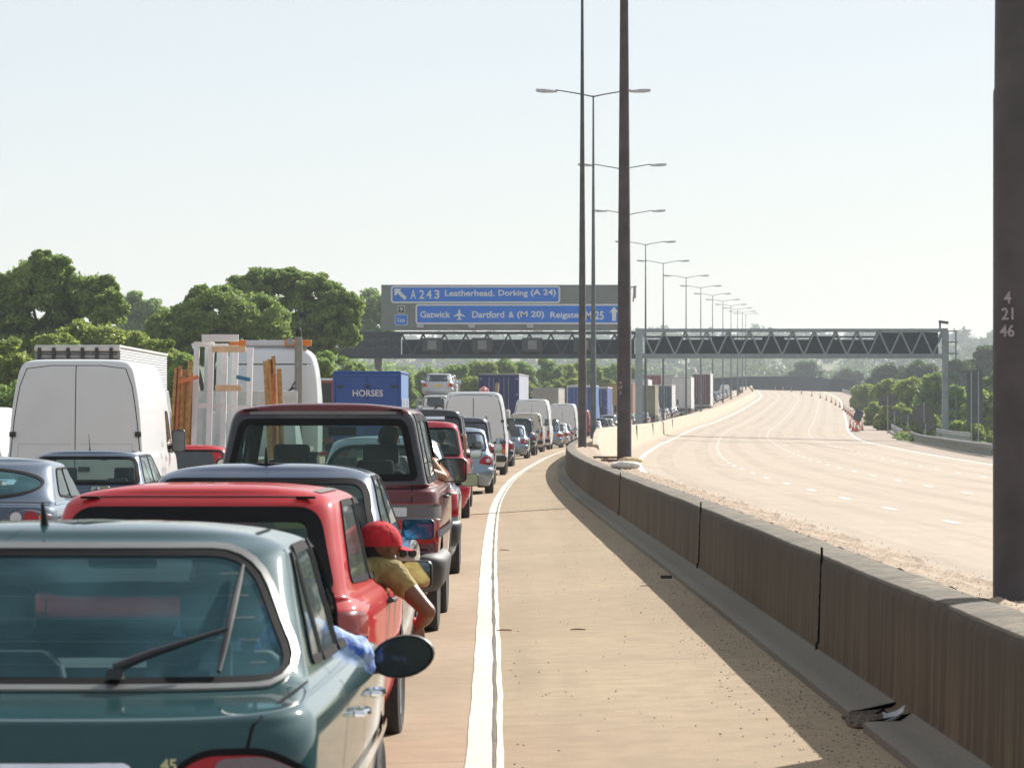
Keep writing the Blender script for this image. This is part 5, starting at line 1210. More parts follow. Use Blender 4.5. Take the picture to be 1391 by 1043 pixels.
# ---------------------------------------------------------------- lorries
M_FRAMEW = plain('lorry_frame_white', (.60, .60, .58), .55); M_FRAMEG = plain('lorry_frame_grey', (.30, .31, .32), .55)
def box_mat(name, c): return plain(name, c, .5, var=.08, scale=1.2)
def lorry(x, y, z, yaw, label, rear, side, roof=None, frame=None, L=9.0, Wd=2.5, H=4.0, base=1.05, group=None, cab=(.6, .6, .6), name='lorry', detail=True, doors=True, cabH=3.0, axles=3, curtain=False):
    o = empty(name, (x, y, z), yaw, label, 'lorry', group); hw = Wd/2; frame = frame or M_FRAMEG
    mb = MB(); mb.bb(-hw+.03, hw-.03, .06, L, base, H-.04); mb.build('box_body', side, o, bevel=.03)
    mb = MB(); mb.bb(-hw, hw, -.01, L+.02, H-.06, H+.03); mb.build('roof', roof or frame, o, bevel=.03)
    if doors:
        for sg in (-1, 1):
            mb = MB(); mb.bb(sg*.012, sg*(hw-.09), .0, .055, base+.10, H-.14); d = mb.build('rear_door', rear, o, bevel=.012)
            if detail:
                for xx in (.32, .60):
                    mb = MB(); mb.tube([(sg*xx, -.02, base+.14), (sg*xx, -.02, H-.2)], .018, 6); mb.build('lock_bar', M_STEEL, d)
                mb = MB()
                for k in range(4): mb.bb(sg*(hw-.22), sg*(hw-.06), -.025, -.003, base+.3+k*(H-base-.6)/3-.03, base+.3+k*(H-base-.6)/3+.03)
                mb.build('hinge', M_STEEL, d)
    for sg in (-1, 1): mb = MB(); mb.bb(sg*(hw-.085), sg*(hw+.004), -.02, .11, base, H-.06); mb.build('corner_post', frame, o, bevel=.01)
    mb = MB(); mb.bb(-hw, hw, -.03, .12, base-.02, base+.10); mb.bb(-hw+.08, hw-.08, -.025, .10, H-.16, H-.058); mb.build('door_frame', frame, o, bevel=.01)
    mb = MB(); mb.bb(-.42, .42, .2, L+.3, base-.3, base-.03); mb.build('chassis', M_BLACK, o)
    mb = MB(); mb.bb(-hw+.1, hw-.1, .1, .2, .5, .68); u = mb.build('underrun_bar', M_FRAMEG, o, bevel=.01)
    for sg in (-1, 1): mb = MB(); mb.bb(sg*(hw-.5), sg*(hw-.12), .06, .1, .55, .67); mb.build('tail_light', M_RED, o, bevel=.01)
    ys_ = [1.3, 2.6, 3.9][:axles - 1] + [L + .9]
    for wy in ys_:
        for sg in (-1, 1):
            mb = MB(); r = .5; cx = sg*(hw-.2); mb.lathe([(-.17, .3), (-.18, .42), (-.14, r), (.14, r), (.18, .42), (.17, .3)], (cx, wy, r), 'X', 16); t = mb.build('wheel', M_RUBBER, o)
            mb = MB(); mb.lathe([(-.01, .29), (.01, .29)], (cx + sg*.16, wy, r), 'X', 16); mb.build('rim', M_ALU, t)
    if curtain:
        mb = MB(); 
        for k in range(int(L/.6)): mb.bb(hw-.031, hw-.022, .4+k*.6, .44+k*.6, base+.05, base+.5); mb.bb(-hw+.022, -hw+.031, .4+k*.6, .44+k*.6, base+.05, base+.5)
        mb.build('curtain_straps', M_BLACK, o)
    cy = L + .25; mb = MB(); mb.add([(a*hw*.96, cy+b, c_) for (b, c_, a) in ((0,.6,-1),(0,cabH,-.95),(1.6,cabH,-.92),(2.1,cabH-.9,-1),(2.2,.5,-1),(0,.6,1),(0,cabH,.95),(1.6,cabH,.92),(2.1,cabH-.9,1),(2.2,.5,1))], [(0,1,2,3,4),(9,8,7,6,5),(0,5,6,1),(1,6,7,2),(2,7,8,3),(3,8,9,4),(4,9,5,0)])
    cb = mb.build('cab', plain('cab_paint_%d' % int(sum(cab)*100), cab, .35, coat=.6), o, bevel=.06)
    mb = MB(); mb.bb(-hw*.85, hw*.85, cy+1.75, cy+2.02, cabH-.95, cabH-.25); mb.build('windscreen', M_GLASSD, cb)
    for sg in (-1, 1): mb = MB(); mb.bb(sg*(hw+.05), sg*(hw+.28), cy+1.7, cy+1.8, cabH-1.2, cabH-.55); mb.build('door_mirror', M_BLACK, cb, bevel=.02)
    return o
# ================================================================ THE QUEUE
P_TEAL = paint('teal_green_paint', (.002, .046, .052), .12, .3, 1, .02)
P_RED = paint('faded_red_paint', (.44, .014, .020), .0, .42, .6, .08)
P_BLUE = paint('blue_grey_paint', (.025, .05, .10), .3, .3, 1, .14)
P_MAROON = paint('maroon_paint', (.10, .006, .012), .2, .35, .8, .10)
P_STEEL = paint('steel_blue_paint', (.045, .075, .12), .3, .3, 1, .10)
P_SILVB = paint('silver_blue_paint', (.22, .29, .36), .6, .3, 1, .14)
P_SILVER = paint('silver_paint', (.42, .44, .46), .6, .3, 1, .14)
P_CRED = paint('cherry_red_paint', (.42, .012, .035), .1, .33, 1, .1)
P_BLACKC = paint('black_car_paint', (.022, .026, .032), .3, .3, 1, .18)
P_GREY = paint('grey_car_paint', (.075, .085, .10), .5, .3, 1, .16)
P_DGREEN = paint('dark_green_paint', (.014, .035, .035), .3, .3, 1, .16)
P_NAVY = paint('navy_car_paint', (.015, .03, .085), .3, .3, 1, .16)
P_WHITEV = paint('white_van_paint', (.66, .67, .68), .0, .4, .5, .10)
P_CREAM = paint('cream_van_paint', (.52, .50, .44), .0, .42, .5, .16)
P_WHITEC = paint('white_car_paint', (.68, .68, .68), .0, .38, .8, .08)
def gl_(x, y): return float(zL(x, y))
def at(c, mode, x, z, off=0, v0=None, v1=None):
    a, v = c.inv(mode, np.array([[x, z]], float), v0, v1); return Vector(c.sh.off(a, v, np.array([off]))[0])
def handle(c, mode, y, z, mat):
    mb = MB(); pts = []
    for k, (dy, o_) in enumerate(((-.09, .0), (-.085, .025), (-.03, .036), (.03, .036), (.085, .025), (.09, .0))): pts.append(at(c, mode, y + dy, z, o_))
    mb.tube(pts, [.011, .012, .013, .013, .012, .011], 8); mb.build('door_handle', mat, c.o)
def gaps_hatch(c, hw, belt, w1, H):
    c.line([(-hw*.80, belt+.02), (-hw*.78, belt-.12), (-hw*.70, .60)], 'rear', .007, v0=0, v1=8); c.line([(hw*.80, belt+.02), (hw*.78, belt-.12), (hw*.70, .60)], 'rear', .007, v0=0, v1=8)
    c.line([(-hw*.70, .60), (hw*.70, .60)], 'rear', .008, v0=0, v1=6)

# ---- 1. teal green hatchback, nearest the camera
def green_car():
    L, Wd, H, belt = 4.36, 1.70, 1.39, .925; hw = Wd/2
    x, y, z = -1.37, 9.9, gl_(-1.37, 11); o = empty('parked_car', (x, y, z), -.018, 'teal green hatchback with a rear wiper and round black door mirror, nearest the camera', 'car', 'cars queueing in the nearest lane'); o.name = 'queueing_car'
    R = mono_rings(L, Wd, H, belt, .66, .80, 1.15, .70, deck=.50, deck_z=.90, tumble=.12, bump=.50, lrg=.30)
    c = Car(o, Shell(R, 2.7, 2.6), P_TEAL, 0); c.step = .03
    Pw = rpoly([(-.70, .955), (.70, .955), (.535, 1.30), (-.535, 1.30)], [.10, .10, .11, .11], step=.03)
    g = c.window('rear_window', 'rear', Pw, 7, 11, glass('blue_tinted_glass', (.62, .82, .86), .14, .24, (.16, .35, .40)), do=.010, di=.006)
    fr = c.frame('chrome_trim', 'rear', offpoly(Pw, .014), .016, .0, .010, plain('satin_trim', (.22, .22, .21), .4, .6), g, 7, 11)
    # heater lines
    for k in range(9): c.line([(-.62 + .012*k, 1.0 + k*.031), (.62 - .012*k, 1.0 + k*.031)], 'rear', .0016, 'heater_line', plain('heater_line', (.16, .14, .12), .6), .001, 7, 11, parent=g) if k % 2 == 0 else None
    for md in ('right', 'left'):
        for k, (pts, open_) in enumerate((([(1.22, .985), (1.52, .975), (1.56, 1.285), (1.50, 1.285)], 0), ([(1.58, .975), (2.12, .965), (2.12, 1.30), (1.62, 1.30)], 0), ([(2.20, .965), (2.98, .955), (2.36, 1.295), (2.20, 1.30)], 1))):
            P = rpoly(pts, .035, step=.03)
            if open_ and md == 'right':
                a, v = c.inv(md, offpoly(P, -.004), 7, 11); c.holes.append(np.stack([a, v], 1)); c.frame('window_seal', md, P, .014, .012, .008, M_SEAL, None, 7, 11)
            else: c.window('side_window', md, P, 7, 11, M_GLASS, do=.014, di=.012)
        c.line([(2.16, .30), (2.16, .955)], md, .006, v0=0, v1=7); c.line([(3.28, .34), (3.24, .86)], md, .006, v0=0, v1=6)
        c.line([(1.18, .62), (1.34, .78), (1.50, .90), (1.52, .96)], md, .006, v0=0, v1=7.2); c.line([(1.30, 1.0), (1.26, 1.15), (1.42, 1.31)], md, .005, v0=7, v1=11)
        handle(c, md, 1.72, .79, M_CHROME); handle(c, md, 2.62, .785, M_CHROME)
        c.line([(.3, .60), (4.0, .58)], md, .035, 'rubbing_strip', P_TEAL, .012, 0, 6, parent=o)
    c.window('windscreen', 'front', rpoly([(-.68, .95), (.68, .95), (.52, 1.30), (-.52, 1.30)], .07, step=.04), 7, 11, M_GLASS)
    # boot shut lines, lamps, plate plinth, badge
    for sg in (-1, 1):
        c.line([(sg*.735, .935), (sg*.70, .905), (sg*.655, .86), (sg*.625, .70), (sg*.60, .56)], 'rear', .008, v0=0, v1=7.6)
        P = rpoly([(sg*.43, .62), (sg*.80, .62), (sg*.80, .74), (sg*.70, .80), (sg*.52, .80), (sg*.44, .74)], [.05, .03, .03, .06, .06, .05], step=.03)
        t = c.patch('tail_light', 'rear', P, .004, M_RED, thick=.016, v0=0, v1=6); c.frame('lamp_seal', 'rear', P, .012, .004, .008, M_SEAL, t, 0, 6)
        P2 = rpoly([(sg*.55, .64), (sg*.79, .64), (sg*.79, .74), (sg*.69, .79), (sg*.56, .785)], .03, step=.03); c.patch('lamp_lens', 'rear', P2, .021, M_SMOKE, t, 0, 6)
    c.line([(-.60, .56), (.60, .56)], 'rear', .008, v0=0, v1=6)
    P = rpoly([(-.42, .64), (.34, .64), (.36, .785), (-.44, .785)], [.03, .03, .09, .09], step=.03); pl = c.patch('plate_plinth', 'rear', P, .003, M_CHROME, thick=.02, v0=0, v1=6)
    c.plate(-.04, .70, R[4][0] - .022)
    p = at(c, 'rear', .44, .775, .004, 0, 6); text_mesh('45', M_CHROME, o, (p.x, p.y - .006, p.z), height=.034, bold=.03, name='badge')
    c.band('bumper', .9, 2.9, -1.12, 1.12, .03, P_TEAL, 8, .04)
    # rear wiper
    mb = MB(); a0 = at(c, 'rear', .21, .955, .045, 7, 11); a1 = at(c, 'rear', .30, .985, .06, 7, 11); a2 = at(c, 'rear', .50, 1.065, .045, 7, 11)
    mb.tube([a0 + Vector((0, 0, -.03)), a0 + Vector((0, 0, .0))], [.028, .022], 12); mb.tube([a0, a1, a2], [.016, .013, .006], 8); w = mb.build('wiper_arm', M_BLACK, o)
    mb = MB(); mb.tube([at(c, 'rear', .495 + k*.004, .965 + k*.049, .018 + .004*(k in (2, 3, 4)), 7, 11) for k in range(7)], [.006, .009, .011, .012, .011, .009, .005], 8); mb.build('wiper_blade', M_BLACK, w)
    # aerial
    mb = MB(); b0 = Vector((-.10, 1.47, H - .012)); mb.tube([b0, b0 + Vector((0, -.01, .03)), b0 + Vector((0, -.05, .075))], [.014, .011, .004], 8); mb.build('aerial', M_BLACK, o)
    # roof gutters
    A = np.linspace(1.02, 1.98, 30)
    for sg in (-1, 1):
        V = np.concatenate([c.sh.off(sg*A, np.full(30, 10.55), np.full(30, .002)), c.sh.off(sg*A, np.full(30, 10.68), np.full(30, .002))]); mesh_obj('roof_gutter', V, [(i, i+1, 30+i+1, 30+i) for i in range(29)], M_SEAL, o)
    c.wheels((.92, 3.48), hw - .01, .30, .19); c.body([(.92, .30), (3.48, .30)], .35)
    c.interior(belt, .70, 3.05, .70, (9.0, 12.5, .03), seat_y=2.35, seat_h=1.17)
    c.mirror(.80, 2.93, .885, .215, .145, oval=True, gm=plain('dark_mirror_glass', (.035, .05, .075), .04, .6), depth=.13)
    mb = MB(); mb.box((0, 2.62, 1.235), (.24, .03, .065)); mb.build('interior_mirror', M_BLACK, o, bevel=.015)
    mb = MB(); mb.tube([at(c, 'rear', .60, 1.02, -.05, 7, 11), at(c, 'rear', .57, 1.08, -.05, 7, 11), at(c, 'rear', .63, 1.16, -.05, 7, 11)], [.004, .02, .008], 6); mb.build('seat_belt', M_BLACK, o)
    # repeater and tax disc like orange mark
    mb = MB(); mb.box((.55, 2.2, 1.15), (.045, .02, .05)); mb.build('belt_anchor', plain('orange_belt', (.7, .12, .04), .6), o, bevel=.008)
    return o, c
green_car()

# ---- 2. red hatchback
def red_car():
    L, Wd, H, belt = 3.72, 1.66, 1.40, .88; hw = Wd/2
    x, y = -1.50, 16.8; z = gl_(x, y + 1); o = empty('queueing_car', (x, y, z), -.030, 'faded red hatchback with black roof strips, driver leaning out in a red cap', 'car', 'cars queueing in the nearest lane')
    R = mono_rings(L, Wd, H, belt, .44, .72, 1.0, .70, tumble=.10, bump=.48, lrg=.22)
    c = Car(o, Shell(R, 3.2, 2.6), P_RED, 0); c.step = .035
    c.window('rear_window', 'rear', rpoly([(-.655, .905), (.655, .905), (.555, 1.285), (-.555, 1.285)], [.05, .05, .09, .09], step=.035), 7, 11, M_GLASS, frit=.045)
    for md in ('right', 'left'):
        P = rpoly([(.62, .95), (1.52, .93), (1.52, 1.30), (.92, 1.30)], [.10, .03, .03, .10], step=.035); c.window('side_window', md, P, 7, 11, M_GLASS, do=.016, di=.014)
        P = rpoly([(1.60, .93), (2.52, .915), (2.02, 1.295), (1.60, 1.30)], .04, step=.035)
        if md == 'right':
            a, v = c.inv(md, offpoly(P, -.004), 7, 11); c.holes.append(np.stack([a, v], 1)); c.frame('window_seal', md, P, .016, .012, .008, M_SEAL, None, 7, 11)
        else: c.window('side_window', md, P, 7, 11, M_GLASS, do=.016, di=.012)
        c.line([(1.56, .30), (1.56, .91)], md, .008, v0=0, v1=7); c.line([(2.78, .34), (2.74, .82)], md, .008, v0=0, v1=6); handle(c, md, 1.72, .80, M_BLACK)
        c.line([(.25, .56), (3.3, .54)], md, .05, 'rubbing_strip', M_BLACK, .012, 0, 5, parent=o)
    c.window('windscreen', 'front', rpoly([(-.66, .91), (.66, .91), (.53, 1.29), (-.53, 1.29)], .06, step=.05), 7, 11, M_GLASS)
    for sg in (-1, 1):
        P = rpoly([(sg*.60, .55), (sg*.815, .55), (sg*.81, .82), (sg*.63, .82)], [.03, .02, .03, .05], step=.03); t = c.patch('tail_light', 'rear', P, .004, lens('deep_red_lens', (.16, .006, .010)), thick=.014, v0=0, v1=7)
        P = rpoly([(sg*.605, .71), (sg*.81, .71), (sg*.805, .80), (sg*.632, .80)], .02, step=.03); c.patch('indicator', 'rear', P, .019, lens('pale_red_lens', (.30, .06, .05)), t, 0, 7)
        c.line([(sg*.60, .70), (sg*.81, .70)], 'rear', .012, 'lamp_bar', M_SEAL, .021, 0, 7, parent=t)
        A = np.linspace(.98, 1.99, 34); V = np.concatenate([c.sh.off(sg*A, np.full(34, 10.75), np.full(34, .004)), c.sh.off(sg*A, np.full(34, 10.32), np.full(34, .004))])
        mesh_obj('roof_strip', V, [(i, i+1, 34+i+1, 34+i) for i in range(33)], plain('weathered_black_trim', (.10, .085, .08), .7), o)
        mb = MB(); p = at(c, 'rear', sg*.50, 1.335, .01, 9, 12); mb.box(p, (.09, .03, .012)); mb.build('hinge', M_SEAL, o, bevel=.004)
    gaps_hatch(c, hw, belt, .5, H)
    c.line([(-.50, 1.345), (.50, 1.345)], 'rear', .006, v0=9, v1=12)
    c.plate(0, .66, R[4][0] - .012, 'P3'); c.band('bumper', .9, 2.9, -1.15, 1.15, .04, M_BLACK, 8, .05)
    c.wheels((.72, 3.05), hw - .01, .28, .17); c.body([(.72, .28), (3.05, .28)], .33)
    c.interior(belt, .20, 2.62, .68, (9.0, 12.5, .03), seat_y=1.95, seat_h=1.12)
    c.mirror(.745, 2.42, .90, .235, .145, gm=plain('red_car_mirror', (.5, .5, .48), .03, 1), depth=.12, sides=(1, -1), mat=plain('mirror_housing', (.03, .03, .032), .35))
    mb = MB(); mb.box((0, 2.3, 1.235), (.22, .03, .06)); mb.build('interior_mirror', M_BLACK, o, bevel=.015)
    return o, c
red_car()

# ---- 3. dark blue saloon
def blue_car():
    L, Wd, H, belt = 4.30, 1.70, 1.44, .94; hw = Wd/2; x, y = -1.52, 20.95; z = gl_(x, y)
    o, c = std_car('queueing_car', x, y, z, -.02, 'dark blue saloon with stubby aerial and blue door mirror, between red hatchback and maroon off-roader', 'saloon', P_BLUE, 0, L, Wd, H, belt, group='cars queueing in the nearest lane', mirrors=False)
    c.mirror(hw - .13, 2.95, .995, .205, .13, gm=M_MIRRORB, mat=M_BLACK)
    mb = MB(); mb.tube([(0, 1.42, H - .01), (0, 1.41, H + .035), (0, 1.38, H + .10)], [.016, .013, .004], 8); mb.build('aerial', M_BLACK, o)
    return o
blue_car()

# ---- 4. maroon off-roader
def rover():
    L, Wd, H, belt = 4.68, 1.84, 1.83, 1.19; hw = Wd/2; x, y = -1.475, 28.35; z = gl_(x, y)
    o = empty('queueing_car', (x, y, z), -.008, 'maroon off-roader with black window pillars and a driver resting an arm on the door', 'off-roader', 'cars queueing in the nearest lane')
    R = mono_rings(L, Wd, H, belt, .20, .52, 1.15, 1.0, tumble=.125, sill=.34, bump=.58, lrg=.13)
    c = Car(o, Shell(R, 4.2, 3.2, .02), P_MAROON, 0)
    Pw = rpoly([(-.735, 1.235), (.735, 1.235), (.635, 1.695), (-.635, 1.695)], [.05, .05, .07, .07])
    M_PIL = paint('black_pillar', (.03, .03, .038), 0, .35, .8, .2)
    c.window('rear_window', 'rear', Pw, 7, 11, M_GLASS, frit=.03)
    Bt = rpoly([(-.70, 1.74), (.70, 1.74), (.70, 1.765), (-.70, 1.765)], .01); c.patch('gutter_strip', 'rear', Bt, .004, plain('grey_gutter', (.16, .15, .14), .5), v0=7, v1=12)
    for md in ('right', 'left'):
        P = rpoly([(.22, 1.22), (3.35, 1.20), (2.90, 1.74), (.36, 1.75)], .04); c.patch('pillar_trim', md, P, .0, M_PIL, v0=7, v1=10.5) if False else None
        for pts, op in (([(.42, 1.245), (1.05, 1.24), (1.05, 1.70), (.50, 1.70)], 0), ([(1.15, 1.24), (2.02, 1.235), (2.02, 1.70), (1.15, 1.70)], 0), ([(2.12, 1.235), (3.10, 1.225), (2.78, 1.69), (2.12, 1.70)], 1)):
            P = rpoly(pts, .04)
            if op and md == 'right':
                a, v = c.inv(md, offpoly(P, -.004), 7, 11); c.holes.append(np.stack([a, v], 1)); c.frame('window_seal', md, P, .03, .012, .008, M_SEAL, None, 7, 11)
            else: c.window('side_window', md, P, 7, 11, M_GLASS, do=.045, di=.012)
        c.line([(2.07, .50), (2.07, 1.2)], md, .008, v0=0, v1=7); c.line([(1.10, .95), (1.10, 1.2)], md, .008, v0=0, v1=7); handle(c, md, 1.35, 1.08, M_BLACK); handle(c, md, 2.35, 1.08, M_BLACK)
        c.line([(.2, .82), (4.2, .80)], md, .06, 'rubbing_strip', M_BLACK, .015, 0, 5, parent=o)
    c.window('windscreen', 'front', rpoly([(-.76, 1.24), (.76, 1.24), (.66, 1.69), (-.66, 1.69)], .05), 7, 11, M_GLASS)
    for sg in (-1, 1):
        P = rpoly([(sg*.47, .74), (sg*.915, .74), (sg*.91, 1.055), (sg*.47, 1.055)], .02, step=.04); t = c.patch('tail_light', 'rear', P, .004, M_RED, thick=.014, v0=0, v1=7)
        P = rpoly([(sg*.475, .925), (sg*.905, .925), (sg*.90, 1.045), (sg*.475, 1.045)], .015, step=.04); c.patch('lamp_lens', 'rear', P, .020, lens('grey_lens', (.13, .11, .11)), t, 0, 7)
        P = rpoly([(sg*.53, .95), (sg*.66, .95), (sg*.66, 1.02), (sg*.53, 1.02)], .01, step=.04); c.patch('reverse_light', 'rear', P, .024, M_CLEAR, t, 0, 7)
        c.line([(sg*.70, .68), (sg*.70, 1.2)], 'rear', .010, v0=0, v1=7)
        c.line([(sg*.80, 1.19), (sg*.80, 1.20)], 'rear', .02, v0=0, v1=8)
    c.line([(-.86, 1.165), (.86, 1.165)], 'rear', .008, v0=0, v1=7); c.line([(-.86, .695), (.86, .695)], 'rear', .014, v0=0, v1=6)
    for sg in (-1, 1): mb = MB(); p = at(c, 'rear', sg*.56, 1.775, .0, 9, 12); mb.tube([p + Vector((-.06, 0, .0)), p + Vector((.05, -.005, .005)), p + Vector((.06, -.01, -.03))], .007, 6); mb.build('hinge', M_SEAL, o)
    c.plate(-.1, .90, R[4][0] - .012, mat=M_PLATE); c.band('bumper', .3, 2.8, -1.25, 1.25, .07, plain('bumper_black', (.03, .028, .028), .6), 8, .05)
    c.wheels((.98, 3.72), hw - .03, .37, .25); c.body([(.98, .37), (3.72, .37)], .43, upper=(7.02, 9.3, M_PIL))
    c.interior(belt, .18, 3.15, .78, (9.2, 12.5, .03), seat_y=2.35, seat_h=1.50, floor=.6, hr_w=.15, mat=plain('beige_trim', (.22, .20, .16), .8))
    c.mirror(.80, 2.95, 1.27, .235, .20, gm=plain('warm_mirror_glass', (.5, .46, .42), .03, 1), depth=.14)
    mb = MB(); mb.box((.02, 2.72, 1.60), (.24, .03, .075)); mb.tube([(.02, 2.74, 1.63), (.02, 2.80, 1.72)], .012, 6); mb.build('interior_mirror', M_BLACK, o, bevel=.015)
    mb = MB(); mb.box((-.02, 2.75, 1.715), (.5, .18, .07)); mb.build('roof_console', M_BLACK, o, bevel=.03)
    return o
rover()

G3 = 'cars queueing in the nearest lane'
def place(kind, D, xr, top, W_, pm, label, lod=1, dr=.9, yaw=None, **kw):
    X = (xr - 695.5) * D / FPX - W_/2; g = gl_(X, D); H = CAM_H - (top - 567) * (D + dr) / FPX - g
    yw = -math.atan(slope(XL, D + 2)) if yaw is None else yaw
    if kind == 'van': return van(X, D, g, yw, label, pm, lod, Wd=W_, H=H, group=G3, **kw)
    return std_car('queueing_car', X, D, g, yw, label, kind, pm, lod, Wd=W_, H=H, group=G3, **kw)
place('round', 39.2, 626, 592, 1.66, P_SILVB, 'rounded silver-blue small car directly beyond the maroon off-roader', 0, L=3.75, belt=.95, lights='tall', bumper=M_BLACK)
place('hatch', 61.5, 639, 571.5, 1.70, P_CRED, 'cherry red car with its sunroof tilted open and an arm on the door', 0, L=4.0, belt=1.03, sunroof=True)
place('mpv', 69.5, 642, 555.5, 1.86, P_BLACKC, 'tall black people carrier beyond the cherry red car', 1, L=4.7, belt=1.12, lights='tall')
place('saloon', 81.5, 671, 580.5, 1.74, P_SILVB, 'silver-blue saloon with bright round red lamps, in front of the dark grey estate', 1, L=4.5, belt=.92, lights='round')
place('estate', 92.5, 673, 566.5, 1.76, P_GREY, 'dark grey estate with tall red lamps just before the big white van', 1, L=4.6, belt=1.05, lights='tall', rack=True)
place('van', 108, 688, 532, 1.95, P_WHITEV, 'largest white van in the nearest lane, with a full-height split rear door', 1, dr=.3)
place('hatch', 128, 697, 578, 1.68, P_NAVY, 'dark navy hatchback mostly hidden right of the largest white van', 1, L=4.0)
place('saloon', 153, 717.5, 576.5, 1.74, P_SILVB, 'pale blue saloon with red wrap-round lamps beyond the navy hatchback', 2, L=4.5, lights='round')
place('suv', 166, 727, 567.5, 1.82, P_DGREEN, 'dark green off-roader with roof bars beyond the pale blue saloon', 2, L=4.6, belt=1.05, lights='tall', rack=True)
place('van', 183, 737.5, 560.5, 1.75, P_CREAM, 'small cream van with high red lamps', 2, dr=.3, L=4.3)
place('van', 196, 747, 542, 1.97, P_WHITEV, 'tall white van behind the small cream van', 2, dr=.3)
place('hatch', 207, 763, 569.5, 1.72, P_SILVB, 'silver-blue hatchback with an arm held out of its window', 2, L=4.1)
place('saloon', 217, 772.5, 574, 1.72, P_SILVER, 'silver saloon left of the second lamp column base', 2, L=4.3)
place('hatch', 236, 778, 576, 1.7, P_GREY, 'grey hatchback partly behind the lamp columns', 2, L=4.1)
place('van', 252, 783, 548, 1.97, P_WHITEV, 'white van furthest to the right before the slender lamp column', 2, dr=.3)
place('van', 276, 802, 556, 1.95, paint('brick_red_paint', (.26, .06, .045), 0, .4, .6, .2), 'brick red van between the two slender lamp columns', 2, dr=.3, L=5.0)
place('saloon', 291, 818, 571, 1.72, P_SILVER, 'silver saloon right of the third lamp column', 2)
place('hatch', 301, 828, 568, 1.72, P_GREY, 'dark grey hatchback left of the thick brown column', 2)
place('hatch', 311, 835, 568, 1.72, P_SILVER, 'silver hatchback touching the left edge of the thick brown column', 2)

# ---- lane two and beyond, left
G2 = 'vehicles queueing in the second lane'
def place2(kind, D, xc, top, W_, pm, label, lod=1, dr=.9, group=G2, **kw):
    X = (xc - 695.5) * D / FPX; g = gl_(X, D); H = CAM_H - (top - 567) * (D + dr) / FPX - g; yw = -math.atan(slope(XL, D + 2))
    if kind == 'van': return van(X, D, g, yw, label, pm, lod, Wd=W_, H=H, group=group, **kw)
    return std_car('queueing_car', X, D, g, yw, label, kind, pm, lod, Wd=W_, H=H, group=group, **kw)
def coupe():
    X, D = -5.17, 34.6; g = gl_(X, D); L, Wd, H, belt = 4.5, 1.76, 1.44, .99; hw = Wd/2
    o = empty('queueing_car', (X, D, g), 0, 'blue-grey coupe with an oval rear window and cat-eye lamps at the left edge', 'car', G2)
    R = mono_rings(L, Wd, H, belt, .85, .85, 1.2, .72, deck=.28, deck_z=1.0, tumble=.14, lrg=.42, bump=.55)
    c = Car(o, Shell(R, 2.5, 2.4), P_STEEL, 0)
    Pw = np.array([(.62*math.cos(t) * (1 if abs(math.sin(t)) < .99 else 1), 1.19 + .135*math.sin(t)) for t in [2*math.pi*k/48 for k in range(48)]]); c.window('rear_window', 'rear', Pw, 7, 11.5, glass('blue_tinted_glass'), frit=.0)
    for md in ('right', 'left'):
        c.window('side_window', md, rpoly([(1.25, 1.07), (2.0, 1.04), (2.0, 1.32), (1.62, 1.32)], [.12, .03, .03, .1]), 7, 11.5, M_GLASS, do=.012); c.window('side_window', md, rpoly([(2.06, 1.04), (3.05, 1.02), (2.55, 1.32), (2.06, 1.32)], .05), 7, 11.5, M_GLASS, do=.012)
    c.window('windscreen', 'front', rpoly([(-.66, 1.02), (.66, 1.02), (.5, 1.33), (-.5, 1.33)], .07), 7, 11, M_GLASS)
    for sg in (-1, 1):
        P = np.array([(sg*(.60 + .24*math.cos(t)), .875 + .062*math.sin(t) + .03*math.sin(t)*(1 - abs(math.cos(t)))) for t in [2*math.pi*k/30 for k in range(30)]]); t_ = c.patch('tail_light', 'rear', P, .004, lens('dark_lamp_glass', (.10, .09, .12)), thick=.02, v0=0, v1=6.4)
        for xx, rr_, mm in ((.49, .052, M_CLEAR), (.62, .060, M_RED), (.73, .04, M_AMBER)):
            P = np.array([(sg*xx + rr_*math.cos(t), .878 + rr_*math.sin(t)*.95) for t in [2*math.pi*k/20 for k in range(20)]]); c.patch('lamp_bulb', 'rear', P, .027, mm, t_, 0, 6.4)
        c.line([(sg*.84, .95), (sg*.78, 1.0), (sg*.5, 1.015), (0, 1.02)], 'rear', .01, v0=4, v1=7.5); c.line([(sg*.42, .86), (sg*.84, .80)], 'rear', .008, v0=0, v1=6)
    c.plate(0, .72, R[4][0] - .012); c.band('bumper', .9, 2.6, -1.1, 1.1, .03, P_STEEL, 8, .05)
    c.wheels((.95, 3.6), hw - .01, .31, .21); c.body([(.95, .31), (3.6, .31)], .36); c.interior(belt, .6, 3.1, .7, (9.2, 12.5, .03), seat_h=1.2); c.mirror(hw - .04, 2.9, 1.07, .2, .12)
coupe()
_, cc = place2('hatch', 46, 112, 611, 1.72, P_STEEL, 'steel blue hatchback with a thin aerial in front of the nearest white van', 0, L=4.3, belt=.95, aerial=True)
_vo, _vc = van(-6.25, 52.6, gl_(-6.25, 53), 0.0, 'nearest tall white van with black mirror, left of the glazing frames', P_WHITEV, 0, L=5.9, Wd=2.0, H=2.70, lz=.84, group=G2)
_gm = plain('faded_side_print', (.47, .47, .48), .6, var=.3, scale=30); _rr = random.Random(4)
for (a, b_) in ((2.9, 1.42), (3.2, 1.2), (2.5, 1.25), (3.05, 1.0), (2.6, 1.0)):
    for k in range(5): _vc.patch('side_print', 'right', rpoly([(a + k*.07, b_), (a + k*.07 + .045, b_), (a + k*.07 + .045, b_ + _rr.uniform(.05, .2)), (a + k*.07, b_ + .06)], .004, step=.1), .003, _gm, rings=2)
place2('hatch', 61, 252, 604, 1.66, P_RED, 'small red car just visible past the right side of the nearest white van', 1, L=3.6)
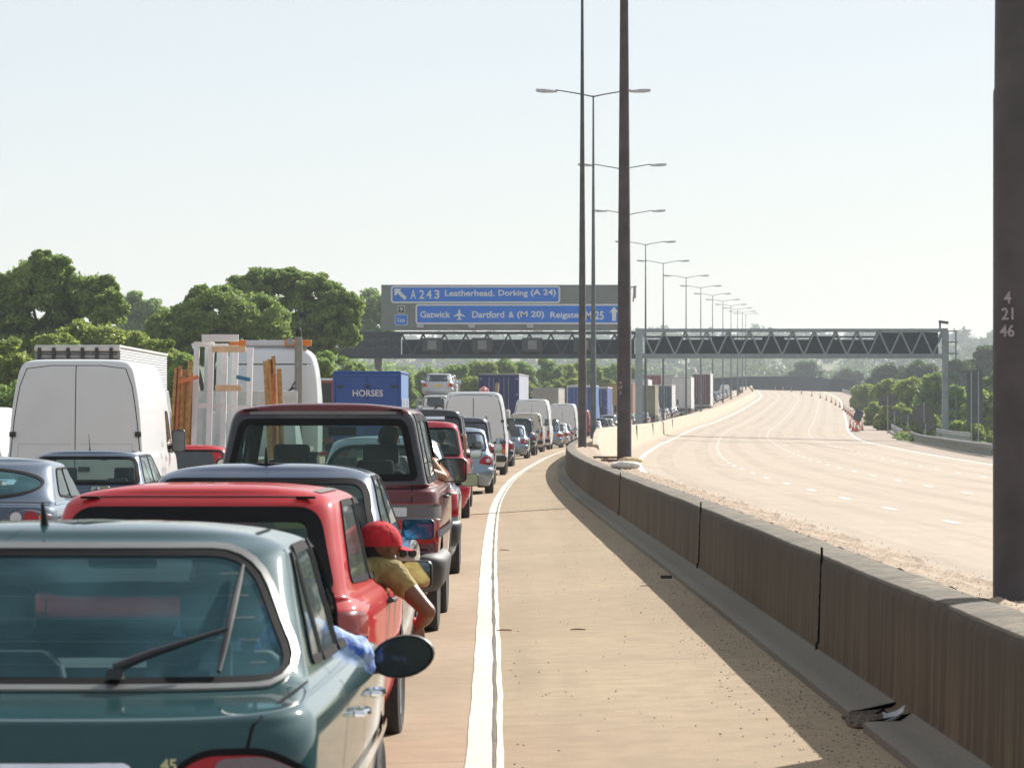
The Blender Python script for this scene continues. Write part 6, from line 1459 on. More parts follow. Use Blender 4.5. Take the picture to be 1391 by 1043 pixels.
place2('van', 74, -60, 552, 1.9, P_WHITEV, 'white van cut off by the left edge of the picture', 1, rear_win=True)

# flatbed with a glazing rack
def rack_lorry():
    X, D = -5.12, 66.0; g = gl_(X, D); o = empty('flatbed_lorry', (X, D, g), -.005, 'flatbed lorry with upright side racks, standing just right of the nearest white van', 'lorry', G2)
    mb = MB(); mb.bb(-1.05, 1.05, 0, 5.2, .95, 1.08); mb.build('flat_deck', plain('worn_deck', (.3, .29, .27), .8), o, bevel=.01)
    mb = MB(); mb.bb(-.4, .4, .2, 7, .55, .95); mb.build('chassis', M_BLACK, o); mb = MB(); mb.bb(-1.0, 1.0, 0, .08, .72, .95); mb.build('rear_panel', M_FRAMEG, o)
    for sg in (-1, 1): mb = MB(); mb.bb(sg*.6, sg*.95, -.03, 0, .78, .9); mb.build('tail_light', M_RED, o)
    for wy in (1.3, 6.0):
        for sg in (-1, 1):
            mb = MB(); mb.lathe([(-.15, .25), (-.16, .35), (-.12, .42), (.12, .42), (.16, .35), (.15, .25)], (sg*.85, wy, .42), 'X', 16); mb.build('wheel', M_RUBBER, o)
    mb = MB(); mb.add([(a*.95, 5.4+b, c_) for (b, c_, a) in ((0,.5,-1),(0,1.95,-.92),(1.0,1.95,-.9),(1.9,1.2,-1),(2.1,.5,-1),(0,.5,1),(0,1.95,.92),(1.0,1.95,.9),(1.9,1.2,1),(2.1,.5,1))], [(0,1,2,3,4),(9,8,7,6,5),(0,5,6,1),(1,6,7,2),(2,7,8,3),(3,8,9,4),(4,9,5,0)]); mb.build('cab', P_WHITEV, o, bevel=.05)
    # A-frame racks of timber at both sides, and tall white posts
    tm = plain('raw_timber', (.42, .25, .09), .8, var=.35, scale=12); tr = plain('orange_timber', (.40, .17, .07), .8, var=.3, scale=9); wm = plain('white_upvc', (.66, .67, .68), .4, var=.06)
    k = 0; rr_ = random.Random(12)
    for sg, xs in ((-1, (-1.02, -.94, -.86, -.78)), (1, (.78, .86))):
        for xx in xs:
            for yy in (.25, .9, 2.0):
                t = MB(); h = rr_.uniform(2.55, 2.9) if sg < 0 else rr_.uniform(2.6, 2.95); t.bar((xx + sg*.0, yy + rr_.uniform(-.1, .1), 1.08), (xx * .92 + rr_.uniform(-.05, .05), yy, h), .085, .05)
                q = t.build('timber_plank', tr if (k % 4 == 3) else tm, None); q.location = o.location; q.rotation_euler = o.rotation_euler
                tag(q, ('timber plank stacked upright at the %s of the white window frames' % ('left' if sg < 0 else 'right')), 'plank', 'planks stacked upright either side of the window frames'); k += 1
    s_ = 66.3 / FPX; fx = lambda px: (px - 695.5) * s_ - X; fz = lambda py: CAM_H - (py - 567) * s_ - g
    labs = ['tall white window frame at the left of the load on the flatbed', 'white window frame second from the left on the flatbed', 'white window frame in the middle of the load on the flatbed', 'white window frame nearest the right-hand planks on the flatbed']
    for i, (xa, xb, yt, yd) in enumerate(((263, 283, 464, 0), (276, 300, 466, .3), (290, 312, 468, .7), (305, 330, 470, 1.1))):
        f = empty('window_frame', tuple(o.location), o.rotation_euler.z, labs[i], 'window frame', 'white window frames stacked on the flatbed')
        a, b_ = fx(xa), fx(xb); z0, z1 = 1.10, fz(yt); lean = .09
        mb = MB()
        mb.bar((a, .3 + yd, z0), (a + lean*.2, .75 + yd, z1), .10, .07); mb.bar((b_, .3 + yd, z0), (b_ + lean*.2, .75 + yd, z1), .10, .07); mb.build('stile', wm, f)
        mb = MB()
        for u in (0.02, .45, .98): mb.bar((a, .3 + .45*u + yd, z0 + (z1-z0)*u), (b_, .3 + .45*u + yd, z0 + (z1-z0)*u), .07, .09)
        mb.build('rail', wm, f)
        mb = MB(); mb.add([(a+.05, .34+yd, z0+.05), (b_-.05, .34+yd, z0+.05), (b_-.05, .76+yd, z1-.05), (a+.05, .76+yd, z1-.05)], [(0,1,2,3)]); mb.build('pane', glass('frame_glass', (.85, .92, .92), .1, .04), f)
    for i, (xa, xb, py, m_, lb) in enumerate(((272, 322, 458, wm, 'white channel bar lying across the tops of the window frames'), (287, 333, 474, plain('light_timber', (.62, .46, .28), .8), 'light timber batten strapped across the upper window frames'), (293, 328, 527, plain('light_timber', (.62, .46, .28), .8), 'light timber batten strapped across the middle of the window frames'))):
        mb = MB(); zz = fz(py); yb = .55 if i == 0 else (.15 if i == 2 else .40); mb.bb(fx(xa), fx(xb), yb, yb + .08, zz - .045 - (.01 if i else .03), zz + .055); q = mb.build('batten', m_, None, bevel=.006); q.location = o.location; q.rotation_euler = o.rotation_euler; tag(q, lb, 'batten')
    for i, (p0, p1, cc_, lb) in enumerate((((243, 519), (271, 512), (.6, .2, .08), 'orange strap round the left planks'), ((322, 512), (341, 516), (.03, .2, .32), 'blue strap round the right planks'))):
        mb = MB(); mb.bar((fx(p0[0]), .12, fz(p0[1])), (fx(p1[0]), .12, fz(p1[1])), .02, .07); q = mb.build('load_strap', plain('strap_%d' % i, cc_, .7), None); q.location = o.location; q.rotation_euler = o.rotation_euler; tag(q, lb, 'strap')
rack_lorry()

# recovery truck: white sleeper cab seen from behind over a low dropside body
def recovery():
    X, D = -6.05, 84.0; g = gl_(X, D); o = empty('recovery_truck', (X, D, g), 0, 'white truck with amber roof light bar, tall exhaust stack and grey dropside tail', 'truck', G2)
    s_ = 92 / FPX; fz = lambda py, s=s_: CAM_H - (py - 567) * s - g; M_W = P_WHITEV
    mb = MB(); mb.bb(-1.15, 1.15, 0, .07, 1.15, CAM_H - (531-567)*84/FPX - g); b = mb.build('tailboard', plain('weathered_white_board', (.50, .50, .49), .7, var=.2, scale=3), o, bevel=.02)
    mb = MB()
    for k in range(7): mb.bb(-.9 + k*.27, -.9 + k*.27 + .03, -.012, -.002, 1.75, 2.15 - (k % 2) * .1)
    mb.build('board_rib', M_FRAMEG, b)
    mb = MB(); mb.bb(-1.15, 1.15, .08, 7.0, 1.05, 1.15); mb.build('flat_deck', M_FRAMEG, o); mb = MB(); mb.bb(-.4, .4, .2, 10, .6, 1.05); mb.build('chassis', M_BLACK, o)
    for wy in (1.5, 2.8, 9.6):
        for sg in (-1, 1): mb = MB(); mb.lathe([(-.15, .3), (-.16, .42), (-.12, .5), (.12, .5), (.16, .42), (.15, .3)], (sg*.98, wy, .5), 'X', 16); mb.build('wheel', M_RUBBER, o)
    H = fz(472); R = [(7.9, 10.3, 1.22, 1.0, 1.0, 1.0, .25, .4), (7.9, 10.3, 1.23, 2.0, 2.0, 2.0, .25, .4), (7.92, 10.0, 1.2, H-.9, H-.9, H-.9, .25, .4), (8.0, 9.7, 1.12, H-.35, H-.35, H-.35, .3, .4), (8.1, 9.6, 1.0, H-.1, H-.12, H-.1, .3, .4), (8.3, 9.4, .8, H, H-.02, H, .3, .3), (8.6, 9.2, .02, H+.02, H+.02, H+.02, .02, .02)]
    o2 = o; sh = Shell(R, 4, 4, .02); c = Car(o2, sh, M_W, 1); c.line([(-1.0, H-.42), (1.0, H-.42)], 'rear', .03); c.body(name='sleeper_cab')
    mb = MB(); mb.bb(-1.02, 1.0, 8.2, 8.45, fz(469.5), fz(462)); lb_ = mb.build('light_bar', M_CLEAR, o, bevel=.03)
    for a, b_ in ((-1.03, -.62), (.35, 1.02)):
        mb = MB(); mb.bb(a, b_, 8.18, 8.47, fz(469.8), fz(461.6)); mb.build('amber_lamp', M_AMBER, lb_, bevel=.02)
    for zz in (8.25,): mb = MB(); mb.bb(-.9, .9, zz, zz+.1, H-.05, fz(469)); mb.build('bar_mount', M_FRAMEG, o)
    mb = MB(); mb.tube([(.5, 8.1, fz(462)), (.52, 8.1, H+.0)], .015, 6); mb.lathe([(-.03, .09), (.03, .09)], (.5, 8.08, fz(464)), 'Y', 14); mb.build('work_lamp', M_FRAMEG, o)
    sx = (404 - 695.5) * 91 / FPX - X; mb = MB(); zt = CAM_H - (446-567)*91/FPX - g; mb.tube([(sx, 7.5, 1.1), (sx, 7.5, zt - .45), (sx, 7.5, zt - .2)], [.10, .10, .09], 14)
    st = mb.build('exhaust_stack', plain('exhaust_metal', (.25, .23, .2), .45, .6), o); mb = MB(); mb.tube([(sx, 7.5, zt - .2), (sx, 7.48, zt - .05), (sx - .03, 7.45, zt)], [.075, .075, .07], 12); mb.build('exhaust_tip', plain('sooty_metal', (.03, .028, .025), .6, .3), st)
    mb = MB(); mb.tube([(sx - .1, 7.5, 2.6), (sx - .4, 7.55, 2.45), (sx - .55, 7.6, 1.9)], .025, 6); mb.tube([(sx, 7.45, 2.9), (sx - .35, 7.5, 2.3), (sx - .5, 7.6, 1.8)], .018, 6); mb.build('air_hose', M_BLACK, o)
recovery()

# mesh-sided lorry at the far left
def mesh_lorry():
    D = 108.0; X = -12.75; g = gl_(X, D); H = CAM_H + 97*D/FPX - g
    sm = bpy.data.materials.new('silver_mesh'); sm.use_nodes = True; n = sm.node_tree.nodes; l = sm.node_tree.links; b = n['Principled BSDF']
    w = n.new('ShaderNodeTexWave'); w.inputs['Scale'].default_value = 4; w.inputs['Distortion'].default_value = 3; w.bands_direction = 'Z'; tc = n.new('ShaderNodeTexCoord'); l.new(tc.outputs['Object'], w.inputs[0])
    l.new(mix(n, l, w.outputs[0], (.33, .35, .36), (.50, .52, .53)), b.inputs['Base Color']); b.inputs['Roughness'].default_value = .6; bump(n, l, b, w.outputs[0], .5, .03)
    o = lorry(X, D, g, -.0, 'silver mesh-sided lorry with a lashed roof frame above the nearest white van', M_FRAMEG, sm, roof=plain('pale_sheet', (.5, .5, .48), .6), L=15, H=H, group='lorries in the queue', detail=True, doors=False)
    mb = MB(); mb.bb(-1.15, 1.15, -.01, .05, 1.1, H-.55); mb.build('tail_panel', plain('dark_load', (.12, .11, .10), .8, var=.4, scale=3), o)
    mb = MB(); mb.bb(-1.25, 1.25, -.12, .0, H-.14, H-.02); mb.build('rear_rail', M_FRAMEW, o)
    for k in range(6): mb = MB(); xx = -1.15 + k*.42; mb.bb(xx, xx+.10, -.16, -.02, H-.55, H-.05); mb.build('lashing', M_BLACK, o)
    mb = MB(); mb.bb(-1.2, 1.2, -.10, -.04, H-.34, H-.28); mb.bb(-1.2, 1.2, -.10, -.04, H-.52, H-.47); mb.build('cross_rail', M_FRAMEG, o)
    mb = MB(); mb.bb(1.255, 1.262, 1.2, 6.5, 1.6, H-1.0); mb.build('blue_lettering', plain('washed_blue', (.35, .45, .6), .7, var=.3, scale=6), o)
mesh_lorry()

def plorry(D, xc, top, label, rear, side, xw=2.5, L=9, X=None, **kw):
    X = (xc - 695.5) * D / FPX; g = gl_(X, D); H = CAM_H - (top - 567) * D / FPX - g; yw = -math.atan(slope(XL, D + 3))
    return lorry(X, D, g, yw, label, rear, side, L=L, Wd=xw, H=H, group='lorries in the queue', **kw)
# horse box
bl = box_mat('horsebox_blue', (.010, .058, .26)); bl2 = box_mat('horsebox_sunlit_blue', (.10, .20, .42))  # side is a paler copy of the rear, sunlight put into its colour
hb = plorry(124, 498.5, 505, 'bright blue horse box lettered HORSES above the maroon off-roader roof', bl, bl2, 2.3, 5.6, frame=bl, roof=bl, detail=False, cabH=2.3)
g = gl_(-4.9, 124); text_mesh('HORSES', plain('cream_letters', (.55, .55, .6), .6), hb, (.03, -.035, CAM_H + 33*124/FPX - g), width=1.02, height=.22, bold=.02)
for sx_ in (-.9, 0.02, .92): mb = MB(); mb.bb(sx_-.1, sx_+.1, -.06, -.0, 2.86, 2.93); mb.build('roof_catch', M_BLACK, hb)
mb = MB(); 
for k in range(5): mb.bb(1.145, 1.155, .6+k*1.0, 1.1+k*1.0, 2.0, 2.5)
mb.build('side_vent', plain('vent_pale', (.45, .5, .6), .5), hb)
# dark cab with its driver between truck and horse box
dk = plorry(137, 413, 515, 'dark lorry with a rust-red corner post between the white truck and the horse box', box_mat('dark_box', (.025, .025, .03)), box_mat('dark_box', (.025, .025, .03)), 2.2, 5, frame=box_mat('rust_red', (.22, .05, .035)), roof=M_FRAMEW, detail=False, cabH=2.4)
nv = box_mat('navy_door', (.012, .022, .11)); lv = box_mat('lavender_side', (.36, .38, .47))
plorry(227, 677.5, 508, 'tall navy-doored lorry with a pale side, behind the largest white van', nv, lv, 2.5, 12, frame=box_mat('navy_frame', (.03, .045, .15)), roof=box_mat('grey_lip', (.3, .3, .27)))
bg_ = box_mat('beige_door', (.30, .28, .24)); bs_ = box_mat('beige_side', (.48, .45, .39))
plorry(345, 741, 527.5, 'beige box lorry right of the navy-doored lorry', bg_, bs_, 2.45, 10)
plorry(330, 789, 523.5, 'blue and white lorry behind the two slender lamp columns', box_mat('mid_blue_door', (.02, .08, .30)), box_mat('mid_blue_side', (.03, .11, .36)), 2.5, 8, frame=M_FRAMEW, roof=M_FRAMEW)
plorry(352, 808, 526, 'dark blue curtain-sided lorry right of the slender lamp columns', box_mat('deep_blue_door', (.02, .05, .18)), box_mat('deep_blue_side', (.03, .07, .24)), 2.5, 9, roof=M_FRAMEW)
plorry(372, 842.5, 521.5, 'ochre-doored brown lorry behind the thick brown column', box_mat('ochre_door', (.36, .22, .07)), box_mat('rust_side', (.22, .09, .05)), 2.5, 9, frame=box_mat('ochre_frame', (.25, .15, .06)))
plorry(392, 874, 524, 'lorry under a sagging khaki sheet right of the gantry leg', box_mat('khaki_sheet', (.20, .18, .11)), box_mat('khaki_sheet', (.20, .18, .11)), 2.5, 8, frame=box_mat('khaki_sheet', (.20, .18, .11)), doors=False)
plorry(430, 866, 515.5, 'white-roofed box lorry behind the gantry leg', box_mat('white_box', (.55, .55, .54)), box_mat('white_box', (.55, .55, .54)), 2.5, 10, roof=M_FRAMEW)
plorry(452, 899, 523, 'white lorry with a dark blue-grey tail', box_mat('slate_tail', (.04, .06, .10)), box_mat('white_box', (.55, .55, .54)), 2.5, 11, roof=M_FRAMEW)
plorry(470, 925, 512, 'largest white box lorry in the far queue', box_mat('white_box', (.55, .55, .54)), box_mat('white_box', (.55, .55, .54)), 2.55, 12, roof=M_FRAMEW)
plorry(500, 886, 509, 'maroon-topped lorry far back in the queue', box_mat('crimson_box', (.22, .03, .05)), box_mat('crimson_box', (.22, .03, .05)), 2.5, 10)
plorry(498, 952.5, 507, 'tall lorry with maroon rear doors at the end of the visible queue', box_mat('maroon_door', (.08, .018, .03)), box_mat('white_box', (.55, .55, .54)), 2.55, 11, frame=M_FRAMEW, roof=M_FRAMEW)
plorry(520, 905, 509.5, 'pale grey lorry behind the largest white box lorry', box_mat('pale_grey_box', (.42, .42, .42)), box_mat('pale_grey_box', (.42, .42, .42)), 2.5, 10)
plorry(300, 640, 524, 'grey box lorry just left of the navy-doored lorry', box_mat('pale_grey_box', (.42, .42, .42)), box_mat('pale_grey_box', (.42, .42, .42)), 2.3, 7) if False else None

# car transporter
def transporter():
    X, D = -4.25, 204.0; g = gl_(X, D); o = empty('car_transporter', (X, D, g), -.02, 'car transporter with open decks carrying silver and white cars', 'lorry', 'lorries in the queue')
    M_T = plain('transporter_frame', (.40, .40, .38), .5); zt = 3.02
    mb = MB(); mb.bb(-1.25, 1.25, 0, 13, .75, .9); mb.bb(-1.2, 1.2, -.1, 3.9, 1.36, 1.46); mb.bb(-1.2, -1.05, .2, .4, .9, 1.36); mb.bb(1.05, 1.2, .2, .4, .9, 1.36); mb.build('lower_deck', M_T, o); mb = MB(); mb.bb(-1.22, 1.22, 4.0, 16, zt-.18, zt-.04); mb.build('upper_deck', M_T, o)
    for sg in (-1, 1):
        mb = MB()
        for yy in (4.2, 7, 11, 14.5): mb.bb(sg*1.15, sg*1.25, yy, yy+.12, .9, zt-.04)
        mb.build('deck_post', M_T, o)
        for wy in (3.5, 4.9, 13.6): mb = MB(); mb.lathe([(-.15, .3), (-.15, .5), (.15, .5), (.15, .3)], (sg*1.0, wy, .5), 'X', 14); mb.build('wheel', M_RUBBER, o)
    mb = MB(); mb.bb(-1.2, 1.2, 13.4, 15.4, .7, 2.7); mb.build('cab', P_WHITEV, o, bevel=.08)
    def on(kind, dy, z_, pm, lb, **kw):
        q, _ = std_car('transported_car', X + .01*dy, D + dy, g + z_, -.02, lb, kind, pm, 2, group='cars carried on the transporter', **kw)
    on('suv', -.1, 1.47, P_WHITEC, 'white off-roader on the lower deck at the tail of the transporter', L=3.9, Wd=1.72, H=1.70, belt=1.0, lights='tall')
    on('saloon', 4.2, zt-.03, P_SILVER, 'silver saloon on top of the transporter, its yellow plate showing', L=4.6, Wd=1.80, H=1.44, belt=.93)
    on('hatch', 9.0, zt-.03, P_GREY, 'dark car second along the top of the transporter', L=4.0)
    on('hatch', 13.6, zt+.0, P_WHITEC, 'white car third along the top of the transporter', L=3.9)
    on('hatch', 4.4, .9, P_SILVB, 'pale blue car inside the lower deck of the transporter', L=4.0)
    on('hatch', 18.0, zt+.1, P_BLACKC, 'black and white car at the front of the transporter top deck', L=3.7)
    # spare wheel on the white off-roader
    mb = MB(); mb.lathe([(-.10, .22), (-.12, .33), (.10, .34), (.12, .22)], (0, 0, 0), 'Y', 20); q = mb.build('spare_wheel', M_RUBBER, None); q.location = (X + .25, D - .22, g + 1.47 + .82)
    tgt = [e for e in bpy.data.objects if e.get('label', '').startswith('white off-roader on the lower')][0]
    q.parent = tgt; q.location = (.25, -.12, .84); mb = MB(); mb.lathe([(-.13, .20), (-.125, .05)], (0, 0, 0), 'Y', 16); r = mb.build('rim', M_ALU, q)
transporter()
# low loader with a yellow machine
def yellow():
    X, D = -1.45, 176.0; g = gl_(X, D); o = empty('low_loader', (X, D, g), -.02, 'low loader mostly hidden behind the largest white van', 'lorry', 'lorries in the queue')
    mb = MB(); mb.bb(-1.2, 1.2, 0, 9, .8, 1.0); mb.build('flat_deck', M_FRAMEG, o)
    for sg in (-1, 1):
        for wy in (1.2, 2.4, 8.8): mb = MB(); mb.lathe([(-.15, .3), (-.15, .45), (.15, .45), (.15, .3)], (sg*.95, wy, .45), 'X', 14); mb.build('wheel', M_RUBBER, o)
    mb = MB(); mb.bb(-1.15, 1.15, 8.6, 10.6, .7, 2.2); mb.build('cab', P_CREAM, o, bevel=.08)
    d = empty('digger', (X + .2, D + 2.0, g + 1.0), -.02, 'yellow digger on the low loader beside the navy-doored lorry', 'digger'); ym = plain('digger_yellow', (.62, .36, .03), .5)
    for sg in (-1, 1): mb = MB(); mb.bb(sg*.45, sg*.8, 0, 2.2, 0, .5); mb.build('track', M_RUBBER, d, bevel=.12)
    mb = MB(); mb.bb(-.7, .7, .2, 1.9, .55, 1.2); mb.build('engine_body', ym, d, bevel=.06)
    mb = MB(); mb.bar((.42, .4, 1.1), (.52, 1.0, 2.45), .16); mb.bar((.52, 1.0, 2.45), (.48, 1.9, 1.3), .14); mb.build('boom', plain('digger_arm', (.25, .2, .14), .6), d)
    mb = MB(); mb.bb(.25, .75, .1, .3, 1.05, 1.25); mb.build('counterweight', ym, d, bevel=.05)
yellow()

# ---- the far queue: templates copied in a loop
def far_tpl(kind, **kw):
    if kind == 'van': return van(0, 0, 0, 0, 'x', P_WHITEV, 2, H=2.3, L=5.2, group='vehicles in the far queue')[0]
    return std_car('distant_car', 0, 0, 0, 0, 'x', kind, P_SILVER, 2, group='vehicles in the far queue', **kw)[0]
tp = {'hatchback': far_tpl('hatch'), 'saloon': far_tpl('saloon', L=4.5), 'off-roader': far_tpl('suv', H=1.72, L=4.6, belt=1.1), 'people carrier': far_tpl('mpv', H=1.68, L=4.5, belt=1.0), 'van': far_tpl('van')}
base_m = {k: (P_WHITEV if k == 'van' else P_SILVER) for k in tp}
cols = {'white': P_WHITEC, 'silver': P_SILVER, 'pale blue': P_SILVB, 'dark grey': P_GREY, 'navy': P_NAVY, 'red': P_CRED, 'green': P_DGREEN, 'black': P_BLACKC, 'steel blue': P_STEEL}
used_t = set(); cnt = {}
def recolor(o, a, b_):
    for c in [o] + [q for ch in CH.get(o.name, []) for q in [ch] + CH.get(ch.name, [])]:
        for sl_ in c.material_slots:
            if sl_.material == a: sl_.link = 'OBJECT'; sl_.material = b_
ords = ['first', 'second', 'third', 'fourth', 'fifth', 'sixth', 'seventh', 'eighth', 'ninth', 'tenth', 'eleventh', 'twelfth', 'thirteenth', 'fourteenth', 'fifteenth']
def far_put(kind, col, X, D, lane):
    t = tp[kind]; first = kind not in used_t; used_t.add(kind)
    if first: o = t; pend.append((t, base_m[kind], cols[col]))
    else: o = copy_tree(t); recolor(o, base_m[kind], cols[col])
    o.location = (X, D, gl_(X, D)); o.rotation_euler = (0, 0, -math.atan(slope(XL, min(D + 2, 955)))); k = (col, kind, lane); cnt[k] = cnt.get(k, 0) + 1
    o['label'] = '%s %s, %s such in the far queue, %s' % (col, kind, ords[min(cnt[k] - 1, 14)], lane); o['category'] = 'van' if kind == 'van' else 'car'
pend = []; rq = random.Random(17); D = 322.0
seq = ['silver', 'white', 'steel blue', 'pale blue', 'white', 'dark grey', 'silver', 'white', 'navy', 'white', 'pale blue', 'red', 'silver', 'black', 'white', 'green', 'silver', 'steel blue', 'dark grey']
i = 0
while D < 745:
    kind = rq.choice(['hatchback', 'saloon', 'hatchback', 'people carrier', 'off-roader', 'saloon', 'van' if D > 380 and rq.random() < .4 else 'hatchback'])
    far_put(kind, seq[i % len(seq)] if kind != 'van' else 'white', float(XL(D)) - 3.05 + rq.uniform(-.15, .15), D, 'next to the wall'); i += 1
    D += {'van': 7.6}.get(kind, 6.4) + rq.uniform(.2, 1.6) + (4 if D > 600 else 0)
for D in (256, 268, 280, 292, 304, 408, 416, 545, 556, 568, 590, 610):
    kind = rq.choice(['hatchback', 'saloon', 'van', 'people carrier']); far_put(kind, 'white' if kind == 'van' else rq.choice(list(cols)), float(XL(D)) - 6.8, D, 'one lane left of the wall')
for t, a, b_ in pend: recolor(t, a, b_)
for k, t in tp.items():
    if k not in used_t:
        for c in CH.get(t.name, []):
            for g_ in CH.get(c.name, []): bpy.data.objects.remove(g_)
            bpy.data.objects.remove(c)
        bpy.data.objects.remove(t)
# ================================================================ PEOPLE
def skin_m(name, c): return plain(name, c, .5, var=.08, scale=20, spec=.35)
SK_BROWN = skin_m('brown_skin', (.20, .095, .05)); SK_TAN = skin_m('tan_skin', (.46, .24, .15)); SK_FAIR = skin_m('fair_skin', (.52, .31, .22))
def cloth(name, c, c2=None):
    if name in _M: return _M[name]
    m, n, l, b = nt(name); a = noise(n, l, 9, 4, .6, dist=1.5); f = noise(n, l, 30, 4)
    col = mix(n, l, ramp(n, l, a, [(.42, 0), (.58, 1)]), c, c2 or tuple(k * .8 for k in c)); l.new(col, b.inputs['Base Color']); b.inputs['Roughness'].default_value = .9; bump(n, l, b, f, .6, .01); _M[name] = m; return m
def capsules(chains):
    """chains: lists of (point, radius); every chain is a closed rounded limb, all are fused by a voxel remesh"""
    mb = MB()
    for ch in chains:
        P = [Vector(p) for p, r in ch]; R = [r for p, r in ch]
        d0 = (P[0] - P[1]).normalized() if len(P) > 1 else Vector((0, 0, -1)); d1 = (P[-1] - P[-2]).normalized() if len(P) > 1 else Vector((0, 0, 1))
        pp, rr = [], []
        for k in (.98, .85, .6, .3): pp.append(P[0] + d0 * R[0] * k); rr.append(R[0] * math.sqrt(1 - k*k))
        for i in range(len(P)):
            pp.append(P[i]); rr.append(R[i])
            if i < len(P) - 1:
                for t in (.33, .67): pp.append(P[i].lerp(P[i+1], t)); rr.append(R[i] + (R[i+1] - R[i]) * (t*t*(3-2*t)))
        for k in (.3, .6, .85, .98): pp.append(P[-1] + d1 * R[-1] * k); rr.append(R[-1] * math.sqrt(1 - k*k))
        mb.tube(pp, rr, 14)
    return mb
def fuse(name, chains, mat, parent, vox=.008, sm=4):
    o = capsules(chains).build(name, mat, parent, None); r = o.modifiers.new('fuse', 'REMESH'); r.mode = 'VOXEL'; r.voxel_size = vox; r.use_smooth_shade = True
    s = o.modifiers.new('soften', 'SMOOTH'); s.iterations = sm; s.factor = .5
    if name in ('shirt', 'trousers'):
        t = bpy.data.textures.get('folds') or bpy.data.textures.new('folds', 'CLOUDS'); t.noise_scale = .055; d = o.modifiers.new('folds', 'DISPLACE'); d.texture = t; d.strength = .022; d.mid_level = .5
    return o
def hand(w, d, curl_dir, s=1.0, thumb=None, spread=None):
    """palm and five fingers from wrist w, along d, bending towards curl_dir"""
    w, d, c = Vector(w), Vector(d).normalized(), Vector(curl_dir).normalized(); a = d.cross(c).normalized(); ch = []
    for k, (off, L) in enumerate(((-.030, .062), (-.010, .072), (.011, .068), (.030, .052))):
        b0 = w + d * .015 * s + a * off * .5 * s; b1 = w + d * .085 * s + a * off * s; m = b1 + (d * .8 + c * .55).normalized() * L * .5 * s; e = m + (d * .25 + c).normalized() * L * .5 * s
        ch.append([(b0, .016*s), (b1, .0125*s), (m, .009*s), (e, .0075*s)])
    ch.append([(w + d * .02 * s - a * .02 * s, .015*s), (w + d * .055 * s - a * .05 * s, .011*s), (w + d * .09 * s - a * .052 * s + c * .02 * s, .008*s)]); return ch
def head(c, f, s=1.0):
    """skull, jaw, nose, ears, brow; c centre, f facing"""
    c, f = Vector(c), Vector(f).normalized(); up = Vector((0, 0, 1)); r = f.cross(up).normalized()
    return [[(c + up*.025*s - f*.015*s, .088*s), (c + up*.03*s + f*.02*s, .085*s)], [(c - up*.03*s + f*.02*s, .068*s), (c - up*.085*s + f*.05*s, .04*s)], [(c + f*.095*s + up*.02*s, .010*s), (c + f*.118*s - up*.012*s, .013*s)],
            [(c + r*.085*s + up*.01*s, .014*s), (c + r*.09*s - up*.015*s, .011*s)], [(c - r*.085*s + up*.01*s, .014*s), (c - r*.09*s - up*.015*s, .011*s)], [(c + f*.085*s - up*.045*s - r*.02*s, .009*s), (c + f*.085*s - up*.045*s + r*.02*s, .009*s)]]
def face(par, c, f, s=1.0):
    c, f = Vector(c), Vector(f).normalized(); up = Vector((0, 0, 1)); r = f.cross(up).normalized()
    for sg in (-1, 1):
        mb = MB(); p = c + f*.088*s + r*.032*s*sg + up*.018*s; mb.tube([p - r*.010*s, p, p + r*.010*s], [.004, .009*s, .004], 8); mb.build('eye', M_SEAL, par)
def seated(chainsX, torso, headc, facing, nm, label, skin, shirt, hair, cap=None, vox=.009, origin=None):
    o = empty('person', origin, 0, label, 'person'); O = Vector(origin)
    L = lambda p: Vector(p) - O
    conv = lambda chs: [[(L(p), r) for p, r in ch] for ch in chs]
    b = fuse('body', conv(chainsX + head(headc, facing) + [[(Vector(headc) - Vector((0, 0, .06)), .05), (torso[-1][0], .055)]] + [torso]), skin, o, vox)
    face(o, L(headc), facing); return o, conv, L

